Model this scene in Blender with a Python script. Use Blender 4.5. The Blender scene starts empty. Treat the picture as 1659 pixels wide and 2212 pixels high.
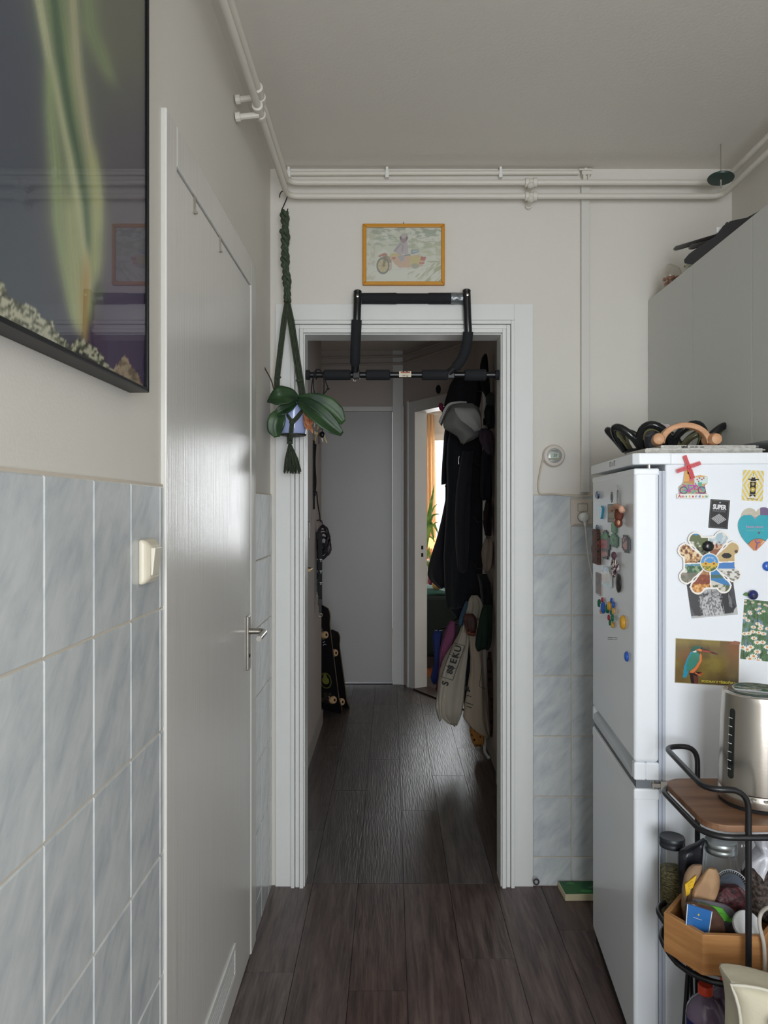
import bpy, math, random
import numpy as np
from mathutils import Vector, Matrix
random.seed(7)
S = bpy.context.scene
COL = S.collection
PI = math.pi

# ---------------------------------------------------------------- camera
EYE = Vector((0.0, 0.0, 1.45))
FPX, VX, VY = 1600.0, 845.0, 1100.0          # focal length and vanishing point in pixels of the 1659 x 2212 frame
cd = bpy.data.cameras.new('camera')
cam = bpy.data.objects.new('camera', cd)
COL.objects.link(cam)
cam.location = EYE
cam.rotation_euler = (PI / 2, 0, 0)
cd.sensor_fit = 'AUTO'
cd.sensor_width = 36.0
cd.lens = FPX / 2212 * 36.0
cd.shift_x = -(VX - 829.5) / 2212
cd.shift_y = (VY - 1106) / 2212 * 1.0
cd.clip_start = 0.02
S.camera = cam

# ---------------------------------------------------------------- world, lights, exposure
S.view_settings.view_transform = 'Standard'
S.view_settings.look = 'None'
S.view_settings.gamma = 1.0
S.view_settings.use_curve_mapping = False
S.view_settings.exposure = 0.0
S.cycles.use_denoising = True
S.cycles.max_bounces = 10
S.cycles.diffuse_bounces = 6
S.cycles.transparent_max_bounces = 16
S.cycles.sample_clamp_indirect = 8.0

wd = bpy.data.worlds.new('overcast_sky')
S.world = wd
wd.use_nodes = True
wd.node_tree.nodes['Background'].inputs[0].default_value = (0.86, 0.93, 1.0, 1)
wd.node_tree.nodes['Background'].inputs[1].default_value = 1.6


def area(name, loc, rot, sx, sy, power, col):
    l = bpy.data.lights.new(name, 'AREA')
    l.shape = 'RECTANGLE'
    l.size, l.size_y, l.energy, l.color = sx, sy, power, col
    o = bpy.data.objects.new(name, l)
    COL.objects.link(o)
    o.location, o.rotation_euler = loc, rot
    return o


# daylight standing in the kitchen window behind the camera, and in the bedroom window at the far end
area('kitchen_daylight', (0.52, -2.05, 1.42), (PI / 2 - 0.15, 0, 0), 1.35, 1.85, 100.0, (0.91, 0.955, 1.0))
area('bedroom_daylight', (1.42, 9.14, 1.62), (-PI / 2, 0, 0), 2.05, 1.4, 76.0, (0.95, 0.98, 1.0))

# ---------------------------------------------------------------- helpers


def lin(h):
    """'#rrggbb' or an rgb triple in 0..1 (sRGB) -> linear rgba"""
    if isinstance(h, str):
        h = h.lstrip('#')
        h = [int(h[i:i + 2], 16) / 255 for i in (0, 2, 4)]
    return tuple(c / 12.92 if c <= 0.04045 else ((c + 0.055) / 1.055) ** 2.4 for c in h[:3]) + (1.0,)


def P(px, py, Y):
    """the point at depth Y seen at this pixel of the photograph"""
    return Vector(((px - VX) / FPX * Y, Y, EYE.z - (py - VY) / FPX * Y))


def hit(px, py, p0, n):
    """where the sight line of this pixel meets the plane through p0 with normal n"""
    d = Vector(((px - VX) / FPX, 1.0, -(py - VY) / FPX))
    return EYE + d * ((Vector(p0) - EYE).dot(n) / d.dot(n))


ORG = {}


class MB:
    """collects shapes into one mesh"""

    def __init__(self, T=None):
        self.v, self.f, self.m, self.T, self.mi = [], [], [], T, 0

    def add(self, vs, fs):
        b = len(self.v)
        for p in vs:
            p = Vector(p)
            self.v.append(self.T @ p if self.T is not None else p)
        for f in fs:
            self.f.append([b + i for i in f])
            self.m.append(self.mi)
        return self

    def box(self, x0, x1, y0, y1, z0, z1):
        return self.add([(x0, y0, z0), (x1, y0, z0), (x1, y1, z0), (x0, y1, z0), (x0, y0, z1), (x1, y0, z1), (x1, y1, z1), (x0, y1, z1)],
                        [(0, 3, 2, 1), (4, 5, 6, 7), (0, 1, 5, 4), (1, 2, 6, 5), (2, 3, 7, 6), (3, 0, 4, 7)])

    def tube(self, pts, r, n=8, caps=True):
        pts = [Vector(p) for p in pts]
        k = len(pts)
        rs = r if isinstance(r, (list, tuple)) else [r] * k
        tg = []
        for i in range(k):
            t = (pts[min(i + 1, k - 1)] - pts[max(i - 1, 0)])
            tg.append(t.normalized() if t.length > 1e-9 else Vector((0, 0, 1)))
        u = tg[0].orthogonal().normalized()
        vs, fs = [], []
        for i in range(k):
            u = (u - tg[i] * u.dot(tg[i]))
            u = u.normalized() if u.length > 1e-6 else tg[i].orthogonal().normalized()
            w = tg[i].cross(u)
            for j in range(n):
                a = 2 * PI * j / n
                vs.append(pts[i] + (u * math.cos(a) + w * math.sin(a)) * rs[i])
        for i in range(k - 1):
            for j in range(n):
                a, b = i * n + j, i * n + (j + 1) % n
                fs.append((a, b, b + n, a + n))
        if caps:
            fs.append(tuple(range(n))[::-1])
            fs.append(tuple((k - 1) * n + j for j in range(n)))
        return self.add(vs, fs)

    def lathe(self, prof, c=(0, 0, 0), ax=(0, 0, 1), n=24, sq=None):
        """profile [(r, h)] turned about the axis ax through c"""
        c, ax = Vector(c), Vector(ax).normalized()
        u = ax.orthogonal().normalized()
        w = ax.cross(u)
        vs, fs = [], []
        for r, h in prof:
            for j in range(n):
                a = 2 * PI * j / n
                vs.append(c + ax * h + (u * math.cos(a) + w * math.sin(a)) * r)
        for i in range(len(prof) - 1):
            for j in range(n):
                a, b = i * n + j, i * n + (j + 1) % n
                fs.append((a, b, b + n, a + n))
        fs.append(tuple(range(n))[::-1])
        fs.append(tuple((len(prof) - 1) * n + j for j in range(n)))
        return self.add(vs, fs)

    def ball(self, c, rx, ry=None, rz=None, n=14, m=9, R=None):
        ry, rz = ry or rx, rz or rx
        c = Vector(c)
        vs, fs = [], []
        for i in range(m + 1):
            t = PI * i / m
            for j in range(n):
                a = 2 * PI * j / n
                p = Vector((rx * math.sin(t) * math.cos(a), ry * math.sin(t) * math.sin(a), rz * math.cos(t)))
                vs.append(c + (R @ p if R is not None else p))
        for i in range(m):
            for j in range(n):
                a, b = i * n + j, i * n + (j + 1) % n
                fs.append((a, a + n, b + n, b))
        return self.add(vs, fs)

    def prism(self, poly, o, ax, ay, depth):
        """polygon [(a, b)] in the plane o + a*ax + b*ay, given a thickness along ax x ay (negative goes the other way)"""
        o, ax, ay = Vector(o), Vector(ax), Vector(ay)
        nz = ax.normalized().cross(ay.normalized()) * depth
        k = len(poly)
        vs = [o + ax * a + ay * b for a, b in poly] + [o + ax * a + ay * b + nz for a, b in poly]
        fs = [tuple(range(k))[::-1], tuple(range(k, 2 * k))]
        for i in range(k):
            j = (i + 1) % k
            fs.append((i, j, j + k, i + k))
        return self.add(vs, fs)

    def loft(self, rings, caps=True):
        n = len(rings[0])
        vs = [p for r in rings for p in r]
        fs = []
        for i in range(len(rings) - 1):
            for j in range(n):
                a, b = i * n + j, i * n + (j + 1) % n
                fs.append((a, b, b + n, a + n))
        if caps:
            fs.append(tuple(range(n))[::-1])
            fs.append(tuple((len(rings) - 1) * n + j for j in range(n)))
        return self.add(vs, fs)

    def build(self, name, mat, parent=None, smooth=False, bevel=0.0, at=None, sub=0, seg=2):
        """link the collected shapes as ONE mesh object"""
        org = Vector((0, 0, 0))
        if parent is not None:
            org = ORG[parent.name]
        elif at is not None:
            org = Vector(at)
        me = bpy.data.meshes.new(name)
        me.from_pydata([tuple(p - org) for p in self.v], [], self.f)
        mats = mat if isinstance(mat, (list, tuple)) else [mat]
        for m in mats:
            me.materials.append(m)
        if len(mats) > 1:
            me.polygons.foreach_set('material_index', self.m)
        if smooth:
            me.polygons.foreach_set('use_smooth', [True] * len(me.polygons))
            me.update()
            if smooth is not True:
                me.set_sharp_from_angle(angle=math.radians(smooth))
        me.update()
        o = bpy.data.objects.new(name, me)
        COL.objects.link(o)
        if parent is not None:
            o.parent = parent
        else:
            o.location = org
        ORG[o.name] = org
        if bevel:
            b = o.modifiers.new('edge', 'BEVEL')
            b.width, b.segments, b.limit_method, b.angle_limit = bevel, seg, 'ANGLE', math.radians(35)
        if sub:
            s = o.modifiers.new('round', 'SUBSURF')
            s.levels = s.render_levels = sub
        return o


def tag(o, label=None, cat=None, group=None, kind=None):
    for k, v in (('label', label), ('category', cat), ('group', group), ('kind', kind)):
        if v:
            o[k] = v
    return o


def thing(name, loc, label, cat, group=None, kind=None):
    o = bpy.data.objects.new(name, None)
    o.empty_display_size = 0.05
    COL.objects.link(o)
    o.location = loc
    ORG[o.name] = Vector(loc)
    return tag(o, label, cat, group, kind)


def frame(o, ax, ay):
    """4x4 matrix with axes ax, ay and their normal, at o"""
    ax, ay = Vector(ax).normalized(), Vector(ay).normalized()
    az = ax.cross(ay).normalized()
    ay = az.cross(ax)
    return Matrix(((ax.x, ay.x, az.x, o[0]), (ax.y, ay.y, az.y, o[1]), (ax.z, ay.z, az.z, o[2]), (0, 0, 0, 1)))


def text(body, size, o, ax, ay, mat, parent, name='lettering', align='CENTER', depth=0.0002, squeeze=1.0, bold=0.0):
    cu = bpy.data.curves.new(name, 'FONT')
    cu.body, cu.size, cu.align_x, cu.align_y = body, size, align, 'CENTER'
    cu.extrude = depth
    cu.offset = bold
    cu.resolution_u = 3
    tmp = bpy.data.objects.new('tmp', cu)
    COL.objects.link(tmp)
    dg = bpy.context.evaluated_depsgraph_get()
    me = bpy.data.meshes.new_from_object(tmp.evaluated_get(dg))
    bpy.data.objects.remove(tmp)
    bpy.data.curves.remove(cu)
    me.materials.clear()
    me.materials.append(mat)
    me.name = name
    ob = bpy.data.objects.new(name, me)
    COL.objects.link(ob)
    ob.parent = parent
    ob.matrix_local = frame(Vector(o) - ORG[parent.name], ax, ay) @ Matrix.Diagonal((squeeze, 1, 1, 1))
    return ob


def arc(c, r, a0, a1, n, ax=(1, 0, 0), ay=(0, 0, 1)):
    c, ax, ay = Vector(c), Vector(ax), Vector(ay)
    return [c + ax * (r * math.cos(a0 + (a1 - a0) * i / n)) + ay * (r * math.sin(a0 + (a1 - a0) * i / n)) for i in range(n + 1)]


def fillet(pts, r, n=5):
    """round the inner corners of a polyline"""
    pts = [Vector(p) for p in pts]
    out = [pts[0]]
    for i in range(1, len(pts) - 1):
        a, b, c = pts[i - 1], pts[i], pts[i + 1]
        d0, d1 = (a - b), (c - b)
        k = min(r, d0.length * .49, d1.length * .49)
        p, q = b + d0.normalized() * k, b + d1.normalized() * k
        for j in range(n + 1):
            t = j / n
            out.append(p * (1 - t) ** 2 + b * 2 * t * (1 - t) + q * t * t)
    out.append(pts[-1])
    return out


def spline(pts, n=6):
    """Catmull-Rom through points"""
    pts = [Vector(p) for p in pts]
    q = [pts[0] * 2 - pts[1]] + pts + [pts[-1] * 2 - pts[-2]]
    out = []
    for i in range(1, len(q) - 2):
        for j in range(n):
            t = j / n
            a, b, c, d = q[i - 1], q[i], q[i + 1], q[i + 2]
            out.append(0.5 * ((2 * b) + (c - a) * t + (2 * a - 5 * b + 4 * c - d) * t * t + (3 * b - a - 3 * c + d) * t ** 3))
    out.append(pts[-1])
    return out


# ---------------------------------------------------------------- materials


def newmat(name):
    m = bpy.data.materials.new(name)
    m.use_nodes = True
    nt = m.node_tree
    return m, nt, nt.nodes['Principled BSDF']


def paint(name, col, rough=0.5, metal=0.0, spot=0.0, spot_scale=8.0, bump=0.0, bump_scale=60.0, coat=0.0, trans=0.0, alpha=1.0, sheen=0.0, spec=None, stretch=None):
    """plain colour with a little procedural mottling and relief"""
    m, nt, b = newmat(name)
    c = lin(col)
    b.inputs['Base Color'].default_value = c
    b.inputs['Roughness'].default_value = rough
    b.inputs['Metallic'].default_value = metal
    b.inputs['Coat Weight'].default_value = coat
    b.inputs['Transmission Weight'].default_value = trans
    b.inputs['Alpha'].default_value = alpha
    b.inputs['Sheen Weight'].default_value = sheen
    if spec is not None:
        b.inputs['Specular IOR Level'].default_value = spec
    tc = nt.nodes.new('ShaderNodeTexCoord')
    mp = nt.nodes.new('ShaderNodeMapping')
    nt.links.new(tc.outputs['Object'], mp.inputs[0])
    if stretch:
        mp.inputs['Scale'].default_value = stretch
    if spot:
        nz = nt.nodes.new('ShaderNodeTexNoise')
        nz.inputs['Scale'].default_value = spot_scale
        nz.inputs['Detail'].default_value = 5
        nt.links.new(mp.outputs[0], nz.inputs['Vector'])
        mx = nt.nodes.new('ShaderNodeMix')
        mx.data_type = 'RGBA'
        mx.inputs['A'].default_value = tuple(x * (1 - spot) for x in c[:3]) + (1,)
        mx.inputs['B'].default_value = tuple(min(1, x * (1 + spot)) for x in c[:3]) + (1,)
        nt.links.new(nz.outputs['Fac'], mx.inputs['Factor'])
        nt.links.new(mx.outputs['Result'], b.inputs['Base Color'])
    if bump:
        n2 = nt.nodes.new('ShaderNodeTexNoise')
        n2.inputs['Scale'].default_value = bump_scale
        n2.inputs['Detail'].default_value = 4
        nt.links.new(mp.outputs[0], n2.inputs['Vector'])
        bp = nt.nodes.new('ShaderNodeBump')
        bp.inputs['Strength'].default_value = bump
        bp.inputs['Distance'].default_value = 0.004
        nt.links.new(n2.outputs['Fac'], bp.inputs['Height'])
        nt.links.new(bp.outputs[0], b.inputs['Normal'])
    return m


def two_tone(name, a, b_, scale, rough=0.6, stretch=(1, 1, 1), detail=4, lo=0.4, hi=0.6, per_object=False, bump=0.0, vor=False):
    """two colours through stretched noise (or cells)"""
    m, nt, b = newmat(name)
    b.inputs['Roughness'].default_value = rough
    tc = nt.nodes.new('ShaderNodeTexCoord')
    mp = nt.nodes.new('ShaderNodeMapping')
    mp.inputs['Scale'].default_value = stretch
    nt.links.new(tc.outputs['Object'], mp.inputs[0])
    if per_object:
        oi = nt.nodes.new('ShaderNodeObjectInfo')
        mu = nt.nodes.new('ShaderNodeMath')
        mu.operation = 'MULTIPLY'
        mu.inputs[1].default_value = 37.0
        nt.links.new(oi.outputs['Random'], mu.inputs[0])
        nt.links.new(mu.outputs[0], mp.inputs['Location'])
    if vor:
        nz = nt.nodes.new('ShaderNodeTexVoronoi')
        nz.inputs['Scale'].default_value = scale
        out = nz.outputs['Distance']
    else:
        nz = nt.nodes.new('ShaderNodeTexNoise')
        nz.inputs['Scale'].default_value = scale
        nz.inputs['Detail'].default_value = detail
        out = nz.outputs['Fac']
    nt.links.new(mp.outputs[0], nz.inputs['Vector'])
    r = nt.nodes.new('ShaderNodeValToRGB')
    r.color_ramp.elements[0].position, r.color_ramp.elements[1].position = lo, hi
    r.color_ramp.elements[0].color, r.color_ramp.elements[1].color = lin(a), lin(b_)
    nt.links.new(out, r.inputs[0])
    nt.links.new(r.outputs[0], b.inputs['Base Color'])
    if bump:
        bp = nt.nodes.new('ShaderNodeBump')
        bp.inputs['Strength'].default_value = bump
        bp.inputs['Distance'].default_value = 0.003
        nt.links.new(out, bp.inputs['Height'])
        nt.links.new(bp.outputs[0], b.inputs['Normal'])
    return m


def tile_mat(name, k=1.0):
    """pale blue-grey marbled glaze; every tile gets its own piece of the pattern"""
    m, nt, b = newmat(name)
    b.inputs['Roughness'].default_value = 0.17
    tc = nt.nodes.new('ShaderNodeTexCoord')
    oi = nt.nodes.new('ShaderNodeObjectInfo')
    ml = nt.nodes.new('ShaderNodeVectorMath')
    ml.operation = 'SCALE'
    cm = nt.nodes.new('ShaderNodeCombineXYZ')
    for i, f in enumerate((41.0, 67.0, 23.0)):
        mu = nt.nodes.new('ShaderNodeMath')
        mu.operation = 'MULTIPLY'
        mu.inputs[1].default_value = f
        nt.links.new(oi.outputs['Random'], mu.inputs[0])
        nt.links.new(mu.outputs[0], cm.inputs[i])
    mp = nt.nodes.new('ShaderNodeMapping')
    mp.vector_type = 'TEXTURE'
    mp.inputs['Rotation'].default_value = (0, 0, math.radians(-38))
    mp.inputs['Scale'].default_value = (0.22, 0.62, 1.0)
    nt.links.new(tc.outputs['Object'], mp.inputs[0])
    ad = nt.nodes.new('ShaderNodeVectorMath')
    nt.links.new(mp.outputs[0], ad.inputs[0])
    nt.links.new(cm.outputs[0], ad.inputs[1])
    nz = nt.nodes.new('ShaderNodeTexNoise')
    nz.inputs['Scale'].default_value = 5.0
    nz.inputs['Detail'].default_value = 8
    nz.inputs['Roughness'].default_value = 0.62
    nz.inputs['Distortion'].default_value = 0.35
    nt.links.new(ad.outputs[0], nz.inputs['Vector'])
    r = nt.nodes.new('ShaderNodeValToRGB')
    e = r.color_ramp.elements
    e[0].position, e[0].color = 0.30, lin('#b4bac0')
    e[1].position, e[1].color = 0.62, lin('#d2d6d6')
    x = e.new(0.46)
    x.color = lin('#c6cbcd')
    nt.links.new(nz.outputs['Fac'], r.inputs[0])
    nt.links.new(r.outputs[0], b.inputs['Base Color'])
    return m


def plank_mat(name, a, b_, c_, rough=0.38, bump=0.35):
    """dark wood-look vinyl: grain along Y, every plank its own tint"""
    m, nt, b = newmat(name)
    tc = nt.nodes.new('ShaderNodeTexCoord')
    oi = nt.nodes.new('ShaderNodeObjectInfo')
    mp = nt.nodes.new('ShaderNodeMapping')
    mp.inputs['Scale'].default_value = (16, 1.3, 1)
    nt.links.new(tc.outputs['Object'], mp.inputs[0])
    mu = nt.nodes.new('ShaderNodeMath')
    mu.operation = 'MULTIPLY'
    mu.inputs[1].default_value = 53.0
    nt.links.new(oi.outputs['Random'], mu.inputs[0])
    nt.links.new(mu.outputs[0], mp.inputs['Location'])
    nz = nt.nodes.new('ShaderNodeTexNoise')
    nz.inputs['Scale'].default_value = 3.0
    nz.inputs['Detail'].default_value = 9
    nz.inputs['Roughness'].default_value = 0.65
    nz.inputs['Distortion'].default_value = 0.6
    nt.links.new(mp.outputs[0], nz.inputs['Vector'])
    r = nt.nodes.new('ShaderNodeValToRGB')
    e = r.color_ramp.elements
    e[0].position, e[0].color = 0.32, lin(a)
    e[1].position, e[1].color = 0.72, lin(c_)
    x = e.new(0.5)
    x.color = lin(b_)
    nt.links.new(nz.outputs['Fac'], r.inputs[0])
    hs = nt.nodes.new('ShaderNodeHueSaturation')
    mr = nt.nodes.new('ShaderNodeMapRange')
    mr.inputs['To Min'].default_value, mr.inputs['To Max'].default_value = 0.76, 1.22
    nt.links.new(oi.outputs['Random'], mr.inputs[0])
    nt.links.new(mr.outputs[0], hs.inputs['Value'])
    mr2 = nt.nodes.new('ShaderNodeMapRange')
    mr2.inputs['To Min'].default_value, mr2.inputs['To Max'].default_value = 1.25, 0.6
    nt.links.new(oi.outputs['Random'], mr2.inputs[0])
    nt.links.new(mr2.outputs[0], hs.inputs['Saturation'])
    nt.links.new(r.outputs[0], hs.inputs['Color'])
    nt.links.new(hs.outputs[0], b.inputs['Base Color'])
    n2 = nt.nodes.new('ShaderNodeTexNoise')
    n2.inputs['Scale'].default_value = 9.0
    n2.inputs['Detail'].default_value = 6
    mp2 = nt.nodes.new('ShaderNodeMapping')
    mp2.inputs['Scale'].default_value = (15, 1.3, 1)
    nt.links.new(tc.outputs['Object'], mp2.inputs[0])
    nt.links.new(mp2.outputs[0], n2.inputs['Vector'])
    bp = nt.nodes.new('ShaderNodeBump')
    bp.inputs['Strength'].default_value = bump
    bp.inputs['Distance'].default_value = 0.0035
    nt.links.new(n2.outputs['Fac'], bp.inputs['Height'])
    nt.links.new(bp.outputs[0], b.inputs['Normal'])
    mr3 = nt.nodes.new('ShaderNodeMapRange')
    mr3.inputs['To Min'].default_value, mr3.inputs['To Max'].default_value = rough - 0.08, rough + 0.1
    nt.links.new(n2.outputs['Fac'], mr3.inputs[0])
    nt.links.new(mr3.outputs[0], b.inputs['Roughness'])
    return m


def print_mat(name, rough=0.4, coat=0.0):
    """flat print: the colours are stored on the mesh that carries them"""
    m, nt, b = newmat(name)
    at = nt.nodes.new('ShaderNodeVertexColor')
    at.layer_name = 'ink'
    nt.links.new(at.outputs[0], b.inputs['Base Color'])
    b.inputs['Roughness'].default_value = rough
    b.inputs['Coat Weight'].default_value = coat
    return m


def pane_mat(name, tint=(1, 1, 1), rough=0.01, ior=1.5, boost=1.0):
    """thin clear sheet: looks through, mirrors at its Fresnel share"""
    m, nt, b = newmat(name)
    nt.nodes.remove(b)
    tr = nt.nodes.new('ShaderNodeBsdfTransparent')
    tr.inputs[0].default_value = tuple(tint) + (1,)
    gl = nt.nodes.new('ShaderNodeBsdfGlossy')
    gl.inputs['Roughness'].default_value = rough
    lw = nt.nodes.new('ShaderNodeLayerWeight')
    lw.inputs[0].default_value = 0.5
    pw = nt.nodes.new('ShaderNodeMath')
    pw.operation = 'POWER'
    pw.inputs[1].default_value = 5.0
    nt.links.new(lw.outputs['Facing'], pw.inputs[0])
    mu = nt.nodes.new('ShaderNodeMath')
    mu.operation = 'MULTIPLY_ADD'
    mu.use_clamp = True
    mu.inputs[1].default_value = 0.95
    mu.inputs[2].default_value = 0.045 * boost
    nt.links.new(pw.outputs[0], mu.inputs[0])
    mx = nt.nodes.new('ShaderNodeMixShader')
    nt.links.new(mu.outputs[0], mx.inputs[0])
    nt.links.new(tr.outputs[0], mx.inputs[1])
    nt.links.new(gl.outputs[0], mx.inputs[2])
    nt.links.new(mx.outputs[0], nt.nodes['Material Output'].inputs[0])
    return m


# ---------------------------------------------------------------- drawing: colours on a fine mesh


def vnoise(x, y, s=1.0, seed=0, oct=4):
    out, amp, tot = 0.0, 1.0, 0.0
    for o in range(oct):
        rs = np.random.RandomState(seed * 17 + o)
        g = rs.rand(64, 64)
        xs, ys = x * s * 2 ** o, y * s * 2 ** o
        i, j = np.floor(xs).astype(int), np.floor(ys).astype(int)
        fx, fy = xs - i, ys - j
        fx, fy = fx * fx * (3 - 2 * fx), fy * fy * (3 - 2 * fy)
        a = g[j % 64, i % 64] * (1 - fx) + g[j % 64, (i + 1) % 64] * fx
        b = g[(j + 1) % 64, i % 64] * (1 - fx) + g[(j + 1) % 64, (i + 1) % 64] * fx
        out = out + amp * (a * (1 - fy) + b * fy)
        tot += amp
        amp *= 0.5
    return out / tot


def rgb(h):
    h = h.lstrip('#')
    return np.array([int(h[i:i + 2], 16) / 255 for i in (0, 2, 4)])


class Art:
    """a picture w x h cells; x runs 0..asp, y runs 0..1 upwards"""

    def __init__(self, w, h, bg='#ffffff', asp=None):
        self.w, self.h = w, h
        self.asp = asp if asp else w / h
        self.x, self.y = np.meshgrid(np.linspace(0, self.asp, w + 1), np.linspace(0, 1, h + 1))
        self.c = np.ones((h + 1, w + 1, 3)) * rgb(bg)
        self.mask = np.ones((h, w), bool)
        self.px = 1.0 / h

    def lay(self, a, col):
        a = np.clip(a, 0, 1)[..., None]
        col = rgb(col) if isinstance(col, str) else col
        self.c = self.c * (1 - a) + col * a
        return self

    def ell(self, cx, cy, rx, ry, col, rot=0, soft=1.0, op=1.0, ring=None):
        ca, sa = math.cos(rot), math.sin(rot)
        dx, dy = self.x - cx, self.y - cy
        u, v = (dx * ca + dy * sa) / rx, (-dx * sa + dy * ca) / ry
        d = np.sqrt(u * u + v * v)
        k = min(rx, ry) / (self.px * soft)
        a = np.clip((1 - d) * k + .5, 0, 1)
        if ring:
            a = a * np.clip((d - (1 - ring)) * k + .5, 0, 1)
        return self.lay(a * op, col)

    def inside(self, pts):
        r = np.zeros(self.x.shape, bool)
        n = len(pts)
        for i in range(n):
            (x0, y0), (x1, y1) = pts[i], pts[(i + 1) % n]
            if y0 == y1:
                continue
            c = ((y0 > self.y) != (y1 > self.y)) & (self.x < (x1 - x0) * (self.y - y0) / (y1 - y0) + x0)
            r ^= c
        return r

    def poly(self, pts, col, op=1.0):
        return self.lay(self.inside(pts) * op, col)

    def line(self, pts, wd, col, op=1.0, soft=1.0):
        d = np.full(self.x.shape, 9.0)
        for (x0, y0), (x1, y1) in zip(pts, pts[1:]):
            L = max((x1 - x0) ** 2 + (y1 - y0) ** 2, 1e-9)
            t = np.clip(((self.x - x0) * (x1 - x0) + (self.y - y0) * (y1 - y0)) / L, 0, 1)
            d = np.minimum(d, np.hypot(self.x - x0 - t * (x1 - x0), self.y - y0 - t * (y1 - y0)))
        return self.lay(np.clip((wd / 2 - d) / (self.px * soft) + .5, 0, 1) * op, col)

    def cut(self, inside_mask):
        m = inside_mask
        q = (m[:-1, :-1].astype(int) + m[1:, :-1] + m[:-1, 1:] + m[1:, 1:]) >= 2
        self.mask = q
        return self

    def build(self, name, o, ax, ay, th, mat, parent=None, edge='#e8e8e4', at=None):
        """slab whose face carries the picture; o lower left corner, ax and ay the full width and height; th its thickness behind the face"""
        o, ax, ay = Vector(o), Vector(ax), Vector(ay)
        nz = ax.cross(ay).normalized()
        org = ORG[parent.name] if parent is not None else Vector(at if at is not None else o)
        W, H = self.w, self.h
        base = np.array(o - org)
        A, B = np.array(ax), np.array(ay)
        gx, gy = self.x / self.asp, self.y
        V = base + gx[..., None] * A + gy[..., None] * B
        V = V.reshape(-1, 3)
        C = self.c.reshape(-1, 3)
        jj, ii = np.nonzero(self.mask)
        i0 = jj * (W + 1) + ii
        F = np.stack([i0, i0 + 1, i0 + W + 2, i0 + W + 1], 1)
        used = np.unique(F)
        remap = -np.ones(len(V), int)
        remap[used] = np.arange(len(used))
        F = remap[F]
        V, C = V[used], C[used]
        pad = np.pad(self.mask, 1)
        E = []
        for dj, di, a, b in ((-1, 0, 0, 1), (0, 1, 1, W + 2), (1, 0, W + 2, W + 1), (0, -1, W + 1, 0)):
            nb = pad[1 + dj:1 + dj + H, 1 + di:1 + di + W]
            j2, i2 = np.nonzero(self.mask & ~nb)
            k = j2 * (W + 1) + i2
            E.append(np.stack([k + a, k + b], 1))
        E = remap[np.concatenate(E)]
        ev = np.unique(E)
        m2 = -np.ones(len(V), int)
        m2[ev] = np.arange(len(ev))
        top = V[ev]
        bot = top - np.array(nz) * th
        n0 = len(V)
        V = np.concatenate([V, top, bot])
        ec = np.ones((2 * len(ev), 3)) * rgb(edge)
        C = np.concatenate([C, ec])
        k = m2[E]
        SF = np.stack([n0 + k[:, 1], n0 + k[:, 0], n0 + len(ev) + k[:, 0], n0 + len(ev) + k[:, 1]], 1)
        me = bpy.data.meshes.new(name)
        me.from_pydata(V.tolist(), [], F.tolist() + SF.tolist())
        ca = me.color_attributes.new('ink', 'FLOAT_COLOR', 'POINT')
        lc = np.where(C <= 0.04045, C / 12.92, ((np.clip(C, 0, 1) + 0.055) / 1.055) ** 2.4)
        ca.data.foreach_set('color', np.concatenate([lc, np.ones((len(lc), 1))], 1).astype(np.float32).ravel())
        me.materials.append(mat)
        ob = bpy.data.objects.new(name, me)
        COL.objects.link(ob)
        if parent is not None:
            ob.parent = parent
        else:
            ob.location = org
        ORG[ob.name] = org
        return ob


def rings_px(rows, Y, th, n=26, folds=5, amp=0.012, seed=0, step=9, power=0.75, lean=0.0, taper=True):
    """closed cross sections for something soft that hangs: rows of (pixel y, left x, right x) at depth Y, th deep, with folds"""
    rnd = random.Random(seed)
    ph = [rnd.uniform(0, 6.28) for _ in range(6)]
    ys = [r[0] for r in rows]
    out = []
    k = max(4, int((ys[-1] - ys[0]) / step))
    for i in range(k + 1):
        t = i / k
        y = ys[0] + (ys[-1] - ys[0]) * t
        l = float(np.interp(y, ys, [r[1] for r in rows]))
        r = float(np.interp(y, ys, [r[2] for r in rows]))
        tt = th * (min(1.0, 0.35 + 4 * t, 0.35 + 5 * (1 - t)) if taper else 1.0)
        Yc = Y + lean * (t - .5)
        ring = []
        for j in range(n):
            a = 2 * PI * j / n
            ca, sa = math.cos(a), math.sin(a)
            ux = math.copysign(abs(ca) ** power, ca)
            uy = math.copysign(abs(sa) ** power, sa)
            f = amp * (math.sin(folds * ux * 1.6 + ph[0] + 1.3 * math.sin(t * 4 + ph[1])) + .6 * math.sin(folds * 2.3 * ux + ph[2] + 2 * t)) * (0.4 + 0.6 * min(1, t * 2))
            px = (l + r) / 2 + (r - l) / 2 * ux
            p = P(px, y + 2.5 * math.sin(ux * 3 + ph[3]) * (t if i == k else 0), Yc)
            p.y += tt / 2 * uy + f * (1 if uy < 0 else .4)
            ring.append(p)
        out.append(ring)
    return out

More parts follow.
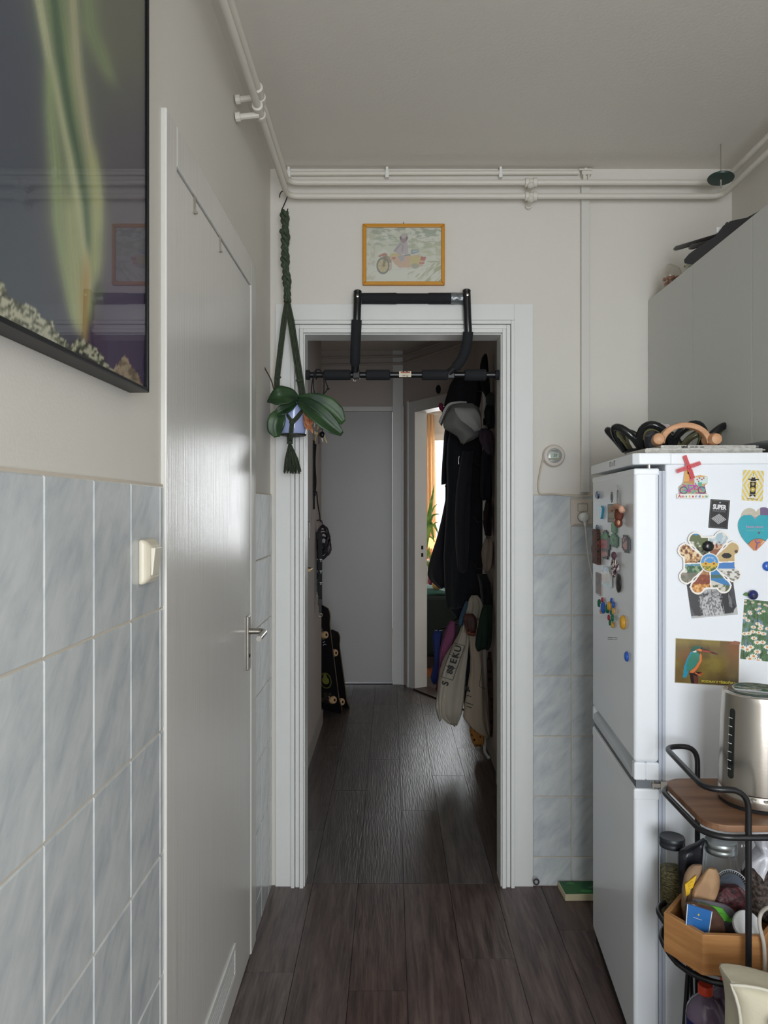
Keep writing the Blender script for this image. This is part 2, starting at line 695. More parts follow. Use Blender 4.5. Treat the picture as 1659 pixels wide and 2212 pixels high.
# ================================================================ materials in common
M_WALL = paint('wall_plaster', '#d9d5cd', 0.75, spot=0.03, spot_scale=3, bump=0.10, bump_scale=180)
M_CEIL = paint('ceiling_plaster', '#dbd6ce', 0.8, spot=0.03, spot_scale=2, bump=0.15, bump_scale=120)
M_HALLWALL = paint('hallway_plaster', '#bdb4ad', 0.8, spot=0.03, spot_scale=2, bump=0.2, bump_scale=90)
M_GLOSS = paint('white_gloss_paint', '#dedcd6', 0.34, spot=0.02, spot_scale=6, bump=0.03, bump_scale=40, coat=0.0)
M_FRAMEW = paint('white_frame_paint', '#dfe0dd', 0.42, spot=0.03, spot_scale=9, bump=0.05, bump_scale=30)
M_LEAF = paint('door_lacquer', '#d9d7d2', 0.25, spot=0.025, spot_scale=6, bump=0.2, bump_scale=12, stretch=(1, 9, 0.25))
M_PIPE = paint('white_pipe_paint', '#d8d3c9', 0.45, spot=0.03, spot_scale=20)
M_GROUT = paint('grout', '#c9bfb0', 0.9, spot=0.08, spot_scale=30)
M_TILE = tile_mat('marbled_tile')
M_FLOOR = plank_mat('vinyl_plank', '#3a2e2c', '#5c4b47', '#77665f')
M_FLOOR2 = plank_mat('hallway_vinyl_plank', '#3d3735', '#544c49', '#6a625e', rough=0.34, bump=0.55)
M_GAP = paint('dark_gap', '#141211', 0.9)
M_BLACK = paint('black_metal', '#17171a', 0.35, spec=0.5)
M_STEEL = paint('satin_steel', '#b9b4ac', 0.3, metal=1.0)
M_CHROME = paint('bright_metal', '#d0d0d0', 0.15, metal=1.0)
M_WHITE = paint('white_plastic', '#e6e6e2', 0.35)
M_CREAM = paint('cream_plastic', '#ddd5c0', 0.35)
M_PRINT = print_mat('printed_card', 0.38)
M_PRINTG = print_mat('printed_gloss', 0.16, 0.3)
M_INK = paint('black_ink', '#1b1a1c', 0.6)

# ================================================================ the setting
XL, XR, YB, ZC = -0.466, 1.314, 2.857, 2.762      # kitchen: left wall, right wall, far wall, ceiling


def struct(name, mb, mat, parent=None, label=None, bevel=0.0, smooth=False):
    o = mb.build(name, mat, parent, bevel=bevel, smooth=smooth)
    if parent is None:
        o['kind'] = 'structure'
        if label:
            o['label'] = label
    return o


floor = struct('floor', MB().box(-0.95, 3.1, -1.9, 7.2, -0.05, -0.006), paint('joint_brown', '#2b2523', 0.9), label='dark wood-look plank floor of the kitchen and hallway')
# planks, one by one; rows run away from the camera
PW = 0.176
cache = {}


def plank(x0, x1, y0, y1, mat):
    w, l = round(x1 - x0 - .0006, 4), round(y1 - y0 - .0006, 4)
    key = (w, l, mat.name)
    if key not in cache:
        b = 0.0006
        cache[key] = MB().add([(-w / 2, -l / 2, -.006), (w / 2, -l / 2, -.006), (w / 2, l / 2, -.006), (-w / 2, l / 2, -.006),
                               (-w / 2 + b, -l / 2 + b, 0), (w / 2 - b, -l / 2 + b, 0), (w / 2 - b, l / 2 - b, 0), (-w / 2 + b, l / 2 - b, 0)],
                              [(4, 5, 6, 7), (0, 1, 5, 4), (1, 2, 6, 5), (2, 3, 7, 6), (3, 0, 4, 7)])
        me = bpy.data.meshes.new('plank')
        me.from_pydata([tuple(p) for p in cache[key].v], [], cache[key].f)
        me.materials.append(mat)
        cache[key] = me
    o = bpy.data.objects.new('plank', cache[key])
    COL.objects.link(o)
    o.parent = floor
    o.location = ((x0 + x1) / 2, (y0 + y1) / 2, 0)


joint = {0: 2.32, 1: 1.55, 2: 2.23, 3: 1.35, 4: 2.39, 5: 1.75, 6: 2.55, 7: 1.95, 8: 2.3, 9: 1.6, 10: 2.1}
for k in range(11):
    x0, x1 = -0.48 + k * PW, min(-0.48 + (k + 1) * PW, 1.33)
    ys = [-1.7] + [y for y in (joint[k] - 2.4, joint[k] - 1.2, joint[k]) if y > -1.6] + [2.868]
    for a, b in zip(ys, ys[1:]):
        plank(x0, x1, a, b, M_FLOOR)
for k in range(-2, 7):
    x0, x1 = -0.48 + k * PW, -0.48 + (k + 1) * PW
    j = 3.35 + ((k * 0.47) % 1.2)
    ys = [2.87, j, j + 1.2, j + 2.4, 6.2]
    for a, b in zip(ys, ys[1:]):
        if b - a > .05 and (k >= 0 or b > 5.0):
            plank(x0, x1, max(a, 4.95) if k < 0 else a, b, M_FLOOR2)

struct('ceiling', MB().box(-0.9, XR + .1, -1.9, 6.4, ZC, ZC + .1), M_CEIL, label='grey-white plaster ceiling')

# left wall: full-height piece by the camera, a lintel over the flush door, a short piece to the corner
w = MB()
w.box(XL - .12, XL, -1.7, 1.50, 0, ZC)
w.box(XL - .12, XL, 1.50, 2.49, 2.265, ZC)
w.box(XL - .12, XL, 2.49, YB + .09, 0, ZC)
w.box(XL - .14, XL - .055, 1.45, 2.55, 0, 2.3)  # added backing slab behind the door leaf, unseen, keeps its gaps dark
wall_left = struct('wall_left', w, M_WALL, label='left kitchen wall, white plaster above grey marbled tiles')
# far wall with the opening to the hallway
w = MB()
OX0, OX1, OZ = -0.336, 0.425, 2.125
w.box(XL, OX0, YB, YB + .093, 0, ZC)
w.box(OX1, XR + .1, YB, YB + .093, 0, ZC)
w.box(OX0, OX1, YB, YB + .093, OZ, ZC)
wall_back = struct('wall_back', w, M_WALL, label='far kitchen wall around the hallway opening')
wall_right = struct('wall_right', MB().box(XR, XR + .1, -1.7, YB, 0, ZC), M_WALL, label='right kitchen wall behind the white cupboards')
# wall behind the camera with the kitchen window
WX0, WX1, WZ0, WZ1 = -0.15, 1.19, 0.42, 2.34
w = MB()
w.box(XL - .1, WX0, -1.75, -1.65, 0, ZC).box(WX1, XR + .1, -1.75, -1.65, 0, ZC)
w.box(WX0, WX1, -1.75, -1.65, 0, WZ0).box(WX0, WX1, -1.75, -1.65, WZ1, ZC)
struct('wall_front', w, M_WALL, label='kitchen wall behind the camera with its window')
wf = MB()
for a in (WX0 + .025, (WX0 + WX1) / 2, WX1 - .025):
    wf.box(a - .025, a + .025, -1.72, -1.67, WZ0, WZ1)
wf.box(WX0 + .05, WX1 - .05, -1.72, -1.67, WZ0, WZ0 + .05).box(WX0 + .05, WX1 - .05, -1.72, -1.67, WZ1 - .05, WZ1)
win1 = struct('window_1', wf, M_FRAMEW, label='tall white framed kitchen window behind the camera')
M_PANE = pane_mat('window_glass')
wf.v, wf.f, wf.m = [], [], []
wf.add([(WX0 + .05, -1.70, WZ0 + .05), (WX1 - .05, -1.70, WZ0 + .05), (WX1 - .05, -1.70, WZ1 - .05), (WX0 + .05, -1.70, WZ1 - .05)], [(0, 1, 2, 3)]).build('pane', M_PANE, win1)

# ---- tiles
tcache = {}


def tile(parent, o, ax, ay, wd, ht):
    g = 0.0035
    wd, ht = wd - g, ht - g
    key = (round(wd, 3), round(ht, 3))
    if key not in tcache:
        b, t = 0.0022, 0.006
        x, y = wd / 2, ht / 2
        me = bpy.data.meshes.new('tile')
        me.from_pydata([(-x, -y, 0), (x, -y, 0), (x, y, 0), (-x, y, 0), (-x, -y, t - b), (x, -y, t - b), (x, y, t - b), (-x, y, t - b),
                        (-x + b, -y + b, t), (x - b, -y + b, t), (x - b, y - b, t), (-x + b, y - b, t)], [],
                       [(8, 9, 10, 11)] + [(i, (i + 1) % 4, 4 + (i + 1) % 4, 4 + i) for i in range(4)] + [(4 + i, 4 + (i + 1) % 4, 8 + (i + 1) % 4, 8 + i) for i in range(4)])
        me.materials.append(M_TILE)
        tcache[key] = me
    ob = bpy.data.objects.new('tile', tcache[key])
    COL.objects.link(ob)
    ob.parent = parent
    ob.matrix_local = frame(Vector(o) + Vector(ax) * (wd + g) / 2 + Vector(ay) * (ht + g) / 2, ax, ay)


def course(parent, fixed, cols, rows, side):
    for a, b in zip(cols, cols[1:]):
        for c, d in zip(rows, rows[1:]):
            if side == 'left':
                tile(parent, (fixed, a, c), (0, 1, 0), (0, 0, 1), b - a, d - c)
            else:
                tile(parent, (a, fixed, c), (1, 0, 0), (0, 0, 1), b - a, d - c)


TOP = 1.497
rl = [0.022] + [TOP - .2455 * k for k in range(5, -1, -1)]
cl = sorted([1.4985, 1.4715] + [1.4715 - .1640 * k for k in range(1, 14)])
course(wall_left, XL + .0005, cl, rl, 'left')
rb = [0.0] + [1.506 - .2325 * k for k in range(6, -1, -1)]
course(wall_left, XL + .0005, [2.492, 2.627, 2.776, YB - .001], rb, 'left')
course(wall_back, YB - .0005, [0.545, 0.695, 0.86, 1.025, 1.19, XR - .001], rb, 'back')
# grout lies just under the tile faces, part of the walls
g = MB().box(XL, XL + .0042, -0.75, 1.499, 0, TOP + .003).box(XL, XL + .0042, 2.492, YB, 0, 1.508)
g.build('grout', M_GROUT, wall_left)
MB().box(0.545, XR, YB - .0042, YB, 0, 1.508).build('grout', M_GROUT, wall_back)

# ---- door set in the left wall
d1 = thing('door_1', (XL, 2.0, 0), 'white flush door with steel lever handle in the left kitchen wall', 'door', kind='structure')
fr = MB()
for y0, y1, z0, z1 in ((1.50, 1.573, 0, 2.265), (2.41, 2.49, 0, 2.265), (1.573, 2.41, 2.178, 2.265)):
    fr.box(-.51, -.4545, y0, y1, z0, z1)
fr.build('door_frame', M_LEAF, d1, bevel=.003)
MB().box(-.508, -.4575, 1.577, 2.406, 0.006, 2.172).build('door_leaf', M_LEAF, d1, bevel=.002)
pl = MB().box(-.4575, -.4495, 2.335, 2.373, 0.94, 1.112).build('handle_plate', M_STEEL, d1, bevel=.003)
MB().lathe([(.006, 0), (.006, .0012)], (-.4495, 2.354, .985), (1, 0, 0), 12).build('keyhole', M_GAP, pl)
h = MB().tube(fillet([(-.4495, 2.354, 1.062), (-.400, 2.354, 1.062), (-.400, 2.24, 1.058)], .018), [.0095] * 6 + [.0095, .0088], 12)
h.build('lever_handle', M_STEEL, d1, smooth=40)
vg = MB().box(-.4575, -.4535, 1.66, 2.165, .168, .182).box(-.4575, -.4535, 1.66, 2.165, .088, .100).box(-.4575, -.4535, 2.153, 2.165, .100, .168).box(-.4575, -.4535, 1.66, 1.672, .100, .168)
vg = vg.build('vent_grille', M_FRAMEW, d1)
for k in range(5):
    MB().box(-.4575, -.4545, 1.672, 2.153, .106 + k * .0128, .1145 + k * .0128).build('slat', M_FRAMEW, vg)
for y in (1.717, 1.972):
    MB().box(-.4575, -.4545, y - .006, y + .006, 2.135, 2.176).box(-.4545, -.449, y - .004, y + .004, 2.135, 2.140).build('over_door_hook', M_STEEL, d1)

# ---- frame around the opening to the hallway
tr = thing('trim_1', (0.05, YB, 0), 'white stepped wooden frame around the opening to the hallway', 'door frame', kind='structure')


def portal(name, x0, x1, z, wd, yf, yb, mat=M_FRAMEW, bevel=.002):
    """U-shaped frame whose inner edge is x0..x1, z"""
    m = MB()
    m.box(x0 - wd, x0, yf, yb, 0, z + wd)
    m.box(x1, x1 + wd, yf, yb, 0, z + wd)
    m.box(x0, x1, yf, yb, z, z + wd)
    return m.build(name, mat, tr, bevel=bevel)


m = MB()
m.box(-.445, -.384, YB - .012, YB, 0, 2.239).box(.473, .545, YB - .012, YB, 0, 2.239).box(-.384, .473, YB - .012, YB, 2.177, 2.239)
m.build('casing_board', M_FRAMEW, tr, bevel=.0015)
portal('stepped_moulding', OX0 - .034, OX1 + .034, OZ + .034, .014, YB - .026, YB)
portal('stepped_moulding', OX0 - .017, OX1 + .017, OZ + .017, .015, YB - .018, YB)
portal('stepped_moulding', OX0, OX1, OZ, .015, YB - .027, YB)
m = MB().box(OX0, OX0 + .004, YB - .01, YB + .093, 0, OZ).box(OX1 - .004, OX1, YB - .01, YB + .093, 0, OZ).box(OX0 + .004, OX1 - .004, YB - .01, YB + .093, OZ - .004, OZ)
m.build('jamb_lining', M_FRAMEW, tr)

# ---- hallway shell
HX0, HX1, HY0, HY1 = -0.475, 0.59, YB + .093, 6.14
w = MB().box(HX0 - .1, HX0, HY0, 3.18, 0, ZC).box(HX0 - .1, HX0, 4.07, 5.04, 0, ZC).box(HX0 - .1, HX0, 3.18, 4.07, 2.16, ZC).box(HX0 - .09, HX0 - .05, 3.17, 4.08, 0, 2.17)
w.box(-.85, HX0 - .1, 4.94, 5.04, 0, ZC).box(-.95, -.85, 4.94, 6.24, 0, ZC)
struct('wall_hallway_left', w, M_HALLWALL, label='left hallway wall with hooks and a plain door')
d3 = thing('door_3', (HX0, 3.6, 0), 'plain grey-white door in the left hallway wall with a small brass lever', 'door', kind='structure')
MB().box(HX0 - .045, HX0 - .004, 3.19, 4.06, 0.006, 2.15).build('door_leaf', M_GLOSS, d3, bevel=.002)
fr = MB().box(HX0 - .04, HX0 + .006, 3.12, 3.185, 0, 2.21).box(HX0 - .04, HX0 + .006, 4.065, 4.13, 0, 2.21).box(HX0 - .04, HX0 + .006, 3.185, 4.065, 2.155, 2.21)
fr.build('door_frame', M_FRAMEW, d3, bevel=.002)
M_BRASS = paint('old_brass', '#a08a60', 0.35, metal=1.0)
MB().tube(fillet([(HX0 - .004, 3.99, 1.13), (HX0 + .045, 3.99, 1.13), (HX0 + .045, 3.88, 1.13)], .012), .008, 10).lathe([(.019, 0), (.019, .006)], (HX0 - .004, 3.99, 1.13), (1, 0, 0), 16).build('lever_handle', M_BRASS, d3, smooth=40)
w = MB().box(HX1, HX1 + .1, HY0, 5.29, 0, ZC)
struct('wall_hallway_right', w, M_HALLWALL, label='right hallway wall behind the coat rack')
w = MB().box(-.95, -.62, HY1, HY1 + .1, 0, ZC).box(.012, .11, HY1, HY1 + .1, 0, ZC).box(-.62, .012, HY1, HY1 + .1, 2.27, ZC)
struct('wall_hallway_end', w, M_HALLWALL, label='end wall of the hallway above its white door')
d2 = thing('door_2', (-.3, HY1, 0), 'white flush door at the end of the hallway with light under it', 'door', kind='structure')
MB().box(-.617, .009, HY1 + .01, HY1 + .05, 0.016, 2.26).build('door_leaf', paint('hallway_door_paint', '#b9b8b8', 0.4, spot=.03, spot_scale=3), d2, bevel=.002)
MB().box(.012, .098, HY1 - .022, HY1, 0, ZC).box(.088, .104, HY1 - .034, HY1 - .022, 0, 2.30).build('door_post', M_FRAMEW, d2, bevel=.003)
MB().box(-.75, .012, HY1 - .012, HY1 + .07, 2.262, 2.30).build('door_head', M_FRAMEW, d2, bevel=.002)
MB().box(-.62, .012, HY1 - .004, HY1 + .09, -.004, .004).build('threshold', paint('dark_red_wood', '#3a2420', 0.5), d2)

# diagonal wall with the bedroom doorway, from A to B
A, B = Vector((.105, 6.125, 0)), Vector((.595, 5.28, 0))
dA = (B - A).normalized()
nH = Vector((-dA.y, dA.x, 0)) * -1.0
if nH.y > 0:
    nH = -nH                                   # nH points into the hallway
LAB = (B - A).length
TD = Matrix(((dA.x, -nH.x, 0, A.x), (dA.y, -nH.y, 0, A.y), (0, 0, 1, 0), (0, 0, 0, 1)))   # x along the wall, y away from the hallway
s0, s1, hz = .19, .90, 2.235
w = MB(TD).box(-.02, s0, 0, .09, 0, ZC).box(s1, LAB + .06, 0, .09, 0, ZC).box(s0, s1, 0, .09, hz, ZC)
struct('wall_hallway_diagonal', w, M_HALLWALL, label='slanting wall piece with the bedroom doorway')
t2 = thing('trim_2', A, 'white door frame of the bright bedroom doorway with two latch slots', 'door frame', kind='structure')
m = MB(TD).box(.095, s0, -.016, 0, 0, hz + .085).box(s1, LAB - .005, -.016, 0, 0, hz + .085).box(s0, s1, -.016, 0, hz, hz + .085)
m.box(.085, .105, -.026, -.016, 0, hz + .095)
m.build('casing_board', M_FRAMEW, t2, bevel=.003)
m = MB(TD).box(s0, s0 + .006, -.016, .10, 0, hz).box(s1 - .006, s1, -.016, .10, 0, hz).box(s0 + .006, s1 - .006, -.016, .10, hz - .006, hz)
jl = m.build('jamb_lining', M_FRAMEW, t2)
m = MB(TD).box(s0 + .006, s0 + .0068, .045, .065, 1.125, 1.155).box(s0 + .006, s0 + .0068, .045, .065, 1.065, 1.095)
m.build('latch_slot', M_GAP, jl)
MB(TD).box(s0, s1, -.03, .12, -.004, .012).build('threshold', paint('threshold_wood', '#3b2620', 0.4, spot=.2, spot_scale=20), t2)

# pipes and a shallow beam under the hallway ceiling
for z_, x_ in ((2.69, .545), (2.63, .555)):
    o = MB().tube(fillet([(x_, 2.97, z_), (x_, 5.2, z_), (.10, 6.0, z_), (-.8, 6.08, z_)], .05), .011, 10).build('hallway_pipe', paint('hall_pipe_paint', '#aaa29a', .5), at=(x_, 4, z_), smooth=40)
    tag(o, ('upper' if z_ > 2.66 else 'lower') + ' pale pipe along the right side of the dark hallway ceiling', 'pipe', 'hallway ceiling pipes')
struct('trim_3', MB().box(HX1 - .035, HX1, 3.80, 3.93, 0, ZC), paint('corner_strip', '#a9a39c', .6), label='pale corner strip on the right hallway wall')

# baseboards in the hallway
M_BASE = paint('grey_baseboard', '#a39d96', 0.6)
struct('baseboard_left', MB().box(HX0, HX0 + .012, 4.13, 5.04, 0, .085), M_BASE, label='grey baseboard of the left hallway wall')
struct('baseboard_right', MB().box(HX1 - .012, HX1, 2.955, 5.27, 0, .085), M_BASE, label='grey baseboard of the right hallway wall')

# ---- bedroom beyond
w = MB().box(.11, .18, 6.2, 9.0, 0, ZC)
struct('wall_bedroom_left', w, M_WALL, label='left bedroom wall')
w = MB().box(.0, .45, 9.0, 9.1, 0, ZC).box(2.45, 3.1, 9.0, 9.1, 0, ZC).box(.45, 2.45, 9.0, 9.1, 0, .88).box(.45, 2.45, 9.0, 9.1, 2.36, ZC)
struct('wall_bedroom_far', w, M_WALL, label='far bedroom wall with the window')
struct('wall_bedroom_right', MB().box(3.1, 3.2, 5.2, 9.1, 0, ZC), M_WALL, label='right bedroom wall')
struct('wall_bedroom_near', MB().box(.69, 3.1, 5.2, 5.3, 0, ZC), M_WALL, label='near bedroom wall')
struct('ceiling_bedroom', MB().box(-.1, 3.2, 6.4, 9.2, ZC, ZC + .1).box(XR + .1, 3.2, 5.2, 6.4, ZC, ZC + .1), M_CEIL, label='bedroom ceiling')
bf = struct('floor_bedroom', MB().box(.0, 3.2, 5.25, 9.1, -.03, -.004), two_tone('orange_floor', '#8a4a2c', '#a8623c', 4, 0.4, (12, 1, 1)), label='orange-brown wooden bedroom floor')
wf = MB()
for a in (.48, 1.45, 2.42):
    wf.box(a - .03, a + .03, 8.97, 9.05, .88, 2.36)
wf.box(.51, 2.39, 8.97, 9.05, .88, .94).box(.51, 2.39, 8.97, 9.05, 2.28, 2.36)
win2 = struct('window_2', wf, M_FRAMEW, label='bright white bedroom window seen through the doorway')
MB().add([(.51, 9.01, .94), (2.39, 9.01, .94), (2.39, 9.01, 2.28), (.51, 9.01, 2.28)], [(0, 1, 2, 3)]).build('pane', M_PANE, win2)
struct('ground', MB().box(-6, 8, 9.1, 24, -3.2, -3.0).box(-3, -.95, 6.24, 12, -.1, -.05).box(-.95, -.0, 6.24, 9.1, -.1, -.02), paint('pale_ground', '#b8b6b0', 0.9), label='pale ground outside the bedroom window and added pale floor behind the end door')  # nearer slabs added under open sky, brightening the gap below the end door

# ================================================================ pipes under the ceiling
def pipe(name, z, label, off=0.0):
    xl, yb, xr = -.392 + off, 2.800, 1.250
    path = fillet([(xl, -1.65, z), (xl, yb, z), (xr, yb, z), (xr, -1.65, z)], .05, 6)
    t = thing(name, (xl, yb, z), label, 'pipe', 'heating pipes under the ceiling')
    MB().tube(path, .0108, 12).build('tube', M_PIPE, t, smooth=40)
    return t


for z, lab in ((2.685, 'upper white heating pipe running along three walls under the ceiling'), (2.633, 'lower white heating pipe with the black hook over its left corner')):
    t = pipe('heating_pipe', z, lab)
    # couplings with a wall bracket on the far wall, and on the left wall
    x = (1147 - VX) / FPX * 2.80
    m = MB().lathe([(.0125, -.024), (.0165, -.022), (.0165, -.010), (.0135, -.008), (.0135, .006), (.017, .008), (.017, .022), (.0125, .024)], (x, 2.80, z), (1, 0, 0), 12)
    m.lathe([(.009, 0), (.009, .045), (.013, .046), (.013, .055)], (x, 2.80, z - .005), (0, 1, -.25), 10)
    m.lathe([(.011, .006), (.013, .012), (.011, .022), (.004, .026)], (x - .003, 2.795, z), (0, -.2, -1), 10)
    m.build('coupling', M_PIPE, t, smooth=35)
    m = MB().lathe([(.0125, -.034), (.0165, -.032), (.0165, -.018), (.0135, -.016), (.0135, .016), (.0165, .018), (.0165, .032), (.0125, .034)], (-.392, 2.20, z), (0, 1, 0), 12)
    m.lathe([(.009, 0), (.009, .055), (.014, .056), (.014, .070)], (-.392, 2.20, z - .012), (-1, 0, -.1), 10)
    m.build('coupling', M_PIPE, t, smooth=35)

t = thing('cable_duct', (-.36, 2.845, 2.735), 'thin white cable tube with clips just below the ceiling, above the heating pipes', 'cable duct')
zt = 2.738
x0, x1 = (612 - VX) / FPX * 2.843, (1250 - VX) / FPX * 2.843
MB().tube([(x0, 2.843, zt), (x1, 2.843, zt + .004)], .0088, 12).build('tube', M_PIPE, t, smooth=40)
for px in (624, 836, 1081):
    x = (px - VX) / FPX * 2.84
    MB().box(x - .007, x + .007, 2.828, 2.857, zt - .019, zt + .006).box(x - .005, x + .005, 2.829, 2.857, zt + .006, zt + .022).build('clip', M_WHITE, t, bevel=.002)
m = MB().box(.728, .765, 2.826, 2.857, 2.728, 2.742).box(.733, .742, 2.826, 2.857, 2.700, 2.728).box(.752, .758, 2.83, 2.857, 2.690, 2.728).box(.742, .752, 2.84, 2.857, 2.7, 2.76).box(.72, .77, 2.835, 2.857, 2.748, 2.754)
m.build('duct_joint', M_PIPE, t)
t = MB().box(.729, .761, 2.837, 2.8568, 1.515, 2.70).build('cable_trunking', paint('trunking_white', '#d3d0c9', 0.5), at=(.745, 2.85, 1.5), bevel=.002)
tag(t, 'long vertical white cable trunking from the pipes down to the socket', 'cable trunking')

# ================================================================ disc on a rod by the far right corner
t = thing('hanging_disc', P(1557, 385, 2.66), 'dark green disc on a thin rod hanging from the ceiling in the right corner', 'ornament')
c = P(1557, 385, 2.66)
MB().lathe([(.002, -.006), (.044, -.004), (.046, 0), (.044, .003), (.002, .006)], c, (.08, .10, 1), 28).build('disc', paint('dark_green_enamel', '#1d3a33', 0.35), t, smooth=40)
MB().tube([(c.x, c.y, ZC), c], .0018, 6).tube([c, c + Vector((.001, 0, -.035))], .003, 6).build('rod', M_STEEL, t)

# ================================================================ hook, macrame hanger and orchid
M_ROPE = two_tone('olive_rope', '#2f3a2c', '#4a5642', 260, 0.9, (1, 1, .3), bump=.6)
M_ROPED = two_tone('dark_olive_cord', '#2d3529', '#434d3a', 160, 0.9, (4, 4, .2), bump=.5)
YH = 2.772
hk = MB().tube(spline([P(604, 426, 2.785), P(605, 419, 2.80), P(610, 413, 2.812), P(618, 416, 2.815), P(620, 426, 2.80), P(613, 444, 2.785), P(608, 456, 2.775), P(612, 463, YH), P(619, 459, YH), P(622, 451, YH)], 6), .0021, 8)
o = hk.build('hook', M_BLACK, at=P(612, 435, YH), smooth=40)
tag(o, 'black S-shaped wire hook over the lower pipe above the macrame hanger', 'hook')

hg = thing('macrame_hanger', P(616, 460, YH), 'olive green macrame rope hanger with a frayed tassel holding the orchid pot', 'plant hanger')
m = MB()
for k in range(3):
    pts = []
    for i in range(64):
        f = i / 63
        y = 457 + f * 195
        a = f * 30 + k * 2 * PI / 3
        sw = .0085 * (1 + .35 * math.sin(f * 27)) * (0.7 if f > .93 else 1)
        c = P(614 + f * 6 + 1.2 * math.sin(f * 9), y, YH)
        pts.append(c + Vector((sw * math.cos(a), sw * math.sin(a), 0)))
    m.tube(pts, .0078, 7)
for y, px in ((500, 611), (534, 614), (600, 617), (573, 614)):
    m.ball(P(px, y, YH), .014, .014, .011, 10, 6)
m.build('braid', M_ROPE, hg, smooth=True)


def strap(pts, w=.0036, k=4, sp=.0052):
    mm = MB()
    for j in range(k):
        q = []
        for i, p in enumerate(pts):
            d = (pts[min(i + 1, len(pts) - 1)] - pts[max(i - 1, 0)]).normalized()
            sd = Vector((d.z, 0, -d.x))
            q.append(p + sd * (j - (k - 1) / 2) * sp * (0.55 + .45 * min(1, i / 3)) + Vector((0, (j % 2) * .003, 0)))
        mm.tube(q, w, 6)
    return mm


PC = P(634, 905, 2.742)                       # pot centre
mm = strap(spline([P(619, 648, YH), P(612, 705, YH), P(604, 770, 2.755), P(598, 832, 2.745), P(606, 868, 2.72)], 4))
mm.ball(P(600, 815, 2.75), .013, .009, .007, 10, 6)
mm.build('strap', M_ROPED, hg, smooth=True)
mm = strap(spline([P(621, 648, YH), P(631, 710, YH), P(641, 775, 2.765), P(650, 832, 2.765), P(656, 875, 2.75)], 4), sp=.0066)
mm.ball(P(647, 822, 2.763), .015, .009, .007, 10, 6)
mm.build('strap', M_ROPED, hg, smooth=True)
mm = strap(spline([P(617, 890, 2.705), P(623, 900, 2.692), P(631, 911, 2.686)], 4), k=2)
mm2 = strap(spline([P(656, 882, 2.712), P(645, 898, 2.694), P(633, 911, 2.686)], 4), k=3)
mm.add(mm2.v, mm2.f)
mm.ball(P(631, 912, 2.686), .011, .008, .009, 10, 6)
mm2 = strap([P(631, 912, 2.686), P(629, 930, 2.688), P(627, 947, 2.712), P(627, 953, 2.735)], k=4, sp=.0056)
mm.add(mm2.v, mm2.f)
mm.build('pot_sling', M_ROPED, hg, smooth=True)
mm = MB()
rnd = random.Random(3)
mm.lathe([(.008, .026), (.011, .018), (.0105, 0), (.012, -.006)], P(626, 955, 2.735), (0, 0, 1), 12)
for i in range(70):
    a, r = rnd.uniform(0, 2 * PI), math.sqrt(rnd.random())
    top = P(626 + 1.5 * r * math.cos(a), 957, 2.735) + Vector((0, .008 * r * math.sin(a), 0))
    spread = r * .036
    bot = P(631, 1021 + rnd.uniform(-7, 3), 2.735) + Vector((spread * math.cos(a), spread * math.sin(a) * .7, 0))
    mid = (top * .45 + bot * .55) + Vector((spread * .12 * math.cos(a), 0, 0))
    mm.tube([top, mid, bot], [.0019, .0023, .0014], 5)
mm.build('tassel', M_ROPED, hg, smooth=True)

orch = thing('potted_orchid', PC + Vector((0, 0, -.065)), 'orchid with broad green leaves in a pale blue pot, hanging in the macrame', 'plant')
PB = P(634, 941, 2.742).z
m = MB().lathe([(.030, 0), (.040, .002), (.0455, .009), (.048, .03), (.050, .10), (.050, .128), (.0465, .128), (.046, .105), (.0, .104)], (PC.x, PC.y, PB), (0, 0, 1), 32)
m.build('pot', paint('pale_blue_glaze', '#a6b3e0', 0.12), orch, smooth=40)
MB().lathe([(.02, -.004), (.047, .0005), (.0485, .006), (.0, .007)], (PC.x, PC.y, PB - .001), (0, 0, 1), 28).build('base_dish', paint('dark_dish', '#26241f', 0.5), orch, smooth=40)
M_LEAFG = two_tone('orchid_leaf', '#16301c', '#264623', 14, 0.42, (1, 1, 1), bump=.05)
M_LEAFG2 = two_tone('orchid_leaf_pale', '#1f3a24', '#35562a', 12, 0.42, (1, 1, 1), bump=.05)


def leaf(name, pts, ws, mat, parent, curl=.35, bend=Vector((0, -1, 0)), n=8, th=.0022):
    """a blade along pts, half widths ws, cupped about its midrib"""
    c = spline(pts, 6)
    tt = np.linspace(0, 1, len(c))
    w = np.interp(tt, np.linspace(0, 1, len(ws)), ws)
    vs, fs = [], []
    for i, p in enumerate(c):
        d = (c[min(i + 1, len(c) - 1)] - c[max(i - 1, 0)]).normalized()
        sd = d.cross(bend).normalized()
        nn = sd.cross(d).normalized()
        for j in range(n + 1):
            t = 2 * j / n - 1
            vs.append(p + sd * (w[i] * t) + nn * (curl * w[i] * (abs(t) ** 1.5) - .15 * w[i] * max(0, 1 - abs(t) * 5)))
    for i in range(len(c) - 1):
        for j in range(n):
            a = i * (n + 1) + j
            fs.append((a, a + 1, a + n + 2, a + n + 1))
    o = MB().add(vs, fs).build(name, mat, parent, smooth=True)
    s = o.modifiers.new('thickness', 'SOLIDIFY')
    s.thickness = th
    return o


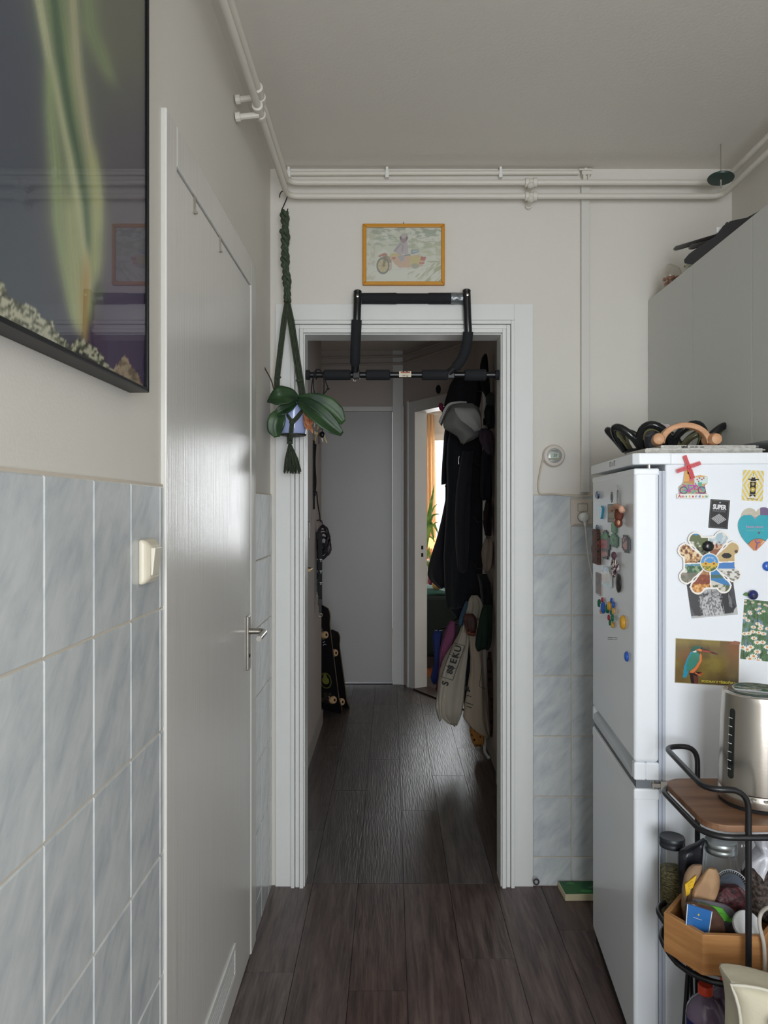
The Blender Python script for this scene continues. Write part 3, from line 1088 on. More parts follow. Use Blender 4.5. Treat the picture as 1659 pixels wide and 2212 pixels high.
K = 2.70 / FPX
leaf('leaf', [P(647, 862, 2.70), P(628, 855, 2.675), P(606, 857, 2.655), P(588, 861, 2.66), P(577, 868, 2.68)], [.006, .026, .040, .036, .016, .002], M_LEAFG, orch, .28, Vector((0, -1, .4)))
leaf('leaf', [P(640, 870, 2.69), P(622, 880, 2.665), P(606, 888, 2.652), P(592, 896, 2.655)], [.006, .016, .020, .015, .004], M_LEAFG, orch, .3)
leaf('leaf', [P(606, 890, 2.66), P(599, 905, 2.648), P(595, 925, 2.650), P(599, 944, 2.66)], [.017, .029, .032, .027, .010], M_LEAFG2, orch, .22)
leaf('leaf', [P(640, 860, 2.705), P(665, 862, 2.69), P(695, 874, 2.685), P(722, 893, 2.69), P(742, 913, 2.70)], [.006, .018, .033, .040, .034, .010], M_LEAFG2, orch, .28, Vector((0, -1, .3)))
leaf('leaf', [P(642, 862, 2.695), P(662, 874, 2.675), P(690, 897, 2.665), P(716, 920, 2.67), P(739, 938, 2.68)], [.008, .024, .034, .034, .026, .008], M_LEAFG, orch, .3, Vector((0, -1, .3)))
mm = MB().tube(spline([P(592, 842, 2.72), P(586, 822, 2.72), P(578, 806, 2.73), P(573, 797, 2.73), P(570, 789, 2.735)], 5), [.0024] * 18 + [.0022, .003, .0035], 6)
mm.build('bare_stem', paint('stem_brown', '#3d3228', 0.8), orch, smooth=True)
M_DRY = two_tone('withered_petal', '#9a5b3c', '#c58a63', 60, 0.7)
dr = thing('withered_flower', P(668, 885, 2.69), 'withered orange orchid flower drooping beside the blue pot', 'flower')
leaf('petal', [P(661, 876, 2.70), P(664, 895, 2.69), P(668, 916, 2.69), P(676, 936, 2.695)], [.006, .013, .012, .006, .001], M_DRY, dr, .8)
leaf('petal', [P(662, 880, 2.69), P(673, 892, 2.68), P(676, 905, 2.682), P(671, 918, 2.69)], [.005, .010, .009, .003], M_DRY, dr, .6)
leaf('petal', [P(660, 884, 2.70), P(661, 905, 2.695), P(663, 920, 2.695), P(666, 929, 2.70)], [.004, .009, .008, .002], M_DRY, dr, .8)

# ================================================================ pull-up bar in the opening
YP = 2.885
zb = P(0, 810, YP).z
pb = thing('pull_up_bar', (0.04, YP, zb), 'black pull-up bar with foam grips hooked over the door frame', 'exercise bar')
M_FOAM = paint('black_foam', '#16181d', 0.85, bump=.25, bump_scale=220)
M_TUBE = paint('black_lacquered_tube', '#121317', 0.28)


def bx(px, Y=YP):
    return (px - VX) / FPX * Y


MB().tube([(OX0 + .004, YP, zb), (OX1 - .004, YP, zb)], .0118, 16).build('main_bar', M_TUBE, pb, smooth=40)
for a, b, r in ((699, 758, .0205), (790, 843, .0205), (911, 968, .0205), (1003, 1050, .0225)):
    q = .004
    MB().lathe([(r - q, 0), (r, q), (r, bx(b) - bx(a) - q), (r - q, bx(b) - bx(a))], (bx(a), YP, zb), (1, 0, 0), 18).build('foam_grip', M_FOAM, pb, smooth=40)
for x, s in ((OX0 + .005, 1), (OX1 - .005, -1)):
    MB().lathe([(.0195, 0), (.0195, .014), (.014, .016)], (x, YP, zb), (s, 0, 0), 18).build('end_cap', M_FOAM, pb, smooth=40)
yt = 2.812


def up(px, py, f):
    return P(px, py, yt + (YP - .004 - yt) * f)


L = spline([up(772.5, 632, 0), up(771, 690, .05), up(768, 750, .4), up(767, 803, .93)], 6)
MB().tube(L, .0150, 14).lathe([(.0155, 0), (.016, .004), (.013, .008)], up(772.6, 632, 0), (0, 0, 1), 14).build('upright', M_TUBE, pb, smooth=40)
MB().tube(spline([up(770.5, 691, .05), up(768, 745, .36), up(767, 783, .72)], 8) + [up(767, 792, .82)], [.0195] * 17 + [.014], 16).build('foam_sleeve', M_FOAM, pb, smooth=40)
Rr = spline([up(1008, 630, 0), up(1010, 690, .05), up(1011, 722, .15), up(1005, 758, .4), up(992, 784, .7), up(970, 806, .98)], 6)
MB().tube(Rr, .0150, 14).lathe([(.0155, 0), (.016, .004), (.013, .008)], up(1008, 630, 0), (0, 0, 1), 14).build('upright', M_TUBE, pb, smooth=40)
MB().tube(Rr[11:-3], [.0195] * (len(Rr[11:-3]) - 1) + [.015], 16).build('foam_sleeve', M_FOAM, pb, smooth=40)
zc = P(0, 645, 2.834).z
x0, x1 = bx(776, 2.834), bx(1006, 2.834)
MB().lathe([(.012, 0), (.0205, .002), (.0215, .14), (.0195, .145), (.0195, .262), (.0215, .268), (.0215, x1 - x0)], (x0, 2.834, zc), (1, 0, 0), 18).build('cross_grip', M_FOAM, pb, smooth=40)
M_TAPE = paint('grey_duct_tape', '#7f8486', 0.28, metal=.6, spot=.3, spot_scale=40, bump=1.0, bump_scale=70)
for a, b in ((764, 781), (974, 1003)):
    MB().lathe([(.0225, 0), (.0232, .004), (.0222, .5 * (bx(b) - bx(a))), (.0234, bx(b) - bx(a) - .003), (.0222, bx(b) - bx(a))], (bx(a, 2.834), 2.834, zc), (1, 0, 0), 18).build('duct_tape', M_TAPE, pb, smooth=40)
for px, py in ((772.5, 642), (1009, 639)):
    c = up(px, py, 0) + Vector((0, -.0145, 0))
    MB().lathe([(.0045, .004), (.0052, 0), (.0052, -.003), (.002, -.004)], c, (0, 1, 0), 12).build('bolt', M_STEEL, pb, smooth=40)
for px in (770, 974):
    MB().box(bx(px) - .014, bx(px) + .014, YP - .016, YP + .010, zb - .016, zb + .017).build('clamp', M_TUBE, pb, bevel=.003)
lb = MB().box(bx(862), bx(888), YP - .0135, YP - .006, zb - .010, zb + .012).build('rating_label', paint('cream_label', '#d8cdb8', 0.5), pb)
MB().box(bx(865.5), bx(886), YP - .0138, YP - .0134, zb + .005, zb + .0105).build('label_band', paint('label_orange', '#a8552e', 0.5), pb)
for q in (-.007, .007):
    MB().lathe([(.003, 0), (.003, .0005)], (bx(875) + q, YP - .0137, zb + .0105), (0, -1, 0), 10).build('label_mark', M_INK, pb)
text('100 kgs', .0085, (bx(875), YP - .0138, zb - .0055), (1, 0, 0), (0, 0, 1), M_INK, pb, bold=.0001)
text('------ ----', .0060, (bx(875), YP - .0138, zb + .0015), (1, 0, 0), (0, 0, 1), M_INK, pb)
for px in (766,):
    MB().tube(arc((bx(px), YP, zb - .018), .006, 0, 2 * PI, 14), .0012, 6).build('ring', M_STEEL, pb, smooth=True)
# black cord loops over the left end of the bar
rp = MB()
rp.tube(spline([(bx(676), YP + .022, zb + .004), P(673, 838, YP + .03), P(675, 858, YP + .03), P(682, 862, YP + .02)], 6), .0022, 6)
rp.tube(spline([P(681, 800, YP - .014), P(678, 812, YP - .026), P(677, 836, YP - .02), P(681, 855, YP - .01)], 6), .0022, 6)
rp.tube(spline([P(683, 798, YP - .006), P(692, 800, YP - .015), P(699, 815, YP - .026), P(700, 838, YP - .02), P(697, 856, YP - .02), P(690, 857, YP - .02)], 6), .0026, 6)
rp.tube(spline([P(699, 806, YP - .014), P(704, 826, YP - .026), P(708, 839, YP - .02), P(697, 853, YP - .02), P(689, 858, YP - .02)], 6), .0022, 6)
rp.ball(P(709, 840, YP - .02), .006, .004, .004, 8, 6)
rp.tube(arc((bx(683), YP, zb), .0165, 0, 2 * PI, 16, (0, 1, 0), (0, 0, 1)), .0024, 6)
o = rp.build('looped_rope', paint('black_cord', '#17171a', 0.8), at=P(690, 830, YP), smooth=True)
tag(o, 'thin black cord looped over the left end of the pull-up bar', 'cord')

# ================================================================ drawing in the yellow frame
dc = P(872, 548, 2.84)
pf = thing('framed_drawing', (dc.x, 2.857, P(872, 615, 2.84).z), 'small yellow frame with a crayon drawing of a motorcycle, above the pull-up bar', 'picture')
a, b, c, d = P(783.5, 482.5, 2.838), P(961, 482.5, 2.838), P(961, 615, 2.838), P(783.5, 615, 2.838)
x0, x1, z0, z1 = a.x, b.x, d.z, a.z
fw = .0135
m = MB()
for (pa, pb_, pc, pd) in (((x0, z0), (x1, z0), (x1 - fw, z0 + fw), (x0 + fw, z0 + fw)), ((x1, z0), (x1, z1), (x1 - fw, z1 - fw), (x1 - fw, z0 + fw)),
                          ((x1, z1), (x0, z1), (x0 + fw, z1 - fw), (x1 - fw, z1 - fw)), ((x0, z1), (x0, z0), (x0 + fw, z0 + fw), (x0 + fw, z1 - fw))):
    m.prism([pa, pb_, pc, pd], (0, 2.856, 0), (1, 0, 0), (0, 0, 1), .018)
m.build('frame', paint('yellow_painted_wood', '#c98a1e', 0.4, spot=.08, spot_scale=30), pf, bevel=.003)
A = Art(170, 122, '#cfd0c4')
X, Y = A.x / A.asp, A.y
n1 = vnoise(A.x, A.y, 6, 1)
n2 = vnoise(A.x * .6 + A.y * 2.2, A.y * 1.2 - A.x * .8, 9, 2)
A.lay(.45 * (n1 > .5) * np.clip((Y - .25) * 3, 0, 1), '#b4bba2')
A.lay(np.clip((n2 - .52) * 6, 0, .6) * (Y > .62), '#8e9c86')
A.lay(np.clip((n2 - .5) * 5, 0, .7) * np.clip((Y - .75) * 6, 0, 1), '#7f8e7c')
A.lay(np.clip((n2 - .45) * 4, 0, .5) * (X > .6) * (Y > .35) * (Y < .8), '#a2a87e')
A.lay(np.clip((vnoise(A.x * 3 - A.y * 3, A.y, 8, 4) - .5) * 6, 0, .8) * (X > .55) * (Y < .25 + .1 * X), '#8d9468')
A.lay(np.clip((vnoise(A.x, A.y, 12, 5) - .55) * 5, 0, .4) * (X < .12), '#a09b77')
s = A.asp
A.line([(0.03 * s, .12), (.12 * s, .2), (.35 * s, .22), (.6 * s, .25), (.97 * s, .36)], .008, '#a9a4a0', .6)
A.line([(.82 * s, .375), (.97 * s, .375)], .02, '#8f8468', .5)
for q in (.63, .7, .76):
    A.line([(q * s, .86 - (q - .63)), ((q + .14) * s, .93 - (q - .63) * 1.4)], .012, '#77796f', .6)
A.poly([(.37 * s, .35), (.30 * s, .47), (.36 * s, .53), (.55 * s, .48), (.70 * s, .50), (.78 * s, .37), (.72 * s, .28), (.44 * s, .26)], '#c39a80', .9)
A.poly([(.30 * s, .46), (.34 * s, .53), (.42 * s, .53), (.44 * s, .46)], '#c0b070')
A.poly([(.60 * s, .48), (.72 * s, .46), (.70 * s, .30), (.57 * s, .31)], '#bfae6c')
A.poly([(.345 * s, .455), (.39 * s, .455), (.385 * s, .41), (.35 * s, .42)], '#b25b54')
A.poly([(.73 * s, .47), (.80 * s, .46), (.78 * s, .39), (.72 * s, .40)], '#a8564e')
A.poly([(.70 * s, .36), (.77 * s, .37), (.775 * s, .33), (.71 * s, .33)], '#b56a60')
A.line([(.33 * s, .40), (.33 * s, .25), (.31 * s, .22)], .03, '#b08574', .8)
A.ell(.65 * s, .295, .05 * s, .05, '#9a9888')
A.ell(.225 * s, .30, .087 * s, .155, '#5f655f', ring=.24)
A.ell(.225 * s, .30, .066 * s, .118, '#b9ab7e')
for q in range(8):
    A.line([(.225 * s, .30), (.225 * s + .06 * s * math.cos(q * .785), .30 + .11 * math.sin(q * .785))], .012, '#9c7a58', .7)
A.line([(.24 * s, .47), (.285 * s, .45), (.315 * s, .38)], .06, '#7b6b58', .8)
A.line([(.18 * s, .475), (.245 * s, .515), (.27 * s, .50)], .04, '#a8655a')
A.line([(.235 * s, .30), (.255 * s, .45)], .05, '#6e6450', .8)
A.poly([(.43 * s, .50), (.36 * s, .58), (.44 * s, .70), (.48 * s, .78), (.55 * s, .72), (.56 * s, .52)], '#a79aa2', .9)
A.line([(.46 * s, .70), (.40 * s, .60), (.38 * s, .56)], .03, '#8d7f8a', .8)
A.line([(.49 * s, .68), (.48 * s, .56)], .02, '#7f6f78', .7)
A.poly([(.42 * s, .48), (.52 * s, .50), (.50 * s, .40), (.46 * s, .37)], '#9b98a0')
A.ell(.50 * s, .80, .05 * s, .085, '#8c727a')
A.ell(.50 * s, .845, .035 * s, .05, '#a99aa0')
A.line([(.455 * s, .82), (.46 * s, .79)], .03, '#4e434c')
A.line([(.545 * s, .82), (.54 * s, .79)], .03, '#4e434c')
A.poly([(.59 * s, .52), (.60 * s, .59), (.69 * s, .60), (.70 * s, .55), (.62 * s, .51)], '#758796')
A.poly([(.61 * s, .54), (.62 * s, .575), (.68 * s, .585), (.685 * s, .555)], '#9fb0b8')
A.line([(.52 * s, .49), (.58 * s, .50)], .03, '#6d6f76', .8)
A.c = A.c * .66 + rgb('#c9cabf') * .34
A.build('drawing', (x0 + fw - .001, 2.846, z0 + fw - .001), (x1 - x0 - 2 * fw + .002, 0, 0), (0, 0, z1 - z0 - 2 * fw + .002), .003, M_PRINT, pf)
MB().add([(x0 + fw - .001, 2.8425, z0 + fw - .001), (x1 - fw + .001, 2.8425, z0 + fw - .001), (x1 - fw + .001, 2.8425, z1 - fw + .001), (x0 + fw - .001, 2.8425, z1 - fw + .001)], [(0, 1, 2, 3)]).build('glass', M_PANE, pf)
MB().tube([(dc.x, 2.857, z1 + .004), (dc.x, 2.846, z1 + .004), (dc.x, 2.845, z1 + .008)], .0012, 6).build('nail', M_BLACK, pf)

# ================================================================ aurora poster on the left wall
XP = -.430
yr, yl, zb0, zt0 = 1.318, .60, 1.657, 2.66
ps = thing('framed_poster', (XL, 1.0, zb0), 'large black framed poster of a green aurora over snowy rocks', 'picture')
M_PFR = paint('black_frame', '#101115', 0.4, spec=.25)
fb = .007
m = MB()
m.box(XL, XP, yr - fb, yr, zb0, zt0).box(XL, XP, yl, yl + fb, zb0, zt0).box(XL, XP, yl + fb, yr - fb, zb0, zb0 + fb).box(XL, XP, yl + fb, yr - fb, zt0 - fb, zt0)
m.build('frame', M_PFR, ps, bevel=.0015)
MB().box(XL, XP - .012, yl + fb, yr - fb, zb0 + fb, zt0 - fb).build('backing', M_INK, ps)
W, H = yr - yl - 2 * fb, zt0 - zb0 - 2 * fb
A = Art(200, 260, '#48505c', asp=W / H)
s = A.asp
X, Y = A.x / s, A.y
# the print is laid out by the points of the poster that show: PX, PY are where each point of the print is seen
PYW = yl + fb + X * W
PZW = zb0 + fb + Y * H
PX = VX + (XP - .007) * FPX / PYW
PY = VY - (PZW - EYE.z) * FPX / PYW
A.lay(np.clip((PX - 40) / 200, 0, .85) * np.clip((PY - 60) / 350, 0, 1), '#4f4857')
A.lay(np.clip(1 - PX / 160, 0, .7) * np.clip((PY - 300) / 300, 0, 1), '#4c5a60')
A.lay(np.clip((PX - 170) / 60, 0, 1) * np.clip((330 - PY) / 260, 0, .85), '#6d6f58')
A.lay(np.clip((PX - 150) / 50, 0, 1) * np.clip((PY - 560) / 160, 0, .8), '#44304c')
A.lay(np.clip((PX - 215) / 60, 0, .35) * np.clip((PY - 430) / 160, 0, 1), '#5c5878')


def band(ys, xs, ws, col, op, k=1.6):
    """a curtain of light: centre and half width along the picture's height"""
    cx, wv = np.interp(PY, ys, xs), np.interp(PY, ys, ws)
    d = np.abs(PX - cx) / wv
    a = np.exp(-(d ** 2) * k)
    ramp = lambda q: np.clip(q, 0, 1) ** 2 * (3 - 2 * np.clip(q, 0, 1))
    a = a * ramp((ys[-1] + 10 - PY) / 60) * (1 if ys[0] < 0 else ramp((PY - ys[0] + 20) / 90))
    st = .62 + .75 * vnoise((PX - cx) * .12 + 20, PY * .002, 3, 5)
    A.lay(np.clip(a * st * op, 0, 1), col)


band([-400, 0, 119, 239, 358, 478, 600, 720], [60, 122, 140, 152, 165, 172, 180, 182], [60, 55, 50, 48, 52, 52, 40, 20], '#8fa469', .9, 1.2)
band([-400, 0, 119, 239, 338, 438, 517, 600, 700], [20, 85, 105, 131, 152, 169, 180, 190, 186], [16, 14, 14, 13, 13, 12, 12, 14, 10], '#c3c89c', 1.0)
band([-400, 0, 119, 239, 358, 438, 560], [55, 118, 130, 148, 172, 186, 196], [12, 13, 13, 13, 12, 11, 10], '#3f5f42', .9)
band([-400, 0, 159, 298, 378, 438, 520], [140, 159, 167, 189, 205, 213, 210], [16, 15, 16, 16, 15, 13, 10], '#bdbb92', .95)
band([120, 239, 358, 478, 557, 657, 730], [104, 108, 119, 126, 138, 157, 172], [14, 18, 22, 24, 22, 18, 12], '#9db07a', .85)
band([300, 400, 478, 557, 620], [196, 206, 210, 208, 206], [18, 20, 22, 20, 14], '#b4be80', .85)
band([400, 500, 600, 700, 740], [150, 156, 164, 172, 180], [22, 26, 26, 20, 14], '#b9be88', .8)
band([540, 600, 660, 720, 760], [185, 186, 182, 183, 190], [13, 14, 13, 10, 6], '#b99a58', .8)
band([-300, 60, 130, 200], [180, 196, 222, 250], [34, 30, 26, 14], '#8ba06a', .8)
A.lay(np.clip(1 - np.hypot((PX - 215) / 14, (PY - 630) / 26), 0, 1) * .9, '#4a5a3c')
# jagged snowy ridge
rid = np.interp(PX, [-200, 0, 20, 35, 60, 75, 95, 110, 125, 140, 150, 165, 180, 195, 215, 235, 245, 255, 270, 280, 300, 312, 330],
                [560, 600, 640, 655, 660, 665, 690, 690, 720, 735, 747, 735, 733, 745, 762, 790, 800, 785, 768, 785, 810, 845, 850])
rid = rid + (vnoise(PX * .1, PX * 0, 3, 3) - .5) * 14
inr = PY > rid
tex = vnoise(PX * .05, PY * .05, 3, 8)
A.lay(inr * 1.0, '#77795f')
A.lay(inr * np.clip((tex - .46) * 9, 0, 1), '#c6c6aa')
A.lay(inr * np.clip((.44 - tex) * 10, 0, .95), '#3c4232')
A.lay(inr * np.clip((PX - 235) / 30, 0, .55), '#a58468')
A.lay(inr * (PY > rid + 28) * np.clip((PX - 150) / 10, 0, 1) * np.clip((250 - PX) / 10, 0, .9), '#26282a')
A.build('print', (XP - .007, yl + fb, zb0 + fb), (0, W, 0), (0, 0, H), .003, print_mat('poster_print', .5), ps, edge='#222222')
MB().add([(XP - .003, yl + fb, zb0 + fb), (XP - .003, yr - fb, zb0 + fb), (XP - .003, yr - fb, zt0 - fb), (XP - .003, yl + fb, zt0 - fb)], [(0, 1, 2, 3)]).build('glass', pane_mat('poster_glass', (.96, .95, .97), .012, 1.5, 1.0), ps)

# ================================================================ light switch, thermostat, socket
sw = thing('light_switch', P(322, 1210, 1.40), 'cream surface-mounted light switch on the grey tiles beside the left door', 'light switch')
xs = XL + .0065
zc = P(322, 1210, 1.405).z
m = MB()
y0, y1, z0, z1 = 1.344, 1.420, zc - .042, zc + .042
m.add([(xs, y0, z0), (xs, y1, z0), (xs, y1, z1), (xs, y0, z1), (xs + .012, y0 + .002, z0 + .002), (xs + .012, y1 - .002, z0 + .002), (xs + .012, y1 - .002, z1 - .002), (xs + .012, y0 + .002, z1 - .002),
       (xs + .0185, y0 + .012, z0 + .012), (xs + .0185, y1 - .012, z0 + .012), (xs + .0185, y1 - .012, z1 - .012), (xs + .0185, y0 + .012, z1 - .012)],
      [(0, 3, 2, 1), (8, 9, 10, 11)] + [(k + i, k + (i + 1) % 4, k + 4 + (i + 1) % 4, k + 4 + i) for k in (0, 4) for i in range(4)])
m.build('housing', M_CREAM, sw, bevel=.005, seg=3)
m = MB()
m.add([(xs + .016, y0 + .018, z0 + .016), (xs + .016, y1 - .018, z0 + .016), (xs + .016, y1 - .018, z1 - .016), (xs + .016, y0 + .018, z1 - .016),
       (xs + .0205, y0 + .018, z0 + .016), (xs + .0205, y1 - .018, z0 + .016), (xs + .026, y1 - .018, z1 - .016), (xs + .026, y0 + .018, z1 - .016)],
      [(4, 5, 6, 7)] + [(i, (i + 1) % 4, 4 + (i + 1) % 4, 4 + i) for i in range(4)])
m.build('rocker', paint('pale_cream_plastic', '#e3ddcd', 0.25), sw, bevel=.002)

tc = P(1198, 984, 2.83)
th = thing('thermostat', (tc.x, 2.857, tc.z), 'round white room thermostat showing 20 on the far wall', 'thermostat')
MB().lathe([(.040, 0), (.0425, -.006), (.0425, -.016), (.038, -.024), (.028, -.027), (.0275, -.0255)], (tc.x, 2.857, tc.z), (0, 1, 0), 40).build('dial_ring', paint('warm_white_plastic', '#d2c9c0', 0.35), th, smooth=35)
MB().lathe([(.0285, -.024), (.0285, -.0268), (.026, -.0282)], (tc.x, 2.857, tc.z), (0, 1, 0), 32).build('display_face', paint('silver_plastic', '#a9aca8', 0.25, metal=.3), th, smooth=35)
fy = 2.857 - .0284
MB().box(tc.x - .0165, tc.x + .0165, fy - .0006, fy, tc.z - .009, tc.z + .009).build('display', paint('lcd_grey', '#a8b3a4', 0.3), th)
text('20', .0165, (tc.x + .002, fy - .0008, tc.z), (1, 0, 0), (0, 0, 1), M_INK, th, squeeze=.85)
text('°', .012, (tc.x + .011, fy - .0008, tc.z), (1, 0, 0), (0, 0, 1), M_INK, th)
MB().box(tc.x - .013, tc.x + .012, fy - .0006, fy, tc.z + .0165, tc.z + .0185).build('brand_bar', M_INK, th)
MB().box(tc.x - .022, tc.x + .021, fy - .0004, fy, tc.z - .0165, tc.z - .0095).build('lower_band', paint('olive_plastic', '#8d8b74', 0.4), th)
cb = MB().tube(spline([P(1174, 990, 2.842), P(1170, 1005, 2.846), P(1164, 1035, 2.848), P(1163, 1055, 2.848), P(1168, 1067, 2.846), P(1190, 1067, 2.845), P(1215, 1069, 2.845), P(1245, 1072, 2.838), P(1265, 1072, 2.838), P(1300, 1066, 2.842), P(1345, 1068, 2.845)], 6), .0028, 8)
o = cb.build('thermostat_cable', paint('ivory_cable', '#cdbfae', 0.5), at=P(1168, 1067, 2.845), smooth=True)
tag(o, 'thin ivory cable looping from the thermostat along the top of the tiles', 'cable')

sc = P(1259, 1107, 2.83)
so = thing('wall_socket', (sc.x, 2.857, sc.z), 'beige wall socket with a rocker and a plug, beside the refrigerator', 'socket')
yw = YB - .0065
x0, x1, z0, z1 = P(1233, 0, 2.84).x, P(1285, 0, 2.84).x, P(0, 1137, 2.84).z, P(0, 1077, 2.84).z
m = MB().add([(x0, yw, z0), (x1, yw, z0), (x1, yw, z1), (x0, yw, z1), (x0, yw - .008, z0), (x1, yw - .008, z0), (x1, yw - .008, z1), (x0, yw - .008, z1),
              (x0 + .011, yw - .016, z0 + .010), (x1 - .011, yw - .016, z0 + .010), (x1 - .011, yw - .016, z1 - .010), (x0 + .011, yw - .016, z1 - .010)],
             [(8, 9, 10, 11)] + [(k + i, k + (i + 1) % 4, k + 4 + (i + 1) % 4, k + 4 + i) for k in (0, 4) for i in range(4)])
M_BEIGE = paint('beige_plastic', '#c8beb2', 0.4)
m.build('cover_plate', M_BEIGE, so, bevel=.0015)
xm = P(1259.5, 0, 2.83).x
MB().box(xm - .018, xm + .018, yw - .0168, yw - .0155, P(0, 1104, 2.83).z, P(0, 1089, 2.83).z).build('rocker', M_BEIGE, so, bevel=.001)
MB().box(xm - .019, xm + .019, yw - .0163, yw - .0155, P(0, 1104.6, 2.83).z, P(0, 1088.2, 2.83).z).build('rocker_gap', M_GAP, so)
MB().lathe([(.0012, 0), (.0012, .001)], (xm, yw - .016, P(0, 1086, 2.83).z), (0, -1, 0), 8).build('screw', M_GAP, so)
pz = P(0, 1117, 2.83).z
MB().tube(arc((xm, yw - .0162, pz), .0195, 0, 2 * PI, 28), .0008, 5).build('socket_rim', M_GAP, so)
pg = thing('power_plug', (xm, yw - .03, pz), 'white power plug with a long cord in the beige wall socket', 'plug')
MB().lathe([(.0185, 0), (.0185, .012), (.016, .022), (.010, .026)], (xm + .001, yw - .0165, pz), (0, -1, 0), 20).build('plug_body', M_WHITE, pg, smooth=40)
MB().tube([(xm + .003, yw - .030, pz - .005), (xm + .005, yw - .031, pz - .022), (xm + .006, yw - .030, pz - .034)], [.008, .0062, .0045], 8).build('strain_relief', M_WHITE, pg, smooth=40)
MB().tube(spline([Vector((xm + .006, yw - .030, pz - .033)), P(1268, 1175, 2.80), P(1273, 1215, 2.80), P(1281, 1255, 2.80), P(1290, 1320, 2.80), P(1300, 1450, 2.80)], 6), .0030, 8).build('cord', paint('white_cord', '#d8d4cc', 0.45), pg, smooth=True)

# ================================================================ small things on the floor by the far wall
gb = thing('green_box', (P(1250, 1930, 2.8).x, 2.79, 0), 'flat green board game box lying on the floor between far wall and refrigerator', 'box')
zt = .026


def fp(px, py, z):
    Yq = (EYE.z - z) * FPX / (py - VY)
    return Vector(((px - VX) / FPX * Yq, Yq, z))


q0, q1 = fp(1221, 1932, zt), fp(1205, 1903, zt)
ex, ey = Vector((.19, 0.004, 0)), q1 - q0
bxm = MB().prism([(0, 0), (1, 0), (1, 1), (0, 1)], q0 - Vector((0, 0, zt - .0005)), ex, ey, zt - .002)
bxm.build('box_body', paint('cream_card', '#c9bf9e', 0.6, spot=.06, spot_scale=30), gb, bevel=.002)
A = Art(110, 50, '#1f6b2e', asp=.19 / ey.length)
s = A.asp
A.lay(np.clip((vnoise(A.x, A.y, 2, 3) - .35) * 2.5, 0, .8), '#14502c')
A.ell(.22 * s, .84, .09 * s, .08, '#3f9145').ell(.45 * s, .22, .12 * s, .10, '#4a9a55').ell(.62 * s, .55, .22 * s, .3, '#0f4430', op=.5)
A.line([(.55 * s, .5), (.72 * s, .58)], .05, '#5c9a6e')
A.build('printed_top', q0 + Vector((.002, .002, 0)), ex * .97, ey * .95, .001, M_PRINT, gb, edge='#c9bf9e')
rg = MB().tube(arc(P(1158.5, 1905, 2.815), .0095, 0, 2 * PI, 18, (1, 0, 0), (0, .2, .98)), .003, 8)
o = rg.build('ring', paint('dark_rubber', '#2b2630', 0.5), at=P(1158.5, 1911, 2.815), smooth=True)
tag(o, 'small dark ring standing on the floor at the corner of the tiles', 'ring')

# ================================================================ refrigerator
FO = Vector((.633, 1.93, 0))
FU = Vector((.044, .56, 0)).normalized()       # along the front, away from the camera
FV = Vector((FU.y, -FU.x, 0))                  # into the body, to the right
UP = Vector((0, 0, 1))
TF = Matrix(((FV.x, FU.x, 0, FO.x), (FV.y, FU.y, 0, FO.y), (0, 0, 1, 0), (0, 0, 0, 1)))
M_FR = paint('fridge_white', '#edf1f5', 0.28, spot=.015, spot_scale=4, coat=.2)
M_FRS = paint('fridge_side_white', '#e6eaef', 0.36, spot=.015, spot_scale=5, bump=.05, bump_scale=150)
M_SEAL = paint('door_seal', '#b9bfca', 0.5)
fr = thing('refrigerator', FO + FV * .3 + FU * .28, 'tall white fridge freezer covered with magnets and cards', 'refrigerator')
WF = .562
MB(TF).box(.080, .62, .004, WF - .004, .03, 1.590).build('cabinet', M_FRS, fr, bevel=.004)
m = MB(TF)
m.prism([(-.004, WF + .004), (.62, WF + .004), (.62, -.002), (.092, -.002), (.092, -.008), (.012, -.008), (-.004, .004)][::-1], Vector((0, 0, 1.566)), (1, 0, 0), (0, 1, 0), .030)
m.build('top_cover', M_FR, fr, bevel=.003)
# doors
ud = MB(TF).box(0, .064, 0, WF, .79, 1.552).build('upper_door', M_FR, fr, bevel=.010, seg=4)
MB(TF).box(-.0006, .0645, -.0006, WF + .0006, 1.538, 1.5565).build('door_edge', M_FR, ud, bevel=.004)
MB(TF).box(.030, .064, -.0005, WF, .744, .7905).box(0, .031, -.0005, .026, .744, .7905).box(0, .031, WF - .02, WF, .744, .7905).build('door_foot', M_FR, ud, bevel=.004)
m = MB(TF)
ya, yb_ = .026, WF - .02
m.add([(.0, ya, .744), (.0, yb_, .744), (.0, ya, .755), (.0, yb_, .768), (.029, ya, .787), (.029, yb_, .787), (.029, ya, .744), (.029, yb_, .744)],
      [(0, 2, 3, 1), (2, 4, 5, 3), (4, 6, 7, 5), (0, 1, 7, 6), (0, 6, 4, 2), (1, 3, 5, 7)])
m.build('handle_recess', paint('handle_grey', '#c3c9cf', 0.3), ud)
ld = MB(TF).box(0, .064, 0, WF, .045, .722).build('lower_door', M_FR, fr, bevel=.010, seg=4)
MB(TF).box(-.0006, .0645, -.0006, WF + .0006, .690, .7225).build('door_edge', M_FR, ld, bevel=.006)
MB(TF).box(.006, .075, .004, WF - .004, .722, .744).build('door_gap', paint('gap_grey', '#6d7278', 0.6), fr)
MB(TF).box(.064, .070, .004, WF - .004, .05, 1.55).box(.073, .080, .004, WF - .004, .05, 1.55).box(.070, .073, .008, WF - .008, .05, 1.55).build('door_seal', M_SEAL, fr)
MB(TF).box(.045, .085, -.004, .03, .728, .738).box(.066, .090, -.006, .02, .712, .744).lathe([(.006, 0), (.006, .02)], (.05, .008, .722), (0, 0, 1), 12).build('hinge', M_STEEL, fr)
MB(TF).lathe([(.005, 0), (.005, .016)], (.04, .01, 1.552), (0, 0, 1), 12).build('hinge_pin', M_STEEL, fr)
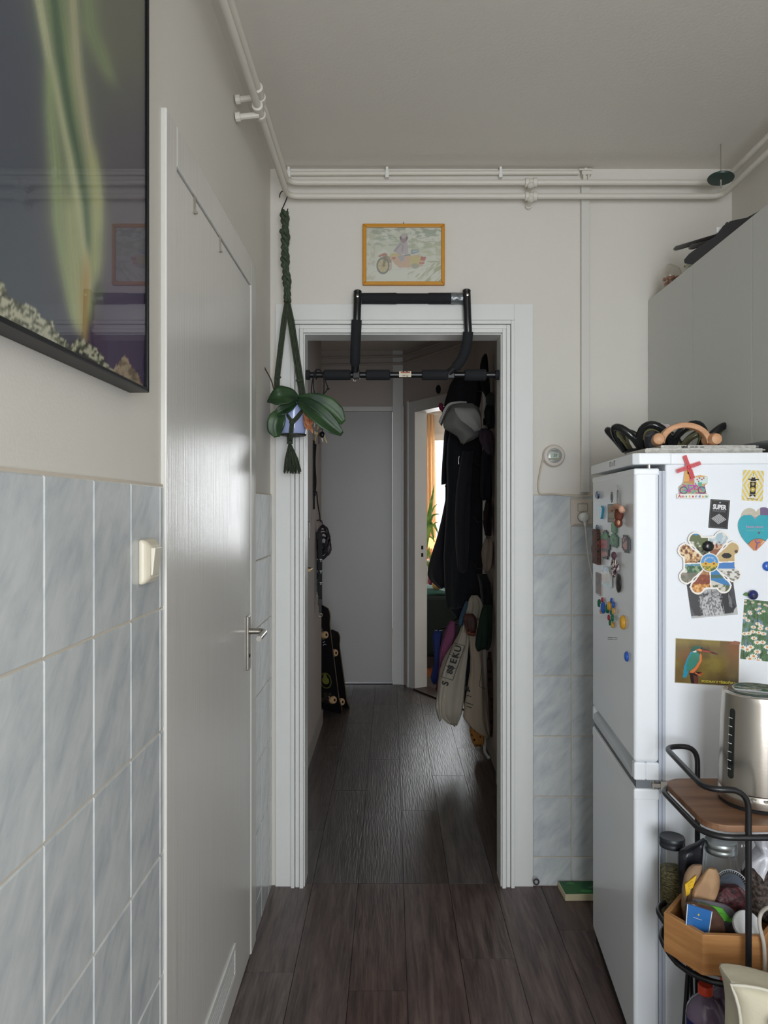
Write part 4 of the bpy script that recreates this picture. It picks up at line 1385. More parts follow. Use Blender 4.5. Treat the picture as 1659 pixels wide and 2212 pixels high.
MB(TF).box(.01, .62, .01, WF - .01, 0, .04).build('plinth', M_GAP, fr)
# raised maker's marks, too small to read
bd = MB(TF)
for y, a, b in ((.275, .0015, .016), (.262, .0015, .016), (.245, .0015, .012), (.232, .0015, .012), (.219, .0015, .016), (.206, .0015, .016)):
    bd.box(-.0046, -.0040, y - .002, y, 1.575, 1.575 + b)
bd.box(-.0046, -.004, .262, .275, 1.588, 1.590).box(-.0046, -.004, .206, .219, 1.588, 1.590)
bd.build('badge', paint('badge_grey', '#5d6166', 0.4), fr)


def side(px, py, out=0.0):
    """point on the fridge side that faces the camera"""
    return hit(px, py, FO + FU * (.004 - out), FU)


def front(px, py, out=0.0):
    """point on the fridge doors"""
    return hit(px, py, FO - FV * out, FV)


MB().tube([front(1313, 1377.5, .0003), front(1323, 1377.5, .0003)], .0008, 5).tube([front(1313, 1381, .0003), front(1323, 1381, .0003)], .0008, 5).tube([front(1324, 1377.5, .0003), front(1333, 1377.8, .0003)], .0005, 5).tube([front(1324, 1381, .0003), front(1333, 1381, .0003)], .0005, 5).build('door_mark', M_INK, fr)
q = front(1321.5, 1074, .0004)
MB().tube([q + FU * (-.0125 * math.cos(a)) + UP * (.0155 * math.sin(a)) for a in np.linspace(0, 2 * PI, 24)], .0009, 5).box(q.x - .001, q.x, q.y - .001, q.y + .001, q.z - .009, q.z + .009).build('door_emblem', M_INK, fr)


def card(name, art, tl, tr_, bl, label, cat, th=.0012, lift=.0012, mat=None, edge='#e6e6e0', group=None):
    """flat printed card on the fridge side; three corners in photo pixels"""
    a, b, c = side(*tl, lift), side(*tr_, lift), side(*bl, lift)
    ob = art.build(name, c, b - a, a - c, th, mat or M_PRINTG, edge=edge)
    return tag(ob, label, cat, group)


# ---- yellow chevron card with a black tower emblem
A = Art(70, 100, '#dcd9d2', asp=.7)
X, Y, s = A.x / A.asp, A.y, A.asp
d = np.abs(X - .5) * .7 / .62 + np.abs(Y - .5)
A.lay(((d * 4.6) % 1 < .45) * (d > .12) * 1.0, '#e2c54e')
A.poly([(.38 * s, .10), (.38 * s, .64), (.62 * s, .64), (.62 * s, .10), (.56 * s, .10), (.5 * s, .17), (.44 * s, .10)], '#dcd9d2')
A.poly([(.37 * s, .22), (.37 * s, .63), (.64 * s, .63), (.64 * s, .22)], '#1d1b1a')
A.poly([(.37 * s, .205), (.64 * s, .205), (.64 * s, .12), (.505 * s, .19), (.37 * s, .12)], '#1d1b1a')
A.poly([(.37 * s, .65), (.64 * s, .65), (.61 * s, .69), (.76 * s, .69), (.76 * s, .73), (.6 * s, .73), (.6 * s, .79), (.5 * s, .75), (.42 * s, .79), (.42 * s, .73), (.27 * s, .73), (.27 * s, .69), (.4 * s, .69)], '#1d1b1a')
A.ell(.5 * s, .55, .05, .05, '#e2c54e', ring=.3).ell(.5 * s, .55, .022, .022, '#dcd9d2')
A.ell(.5 * s, .37, .08, .08, '#e2c54e', ring=.25).ell(.5 * s, .37, .05, .05, '#e2c54e')
A.poly([(.5 * s, .40), (.5 * s + .03, .37), (.5 * s, .34), (.5 * s - .03, .37)], '#dcd9d2')
for q in (.83, .87, .91):
    A.ell(.5 * s, q, .011, .011, '#1d1b1a')
A.line([(.27 * s, .065), (.75 * s, .06)], .014, '#3a3520')
card('postcard', A, (1605, 1015), (1651, 1017), (1602, 1081), 'small card with yellow chevrons and a black tower emblem', 'card')

# ---- black card SUPER MASSIVE
A = Art(76, 108, '#201f22', asp=.66)
s = A.asp
A.line([(.05 * s, .035), (.95 * s, .035), (.95 * s, .965), (.05 * s, .965), (.05 * s, .035)], .010, '#85858a', .9)
A.ell(.5 * s, .90, .024, .02, '#c6d6e4')
for i in range(7):
    f = i / 6
    a, b, c, e = (.14 * s, .33), (.5 * s, .50), (.86 * s, .33), (.5 * s, .16)
    A.line([(a[0] + (b[0] - a[0]) * f, a[1] + (b[1] - a[1]) * f), (e[0] + (c[0] - e[0]) * f, e[1] + (c[1] - e[1]) * f)], .014, '#dcdcde')
    A.line([(a[0] + (e[0] - a[0]) * f, a[1] + (e[1] - a[1]) * f), (b[0] + (c[0] - b[0]) * f, b[1] + (c[1] - b[1]) * f)], .014, '#dcdcde')
bc = card('gift_card', A, (1535, 1078), (1577, 1081), (1530, 1140), 'black card reading SUPER MASSIVE with a white lattice pyramid', 'card')
ax_, ay_ = (side(1577, 1081) - side(1535, 1078)), (side(1535, 1078) - side(1530, 1140))
c0 = side(1530, 1140, .0014)
M_WINK = paint('white_ink', '#e4e4e6', 0.5)
text('SUPER', .0165, c0 + ax_ * .49 + ay_ * .735, ax_, ay_, M_WINK, bc, squeeze=.72, bold=.0007)
text('MASSIVE', .0078, c0 + ax_ * .49 + ay_ * .60, ax_, ay_, paint('grey_ink', '#75757c', 0.5), bc, squeeze=1.12)


def heart_mask(A, cx, cy, r):
    x, y = (A.x - cx) / r, (A.y - cy) / r
    y = y * 1.06 + .12
    return (x * x + (y - .72 * np.sqrt(np.abs(x))) ** 2) < 1.0


# ---- two heart-shaped leaflets
A = Art(100, 100, '#c6bfae')
A.lay(np.clip((vnoise(A.x, A.y, 6, 2) - .4) * 2, 0, .4), '#b2ab98')
A.lay((A.x > .62) * .8, '#5d4a78')
A.line([(.18, .60), (.6, .47)], .012, '#6b5f55', .8)
A.cut(heart_mask(A, .5, .42, .48))
hb = card('heart_leaflet', A, (1599, 1098), (1668, 1094), (1599, 1166), 'beige heart-shaped leaflet tucked behind the teal heart', 'leaflet', lift=.0010)
text('Sweet', .013, side(1627, 1117, .0013), FV + UP * -.25, UP + FV * .25, paint('pink_ink', '#c06a92', 0.5), hb, squeeze=.9)
A = Art(120, 110, '#2f9fb0', asp=1.1)
s = A.asp
A.lay(np.clip(vnoise(A.x, A.y, 7, 4) * .5, 0, .4), '#46b3bf')
in2 = (A.x / s - .58) ** 2 * 1.5 + (A.y - .02) ** 2 * 1.4 < .14
A.lay(in2 * 1.0, '#c98256')
A.lay((np.abs((A.x / s - .58) ** 2 * 1.5 + (A.y - .02) ** 2 * 1.4 - .14) < .008) * .7, '#6d4630')
A.line([(.52 * s, .05), (.55 * s, .2), (.5 * s, .28)], .04, '#7a5a8c').line([(.55 * s, .2), (.62 * s, .24)], .03, '#7a5a8c').ell(.55 * s, .31, .025, .025, '#8a6aa0')
A.line([(.66 * s, .18), (.72 * s, .27), (.78 * s, .2), (.84 * s, .28)], .025, '#e2d6cc', .8)
A.ell(.60 * s, .50, .035, .025, '#5e5a55')
A.cut(heart_mask(A, .5 * s, .43, .50))
hf = card('heart_leaflet', A, (1591, 1113), (1672, 1113), (1591, 1189), 'teal heart-shaped leaflet with an orange picture at its tip', 'leaflet', lift=.0026)
text('Sweet about', .0095, side(1630, 1138, .003), FV, UP, paint('pink_ink_light', '#c894b8', 0.5), hf, squeeze=.9)
text('-- ------- ----- ---', .0068, side(1631, 1145, .003), FV, UP, paint('yellow_ink', '#b9c070', 0.5), hf)

# ---- black and white torso card
A = Art(110, 120, '#8c8c8c', asp=.93)
s = A.asp
X, Y = A.x / s, A.y
fur = vnoise(A.x * 2, A.y, 30, 3)
A.lay(np.ones_like(X) * .9, '#55555a')
A.poly([(.08 * s, 1), (.0, .9), (.0, .25), (.1 * s, .02), (.27 * s, 0), (.27 * s, .4), (.2 * s, .7)], '#3c3c40')
A.poly([(.18 * s, .95), (.22 * s, .55), (.27 * s, .0), (.72 * s, .0), (.72 * s, .25), (.80 * s, .6), (.9 * s, .95)], '#a4a4a6')
A.poly([(.66 * s, .5), (.82 * s, .68), (.98 * s, .95), (1.0 * s, .2), (.93 * s, .02), (.70 * s, .0), (.66 * s, .28)], '#333338')
A.poly([(.86 * s, .45), (.84 * s, .18), (.90 * s, .14), (.92 * s, .3)], '#77777c')
A.poly([(.86 * s, .95), (1.0 * s, .95), (1.0 * s, .1), (.93 * s, .22), (.88 * s, .55)], '#4e4e54')
A.ell(.36 * s, .44, .16 * s, .035, '#37373b', rot=.08, soft=6).ell(.62 * s, .47, .13 * s, .03, '#3a3a3e', rot=.1, soft=6)
A.line([(.50 * s, .6), (.49 * s, .2)], .02, '#77777a', .6, soft=5)
A.lay(np.clip((fur - .45) * 4, 0, .55) * (X > .2) * (X < .72), '#dcdcdc')
A.lay(np.clip((.48 - fur) * 4, 0, .5), '#38383a')
A.lay((Y < .02 + .06 * np.abs(X - .5)) * .8, '#c9c9c9')
A.poly([(.93 * s, .10), (1.0 * s, .16), (1.0 * s, 0), (.90 * s, 0)], '#b9b9ba')
card('postcard', A, (1478, 1226), (1578, 1217), (1494, 1336), 'black and white card of a bare furry torso, half hidden by the flower magnet', 'card', lift=.0014)

# ---- kingfisher card
A = Art(150, 104, '#6d5a35', asp=1.45)
s = A.asp
X, Y = A.x / s, A.y
A.lay(np.clip((vnoise(A.x, A.y, 2.2, 2) - .35) * 2.2, 0, .8), '#8c7c3c')
A.lay(np.clip((vnoise(A.x + 3, A.y, 2.0, 6) - .5) * 3, 0, .8), '#3a2c1e')
A.lay(np.clip((X - .72) * 4, 0, .75) * np.clip((Y - .35) * 2, 0, 1), '#8a5538')
A.lay(np.clip((X - .6) * 3, 0, .9) * np.clip((.22 - Y) * 5, 0, 1), '#241a18')
A.ell(.15 * s, .63, .1, .1, '#8a5a44', soft=25, op=.7)
A.lay(np.clip((Y - .8) * 4, 0, .5) * (X < .7), '#9a8a44')
A.poly([(.225 * s, .27), (.26 * s, 0), (.36 * s, 0), (.36 * s, .2), (.43 * s, .22), (.42 * s, .27)], '#2a1c1c')
A.poly([(.29 * s, .2), (.31 * s, 0), (.37 * s, 0), (.37 * s, .16)], '#6a3c30')
A.line([(.40 * s, .23), (.43 * s, .24)], .05, '#c0603a', .8)
A.poly([(.13 * s, .13), (.145 * s, .38), (.19 * s, .56), (.25 * s, .72), (.30 * s, .72), (.26 * s, .5), (.22 * s, .28), (.18 * s, .13)], '#2f8fae')
A.poly([(.18 * s, .28), (.19 * s, .48), (.25 * s, .68), (.33 * s, .73), (.39 * s, .66), (.38 * s, .52), (.30 * s, .36), (.22 * s, .27)], '#3a8478')
A.lay(A.inside([(.18 * s, .28), (.19 * s, .48), (.25 * s, .68), (.33 * s, .73), (.39 * s, .66), (.38 * s, .52), (.30 * s, .36), (.22 * s, .27)]) * np.clip((vnoise(A.x * 2, A.y, 20, 4) - .45) * 4, 0, .6), '#4f7a5e')
A.poly([(.39 * s, .70), (.42 * s, .64), (.415 * s, .52), (.36 * s, .36), (.30 * s, .25), (.23 * s, .24), (.24 * s, .28), (.31 * s, .36), (.38 * s, .52)], '#dd7a45')
A.line([(.32 * s, .25), (.36 * s, .22), (.40 * s, .20)], .03, '#d2704a')
A.poly([(.24 * s, .72), (.26 * s, .80), (.32 * s, .86), (.40 * s, .84), (.45 * s, .80), (.40 * s, .74), (.33 * s, .72)], '#2f5f52')
A.poly([(.32 * s, .76), (.38 * s, .79), (.44 * s, .77), (.40 * s, .73)], '#e07a48')
A.poly([(.265 * s, .715), (.33 * s, .75), (.335 * s, .72), (.31 * s, .70)], '#e6ded6')
A.poly([(.40 * s, .80), (.46 * s, .795), (.67 * s, .70), (.665 * s, .68), (.44 * s, .735)], '#4a2a2e')
A.line([(.43 * s, .75), (.55 * s, .73)], .025, '#b4503c')
A.ell(.41 * s, .80, .02, .018, '#141210')
A.line([(0, 0), (s, 0), (s, 1), (0, 1), (0, 0)], .02, '#d9d5cc')
kc = card('postcard', A, (1459, 1378), (1598, 1386), (1457, 1475), 'postcard of a kingfisher on a branch with yellow lettering', 'card', lift=.0012)
ax_, ay_ = (side(1598, 1386) - side(1459, 1378)), (side(1459, 1378) - side(1457, 1475))
c0 = side(1457, 1475, .0015)
text('POZDRAV Z TŘEBOŇSKA', .0076, c0 + ax_ * .685 + ay_ * .072, ax_, ay_, paint('yellow_lettering', '#e0d04a', 0.5), kc, squeeze=.98, bold=.00025)
# curled, torn corner of the card
m = MB().prism([(0, 0), (.17, -.01), (.19, .06), (.10, .08)], c0 + ax_ * .82 + ay_ * .93, ax_, ay_, .0012)
m.build('torn_corner', paint('torn_brown', '#8d5a40', 0.5), kc)

# ---- daisy card
A = Art(110, 150, '#4f6f4a', asp=.73)
s = A.asp
A.lay(np.clip((vnoise(A.x * 2.5, A.y, 12, 3) - .4) * 3, 0, .8), '#6a8a6a')
A.lay(np.clip((vnoise(A.x * 2, A.y, 8, 9) - .55) * 5, 0, .8), '#7a8fb4')
A.lay(np.clip((vnoise(A.x * 3, A.y, 14, 12) - .58) * 5, 0, .7), '#3c4a30')
rnd = random.Random(5)
spots = []
for i in range(400):
    if len(spots) > 62:
        break
    y = rnd.random()
    if .55 < y < .75 and rnd.random() < .6 or .3 < y < .4 and rnd.random() < .6:
        continue
    p = (rnd.uniform(0, s), y, .018 + .034 * (1 - y))
    if all(math.hypot(p[0] - q[0], (p[1] - q[1]) * 1.5) > (p[2] + q[2]) * .9 for q in spots):
        spots.append(p)
for x, y, r in sorted(spots, key=lambda p: -p[1]):
    for k in range(9):
        a = k * .698
        A.line([(x, y), (x + r * math.cos(a) * 1.2, y + r * math.sin(a) * .72)], r * .42, '#f0ece2')
    A.ell(x, y, r * .5, r * .34, '#d68a48')
card('postcard', A, (1608, 1294), (1703, 1303), (1599, 1423), 'postcard painted full of white daisies in a meadow', 'card', lift=.0012)

# ---- flower-shaped picture magnet
A = Art(150, 150, '#f1ece6')
cx = cy = .5
dx, dy = A.x - cx, A.y - cy
R0 = np.hypot(dx, dy)
TH = np.arctan2(dy, dx)
mask = R0 < .2
pics = np.zeros(A.x.shape, int) - 1
inner = np.zeros(A.x.shape, bool)
for k in range(4):
    a0 = PI / 2 + k * PI / 2 + .045
    u = dx * math.cos(a0) + dy * math.sin(a0)
    v = -dx * math.sin(a0) + dy * math.cos(a0)
    av = np.abs(v)
    side_ = np.minimum(.158 + .80 * (u - .153), u + .02)
    lobes = 1 - np.hypot(u - .335, av - .183) / .106
    p = (av < side_) & (u > .03) & (u < .372 + .8 * np.clip(av - .05, 0, 1) ** 2)
    p = p & ((av < .183) | (u < .335))
    mask |= p | (lobes > 0)
    ins = ((av < side_ - .024) & (u > .1) & (u < .35 + .8 * np.clip(av - .05, 0, 1) ** 2) & ((av < .183) | (u < .335))) | ((lobes > .2) & (av < side_ + .05))
    ins &= (av > .008)
    inner |= ins
    pics = np.where(ins & (v > 0), 2 * k, np.where(ins & (v <= 0), 2 * k + 1, pics))
n1, n2 = vnoise(A.x, A.y, 14, 3), vnoise(A.x, A.y, 30, 4)
sky, wht, org, red, grn, blk, sand = '#3f86c4', '#dcdad4', '#c07a42', '#7a3426', '#51683c', '#242326', '#c2a270'


def pic(i, base, layers):
    A.lay((inner & (pics == i)) * 1.0, base)
    for fn, col in layers:
        A.lay((inner & (pics == i)) * np.clip(fn, 0, 1), col)


pan = np.hypot((A.x - .20) / 1.5, A.y - .62)
pic(0, sky, [((.86 + .1 * n1 > A.y + .02) * 1.0, '#5f6a44'), ((n2 - .5) * 6 * (A.y < .80), wht), ((A.y < .72) * (n2 - .45) * 6, blk)])
pic(1, '#a9c0cc', [((n1 - .45) * 7, wht), ((A.y < .76) * .9, '#c9a384'), ((n2 - .55) * 8 * (A.y < .80), red), ((A.y < .69) * 1.0, '#8c5a3c')])
pic(2, '#2f5a44', [((n2 - .45) * 6, '#8aa27a'), ((n1 - .5) * 8, wht), ((A.y < .36) * .8, '#7d7266'), ((A.y > .45) * .6, '#3f86b4')])
pic(3, '#32302c', [((pan < .135) * 1.0, '#b98a5a'), ((n2 - .5) * 9 * (pan < .12), '#e6cda4'), ((.46 - n2) * 9 * (pan < .12), '#5d2f1e')])
pic(4, '#3b7fb8', [((A.y < .26 - (A.x - .5) * .35) * 1.0, '#d2ccc0'), ((n2 - .52) * 8 * (A.y < .19), '#59654a'), ((A.y > .28) * (A.y < .33) * .9, '#4f6a52')])
pic(5, '#8a4426', [((n1 - .48) * 7, red), ((A.y < .2) * (n2 - .3) * 3, '#d69a4c'), ((n2 - .6) * 8, '#e6b478'), ((A.y > .33) * .7, '#b48a5a')])
pic(6, '#c4ab7c', [((A.y < .56) * .6, sand), ((np.hypot((A.x - .74) / 1.7, A.y - .60) < .04) * 1.0, blk), ((np.hypot(A.x - .90, (A.y - .58) / 1.6) < .032) * 1.0, '#cc4a5e'), ((np.hypot(A.x - .875, A.y - .66) < .024) * 1.0, '#5d4a40')])
pic(7, '#4a7fc0', [((A.y < .42) * 1.0, wht), ((n2 - .5) * 7 * (A.y < .41), '#6f6a64'), ((n1 - .55) * 5 * (A.y < .38), grn)])
A.ell(.5, .5, .135, .135, '#f1ece6').ell(.5, .5, .122, .122, '#4f93cc')
lowr = np.hypot(dx, dy) < .122
A.lay(lowr * (A.y < .5) * 1.0, '#d2b04a')
A.lay(lowr * (A.y < .45) * np.clip((n2 - .4) * 6, 0, 1), '#43602e')
for q in (.445, .56):
    A.ell(q, .485, .03, .03, '#e0a83a').ell(q, .485, .014, .014, '#7a4a22')
A.cut(mask)
o = side(1533 - 76, 1215 + 76, .0065)
fm = A.build('flower_magnet', o, FV * (side(1533 + 76, 1215) - side(1533 - 76, 1215)).length, UP * (side(1533, 1215 - 76) - side(1533, 1215 + 76)).length, .0035, M_PRINTG, edge='#efeae4')
tag(fm, 'flower-shaped picture magnet with four photo petals around a sunflower disc', 'magnet')
fc = side(1533, 1215, .0068)
for i, ch in enumerate('ANDALUCIA'):
    a = math.radians(165 - i * 18.5)
    rr = .0135
    e = FV * math.cos(a) + UP * math.sin(a)
    text(ch, .0058, fc + e * rr - UP * .0002, FV * math.sin(a) - UP * math.cos(a), e, M_WINK, fm, name='letter', squeeze=.9, bold=.0001)


def dome(name, c, nrm, r, h, mat, label, group=None, cat='magnet'):
    ob = MB().lathe([(r * .96, 0), (r, h * .25), (r * .93, h * .6), (r * .7, h * .88), (r * .35, h * .99), (.0002, h)], c, nrm, 20).build(name, mat, at=c, smooth=True)
    return tag(ob, label, cat, group)


C_ = {k: paint(k + '_magnet_plastic', v, 0.15) for k, v in dict(red='#c02a45', blue='#2f62c0', green='#1c7a52', yellow='#dfa83a', black='#19181c').items()}
dome('round_magnet', side(1529, 1180, .0068), -FU, .0143, .011, C_['black'], 'round black magnet on the top petal of the flower magnet', 'round magnets')
dome('round_magnet', side(1657, 1223, .0), -FU, .0125, .009, C_['blue'], 'round blue magnet on the fridge side below the hearts', 'round magnets')
bb = thing('berry_magnet', side(1627, 1285), 'blueberry-shaped magnet with a green leaf holding the daisy card', 'magnet')
MB().ball(side(1627, 1285, .009), .0125, .011, .0125, 18, 12).build('berry', paint('berry_blue', '#2a2f6a', 0.2, spot=.3, spot_scale=90), bb, smooth=True)
MB().lathe([(.004, 0), (.006, .0012), (.003, .0015)], side(1630, 1288, .0195), -FU, 5).build('calyx', paint('berry_dark', '#181a38', 0.5), bb)
leaf('leaf', [side(1619, 1286, .006), side(1612, 1284, .005), side(1606, 1285, .004)], [.002, .0052, .0005], paint('leaf_green', '#4a7a34', 0.5), bb, .2, n=4, th=.001)

# ---- windmill magnet
wm = thing('windmill_magnet', side(1495, 1070), 'souvenir magnet of a windmill and bicycle reading Amsterdam, with red sails', 'magnet')
A = Art(84, 84, '#d9a860', asp=1.0)
bx0, bx1, by0, by1 = 1462, 1531, 1077, 1014       # pixel extent of the board


def b2(px, py):
    return ((px - bx0) / (bx1 - bx0), (by0 - py) / (by0 - by1))


shape = A.inside([b2(*p) for p in ((1463, 1077), (1462, 1068), (1468, 1066), (1467, 1052), (1474, 1046), (1477, 1041), (1480, 1018), (1487, 1012), (1496, 1014), (1500, 1031), (1512, 1027), (1528, 1030), (1528, 1044), (1522, 1049), (1525, 1064), (1531, 1070), (1530, 1076))])
n1 = vnoise(A.x, A.y, 16, 2)
A.poly([b2(*p) for p in ((1477, 1042), (1480, 1018), (1496, 1018), (1499, 1042))], '#d8a24c')
A.lay(A.inside([b2(*p) for p in ((1488, 1042), (1490, 1020), (1496, 1018), (1499, 1042))]) * .8, '#c8547a')
A.poly([b2(*p) for p in ((1475, 1046), (1475, 1040), (1501, 1040), (1501, 1046))], '#b98a50')
A.poly([b2(*p) for p in ((1467, 1068), (1467, 1050), (1475, 1044), (1502, 1046), (1525, 1050), (1525, 1068))], '#b0a878')
A.lay((A.y < b2(0, 1046)[1]) * np.clip((n1 - .5) * 9, 0, 1), '#b04a78')
A.lay((A.y < b2(0, 1046)[1]) * np.clip((.42 - n1) * 9, 0, 1), '#4fa09a')
A.poly([b2(*p) for p in ((1500, 1048), (1500, 1032), (1528, 1030), (1528, 1044))], '#c9e0dc')
for px, py in ((1506, 1036), (1511, 1033), (1516, 1036), (1520, 1033), (1509, 1040)):
    A.ell(*b2(px, py), .025, .025, '#b03048')
A.poly([b2(*p) for p in ((1507, 1042), (1517, 1042), (1515, 1051), (1509, 1051))], '#54a890')
for px in (1477, 1516):
    A.ell(*b2(px, 1059), .13, .13, '#4a3560', ring=.25)
A.line([b2(1477, 1059), b2(1489, 1060), b2(1504, 1049), b2(1486, 1049), b2(1489, 1060)], .035, '#a03fa0')
A.line([b2(1516, 1059), b2(1504, 1049), b2(1502, 1044)], .035, '#c0408a')
A.poly([b2(*p) for p in ((1462, 1078), (1462, 1067), (1531, 1067), (1531, 1078))], '#eae6de')
A.ell(*b2(1487, 1022), .03, .035, '#1d1a1c')
A.cut(shape)
A.build('board', side(bx0, by0, .006), FV * (side(bx1, by0) - side(bx0, by0)).length, UP * (side(bx0, by1) - side(bx0, by0)).length, .005, M_PRINTG, wm, edge='#eeeae4')
for i, ch in enumerate('Amsterdam'):
    colr = ('#b8283a', '#c0387a', '#4f8a3a', '#d08a28', '#b8283a', '#6a3a98', '#2f7aa8', '#d08a28', '#3a9a6a')[i]
    text(ch, .0115 if i == 0 else .0092, side(1468 + i * 7.2, 1072, .0064), FV, UP, paint('letter_colour', colr, 0.3), wm, name='letter', squeeze=1.0, bold=.0004)
M_RED = paint('red_plastic', '#d8404a', 0.35)
hubp = side(1488, 1009, .013)
for dx_, dy_ in ((-.35, 1.0), (1.0, .36), (.38, -.95), (-.98, -.36)):
    d = (FV * dx_ + UP * dy_).normalized()
    sd = d.cross(-FU).normalized()
    m = MB()
    for off in (-.0038, .0038):
        m.prism([(0.002, off - .0012), (.031, off - .0012), (.031, off + .0012), (.002, off + .0012)], hubp, d, sd, .0016)
    for k in range(9):
        m.prism([(.004 + k * .0033, -.0038), (.0052 + k * .0033, -.0038), (.0052 + k * .0033, .0038), (.004 + k * .0033, .0038)], hubp, d, sd, .0013)
    m.prism([(0, -.0014), (.031, -.0014), (.031, .0014), (0, .0014)], hubp, d, sd, .0018)
    m.build('sail', M_RED, wm)
MB().lathe([(.004, -.008), (.004, .003), (.001, .004)], hubp, -FU, 12).build('hub', M_RED, wm)

# ---- magnets on the doors
rnds = [(1296, 1303, 9, 'green', 'green round magnet at the far left of the cluster, half behind a blue one'),
        (1302, 1296, 6, 'red', 'small red round magnet at the top left of the magnet cluster'),
        (1305, 1313, 13, 'blue', 'largest blue round magnet, in the left half of the cluster'),
        (1299, 1320, 6, 'yellow', 'small yellow round magnet partly behind the largest blue magnet'),
        (1313, 1315, 10, 'green', 'large green round magnet in the middle of the cluster'),
        (1318, 1309, 10, 'yellow', 'large yellow round magnet in the middle of the cluster'),
        (1322, 1298, 6.5, 'blue', 'small blue round magnet at the top right of the cluster'),
        (1326, 1306.5, 7, 'blue', 'small blue round magnet just under the top right one'),
        (1327, 1320.5, 7, 'yellow', 'small yellow round magnet at the right edge of the cluster'),
        (1320.5, 1324, 5, 'green', 'tiny green round magnet under the large yellow one'),
        (1316, 1334, 6.3, 'red', 'small red round magnet in the lower half of the cluster'),
        (1324.5, 1335, 8, 'green', 'green round magnet right of the lower red one'),
        (1319, 1345, 6.5, 'green', 'small green round magnet near the bottom of the cluster'),
        (1324.5, 1350, 7, 'yellow', 'small yellow round magnet at the bottom of the cluster'),
        (1348, 1344.5, 15.5, 'yellow', 'big yellow round magnet by itself near the door edge'),
        (1355.5, 1418, 11, 'blue', 'blue round magnet alone below the others on the upper door')]
for i, (px, py, ry, k, lab) in enumerate(rnds):
    lift = .0022 * (i % 3) if i < 14 else 0
    c = front(px, py, lift)
    r = ry * c.y / FPX
    dome('round_magnet', c, -FV, r, r * .62, C_[k], lab, 'round magnets')


def fq(px, py, out):
    return front(px, py, out)


def pixel_figure(name, cells, x0, x1, y0, y1, label, cols, out=.004):
    """fused-bead figure: rows of letters, each cell a small block"""
    t = thing(name, fq((x0 + x1) / 2, y1, 0), label, 'magnet', 'fused-bead magnets')
    nr, nc = len(cells), len(cells[0])
    by = {}
    a, b, c = fq(x0, y1, out), fq(x1, y1, out), None
    wdt = (b - a).length / nc
    hgt = (fq((x0 + x1) / 2, y0, out).z - fq((x0 + x1) / 2, y1, out).z) / nr
    o = fq((x0 + x1) / 2, y1, out) + FU * (wdt * nc / 2)
    for r, row in enumerate(cells):
        for k, ch in enumerate(row):
            if ch != '.':
                m = by.setdefault(ch, MB())
                p = o - FU * (wdt * k) + UP * (hgt * (nr - 1 - r))
                m.prism([(0, 0), (wdt * .995, 0), (wdt * .995, hgt * .995), (0, hgt * .995)], p, -FU, UP, -.004)
    for ch, m in by.items():
        nm, colr = cols[ch]
        ob = m.build(nm, paint(nm + '_bead', colr, 0.35), t)
        ob['kind'] = 'stuff'
    return t


pixel_figure('bead_magnet', ['...kk...', '..kggk..', '..gggg..', '.gggggk.', 'ggggggkk', 'gggrggkk', 'rrrrrrkk', 'rrrrrrkk', 'rrkrrrkk', 'rrrrrrkk', 'rrrrrrkk', '.kkkkkk.', '.kpkpkk.', '.pppppk.', '.pppppk.', '..ppkk..', '..kkkk..'], 1296.5, 1316.5, 1145, 1207,
             'fused-bead magnet, green above and red below with a pink base', dict(k=('black', '#1a1a20'), g=('green', '#178a38'), r=('red', '#b81430'), p=('pink', '#d8827c')))
pixel_figure('bead_magnet', ['..gg..', '.glgd.', '.glgd.', '.ggld.', '.glgd.', '.gggd.', '..gd..', '.gggd.', 'gglggd', 'glkggd', 'glkkgd', 'gglggd', 'gggddd', '.dddd.'], 1317, 1334, 1127, 1182,
             'all-green fused-bead magnet below the monkey', dict(g=('green', '#128034'), l=('light_green', '#2fb048'), d=('dark_green', '#155a34'), k=('deep_green', '#0f4a2a')))  # every green here is a bead colour of its own
pixel_figure('bead_magnet', ['.kkk..', '.kpkk.', 'kprkkk', 'kpkpkk', 'kkppkk', 'kpppkk', 'kpppkk', 'krppkk', '.krkk.', '..kkk.'], 1342.5, 1359.5, 1156, 1194,
             'black and pink fused-bead magnet nearest the door edge', dict(k=('black', '#1c1a22'), p=('pink', '#d69a92'), r=('dark_red', '#8a3038')))

# light blue shell, small ball, photo tile, opener, monkey, totem, bottle, patterned doll, stone, picture tile
A = Art(40, 60, '#3fa8c8', asp=.7)
A.lay(((A.y * 9) % 1 < .35) * (A.x / A.asp > .55) * .8, '#7fd0e4')
A.cut(((A.x / A.asp - .45) / .5) ** 2 + ((A.y - .62) / .42) ** 2 < 1) if False else A.cut((np.abs(A.x / A.asp - .5) < .48 * np.clip(A.y * 1.5, 0, 1) ** .7) & (A.y < .97 - .5 * (A.x / A.asp - .45) ** 2))
ob = A.build('shell_magnet', fq(1293, 1121, .008), -FU * .05, UP * .042, .008, M_PRINTG, edge='#3a9cc0')
tag(ob, 'light blue shell-shaped magnet at the upper left of the door', 'magnet')
m = MB().ball(fq(1291, 1069.5, .006), .008, .008, .013, 14, 9)
tag(m.build('ball_magnet', two_tone('speckled_ball', '#24304a', '#b8c4d4', 120, 0.3), at=fq(1291, 1069.5, 0), smooth=True), 'small speckled blue and white magnet near the top left of the door', 'magnet')
m = MB().ball(fq(1290, 1140, .006), .006, .006, .010, 12, 8)
tag(m.build('ball_magnet', two_tone('speckled_ball_grey', '#4a5a70', '#a4b0c0', 120, 0.3), at=fq(1290, 1140, 0), smooth=True), 'small grey-blue magnet just above the wooden totem', 'magnet')
A = Art(40, 56, '#a08858', asp=.72)
s = A.asp
A.lay(np.clip((vnoise(A.x, A.y, 10, 3) - .45) * 3, 0, .7), '#857046')
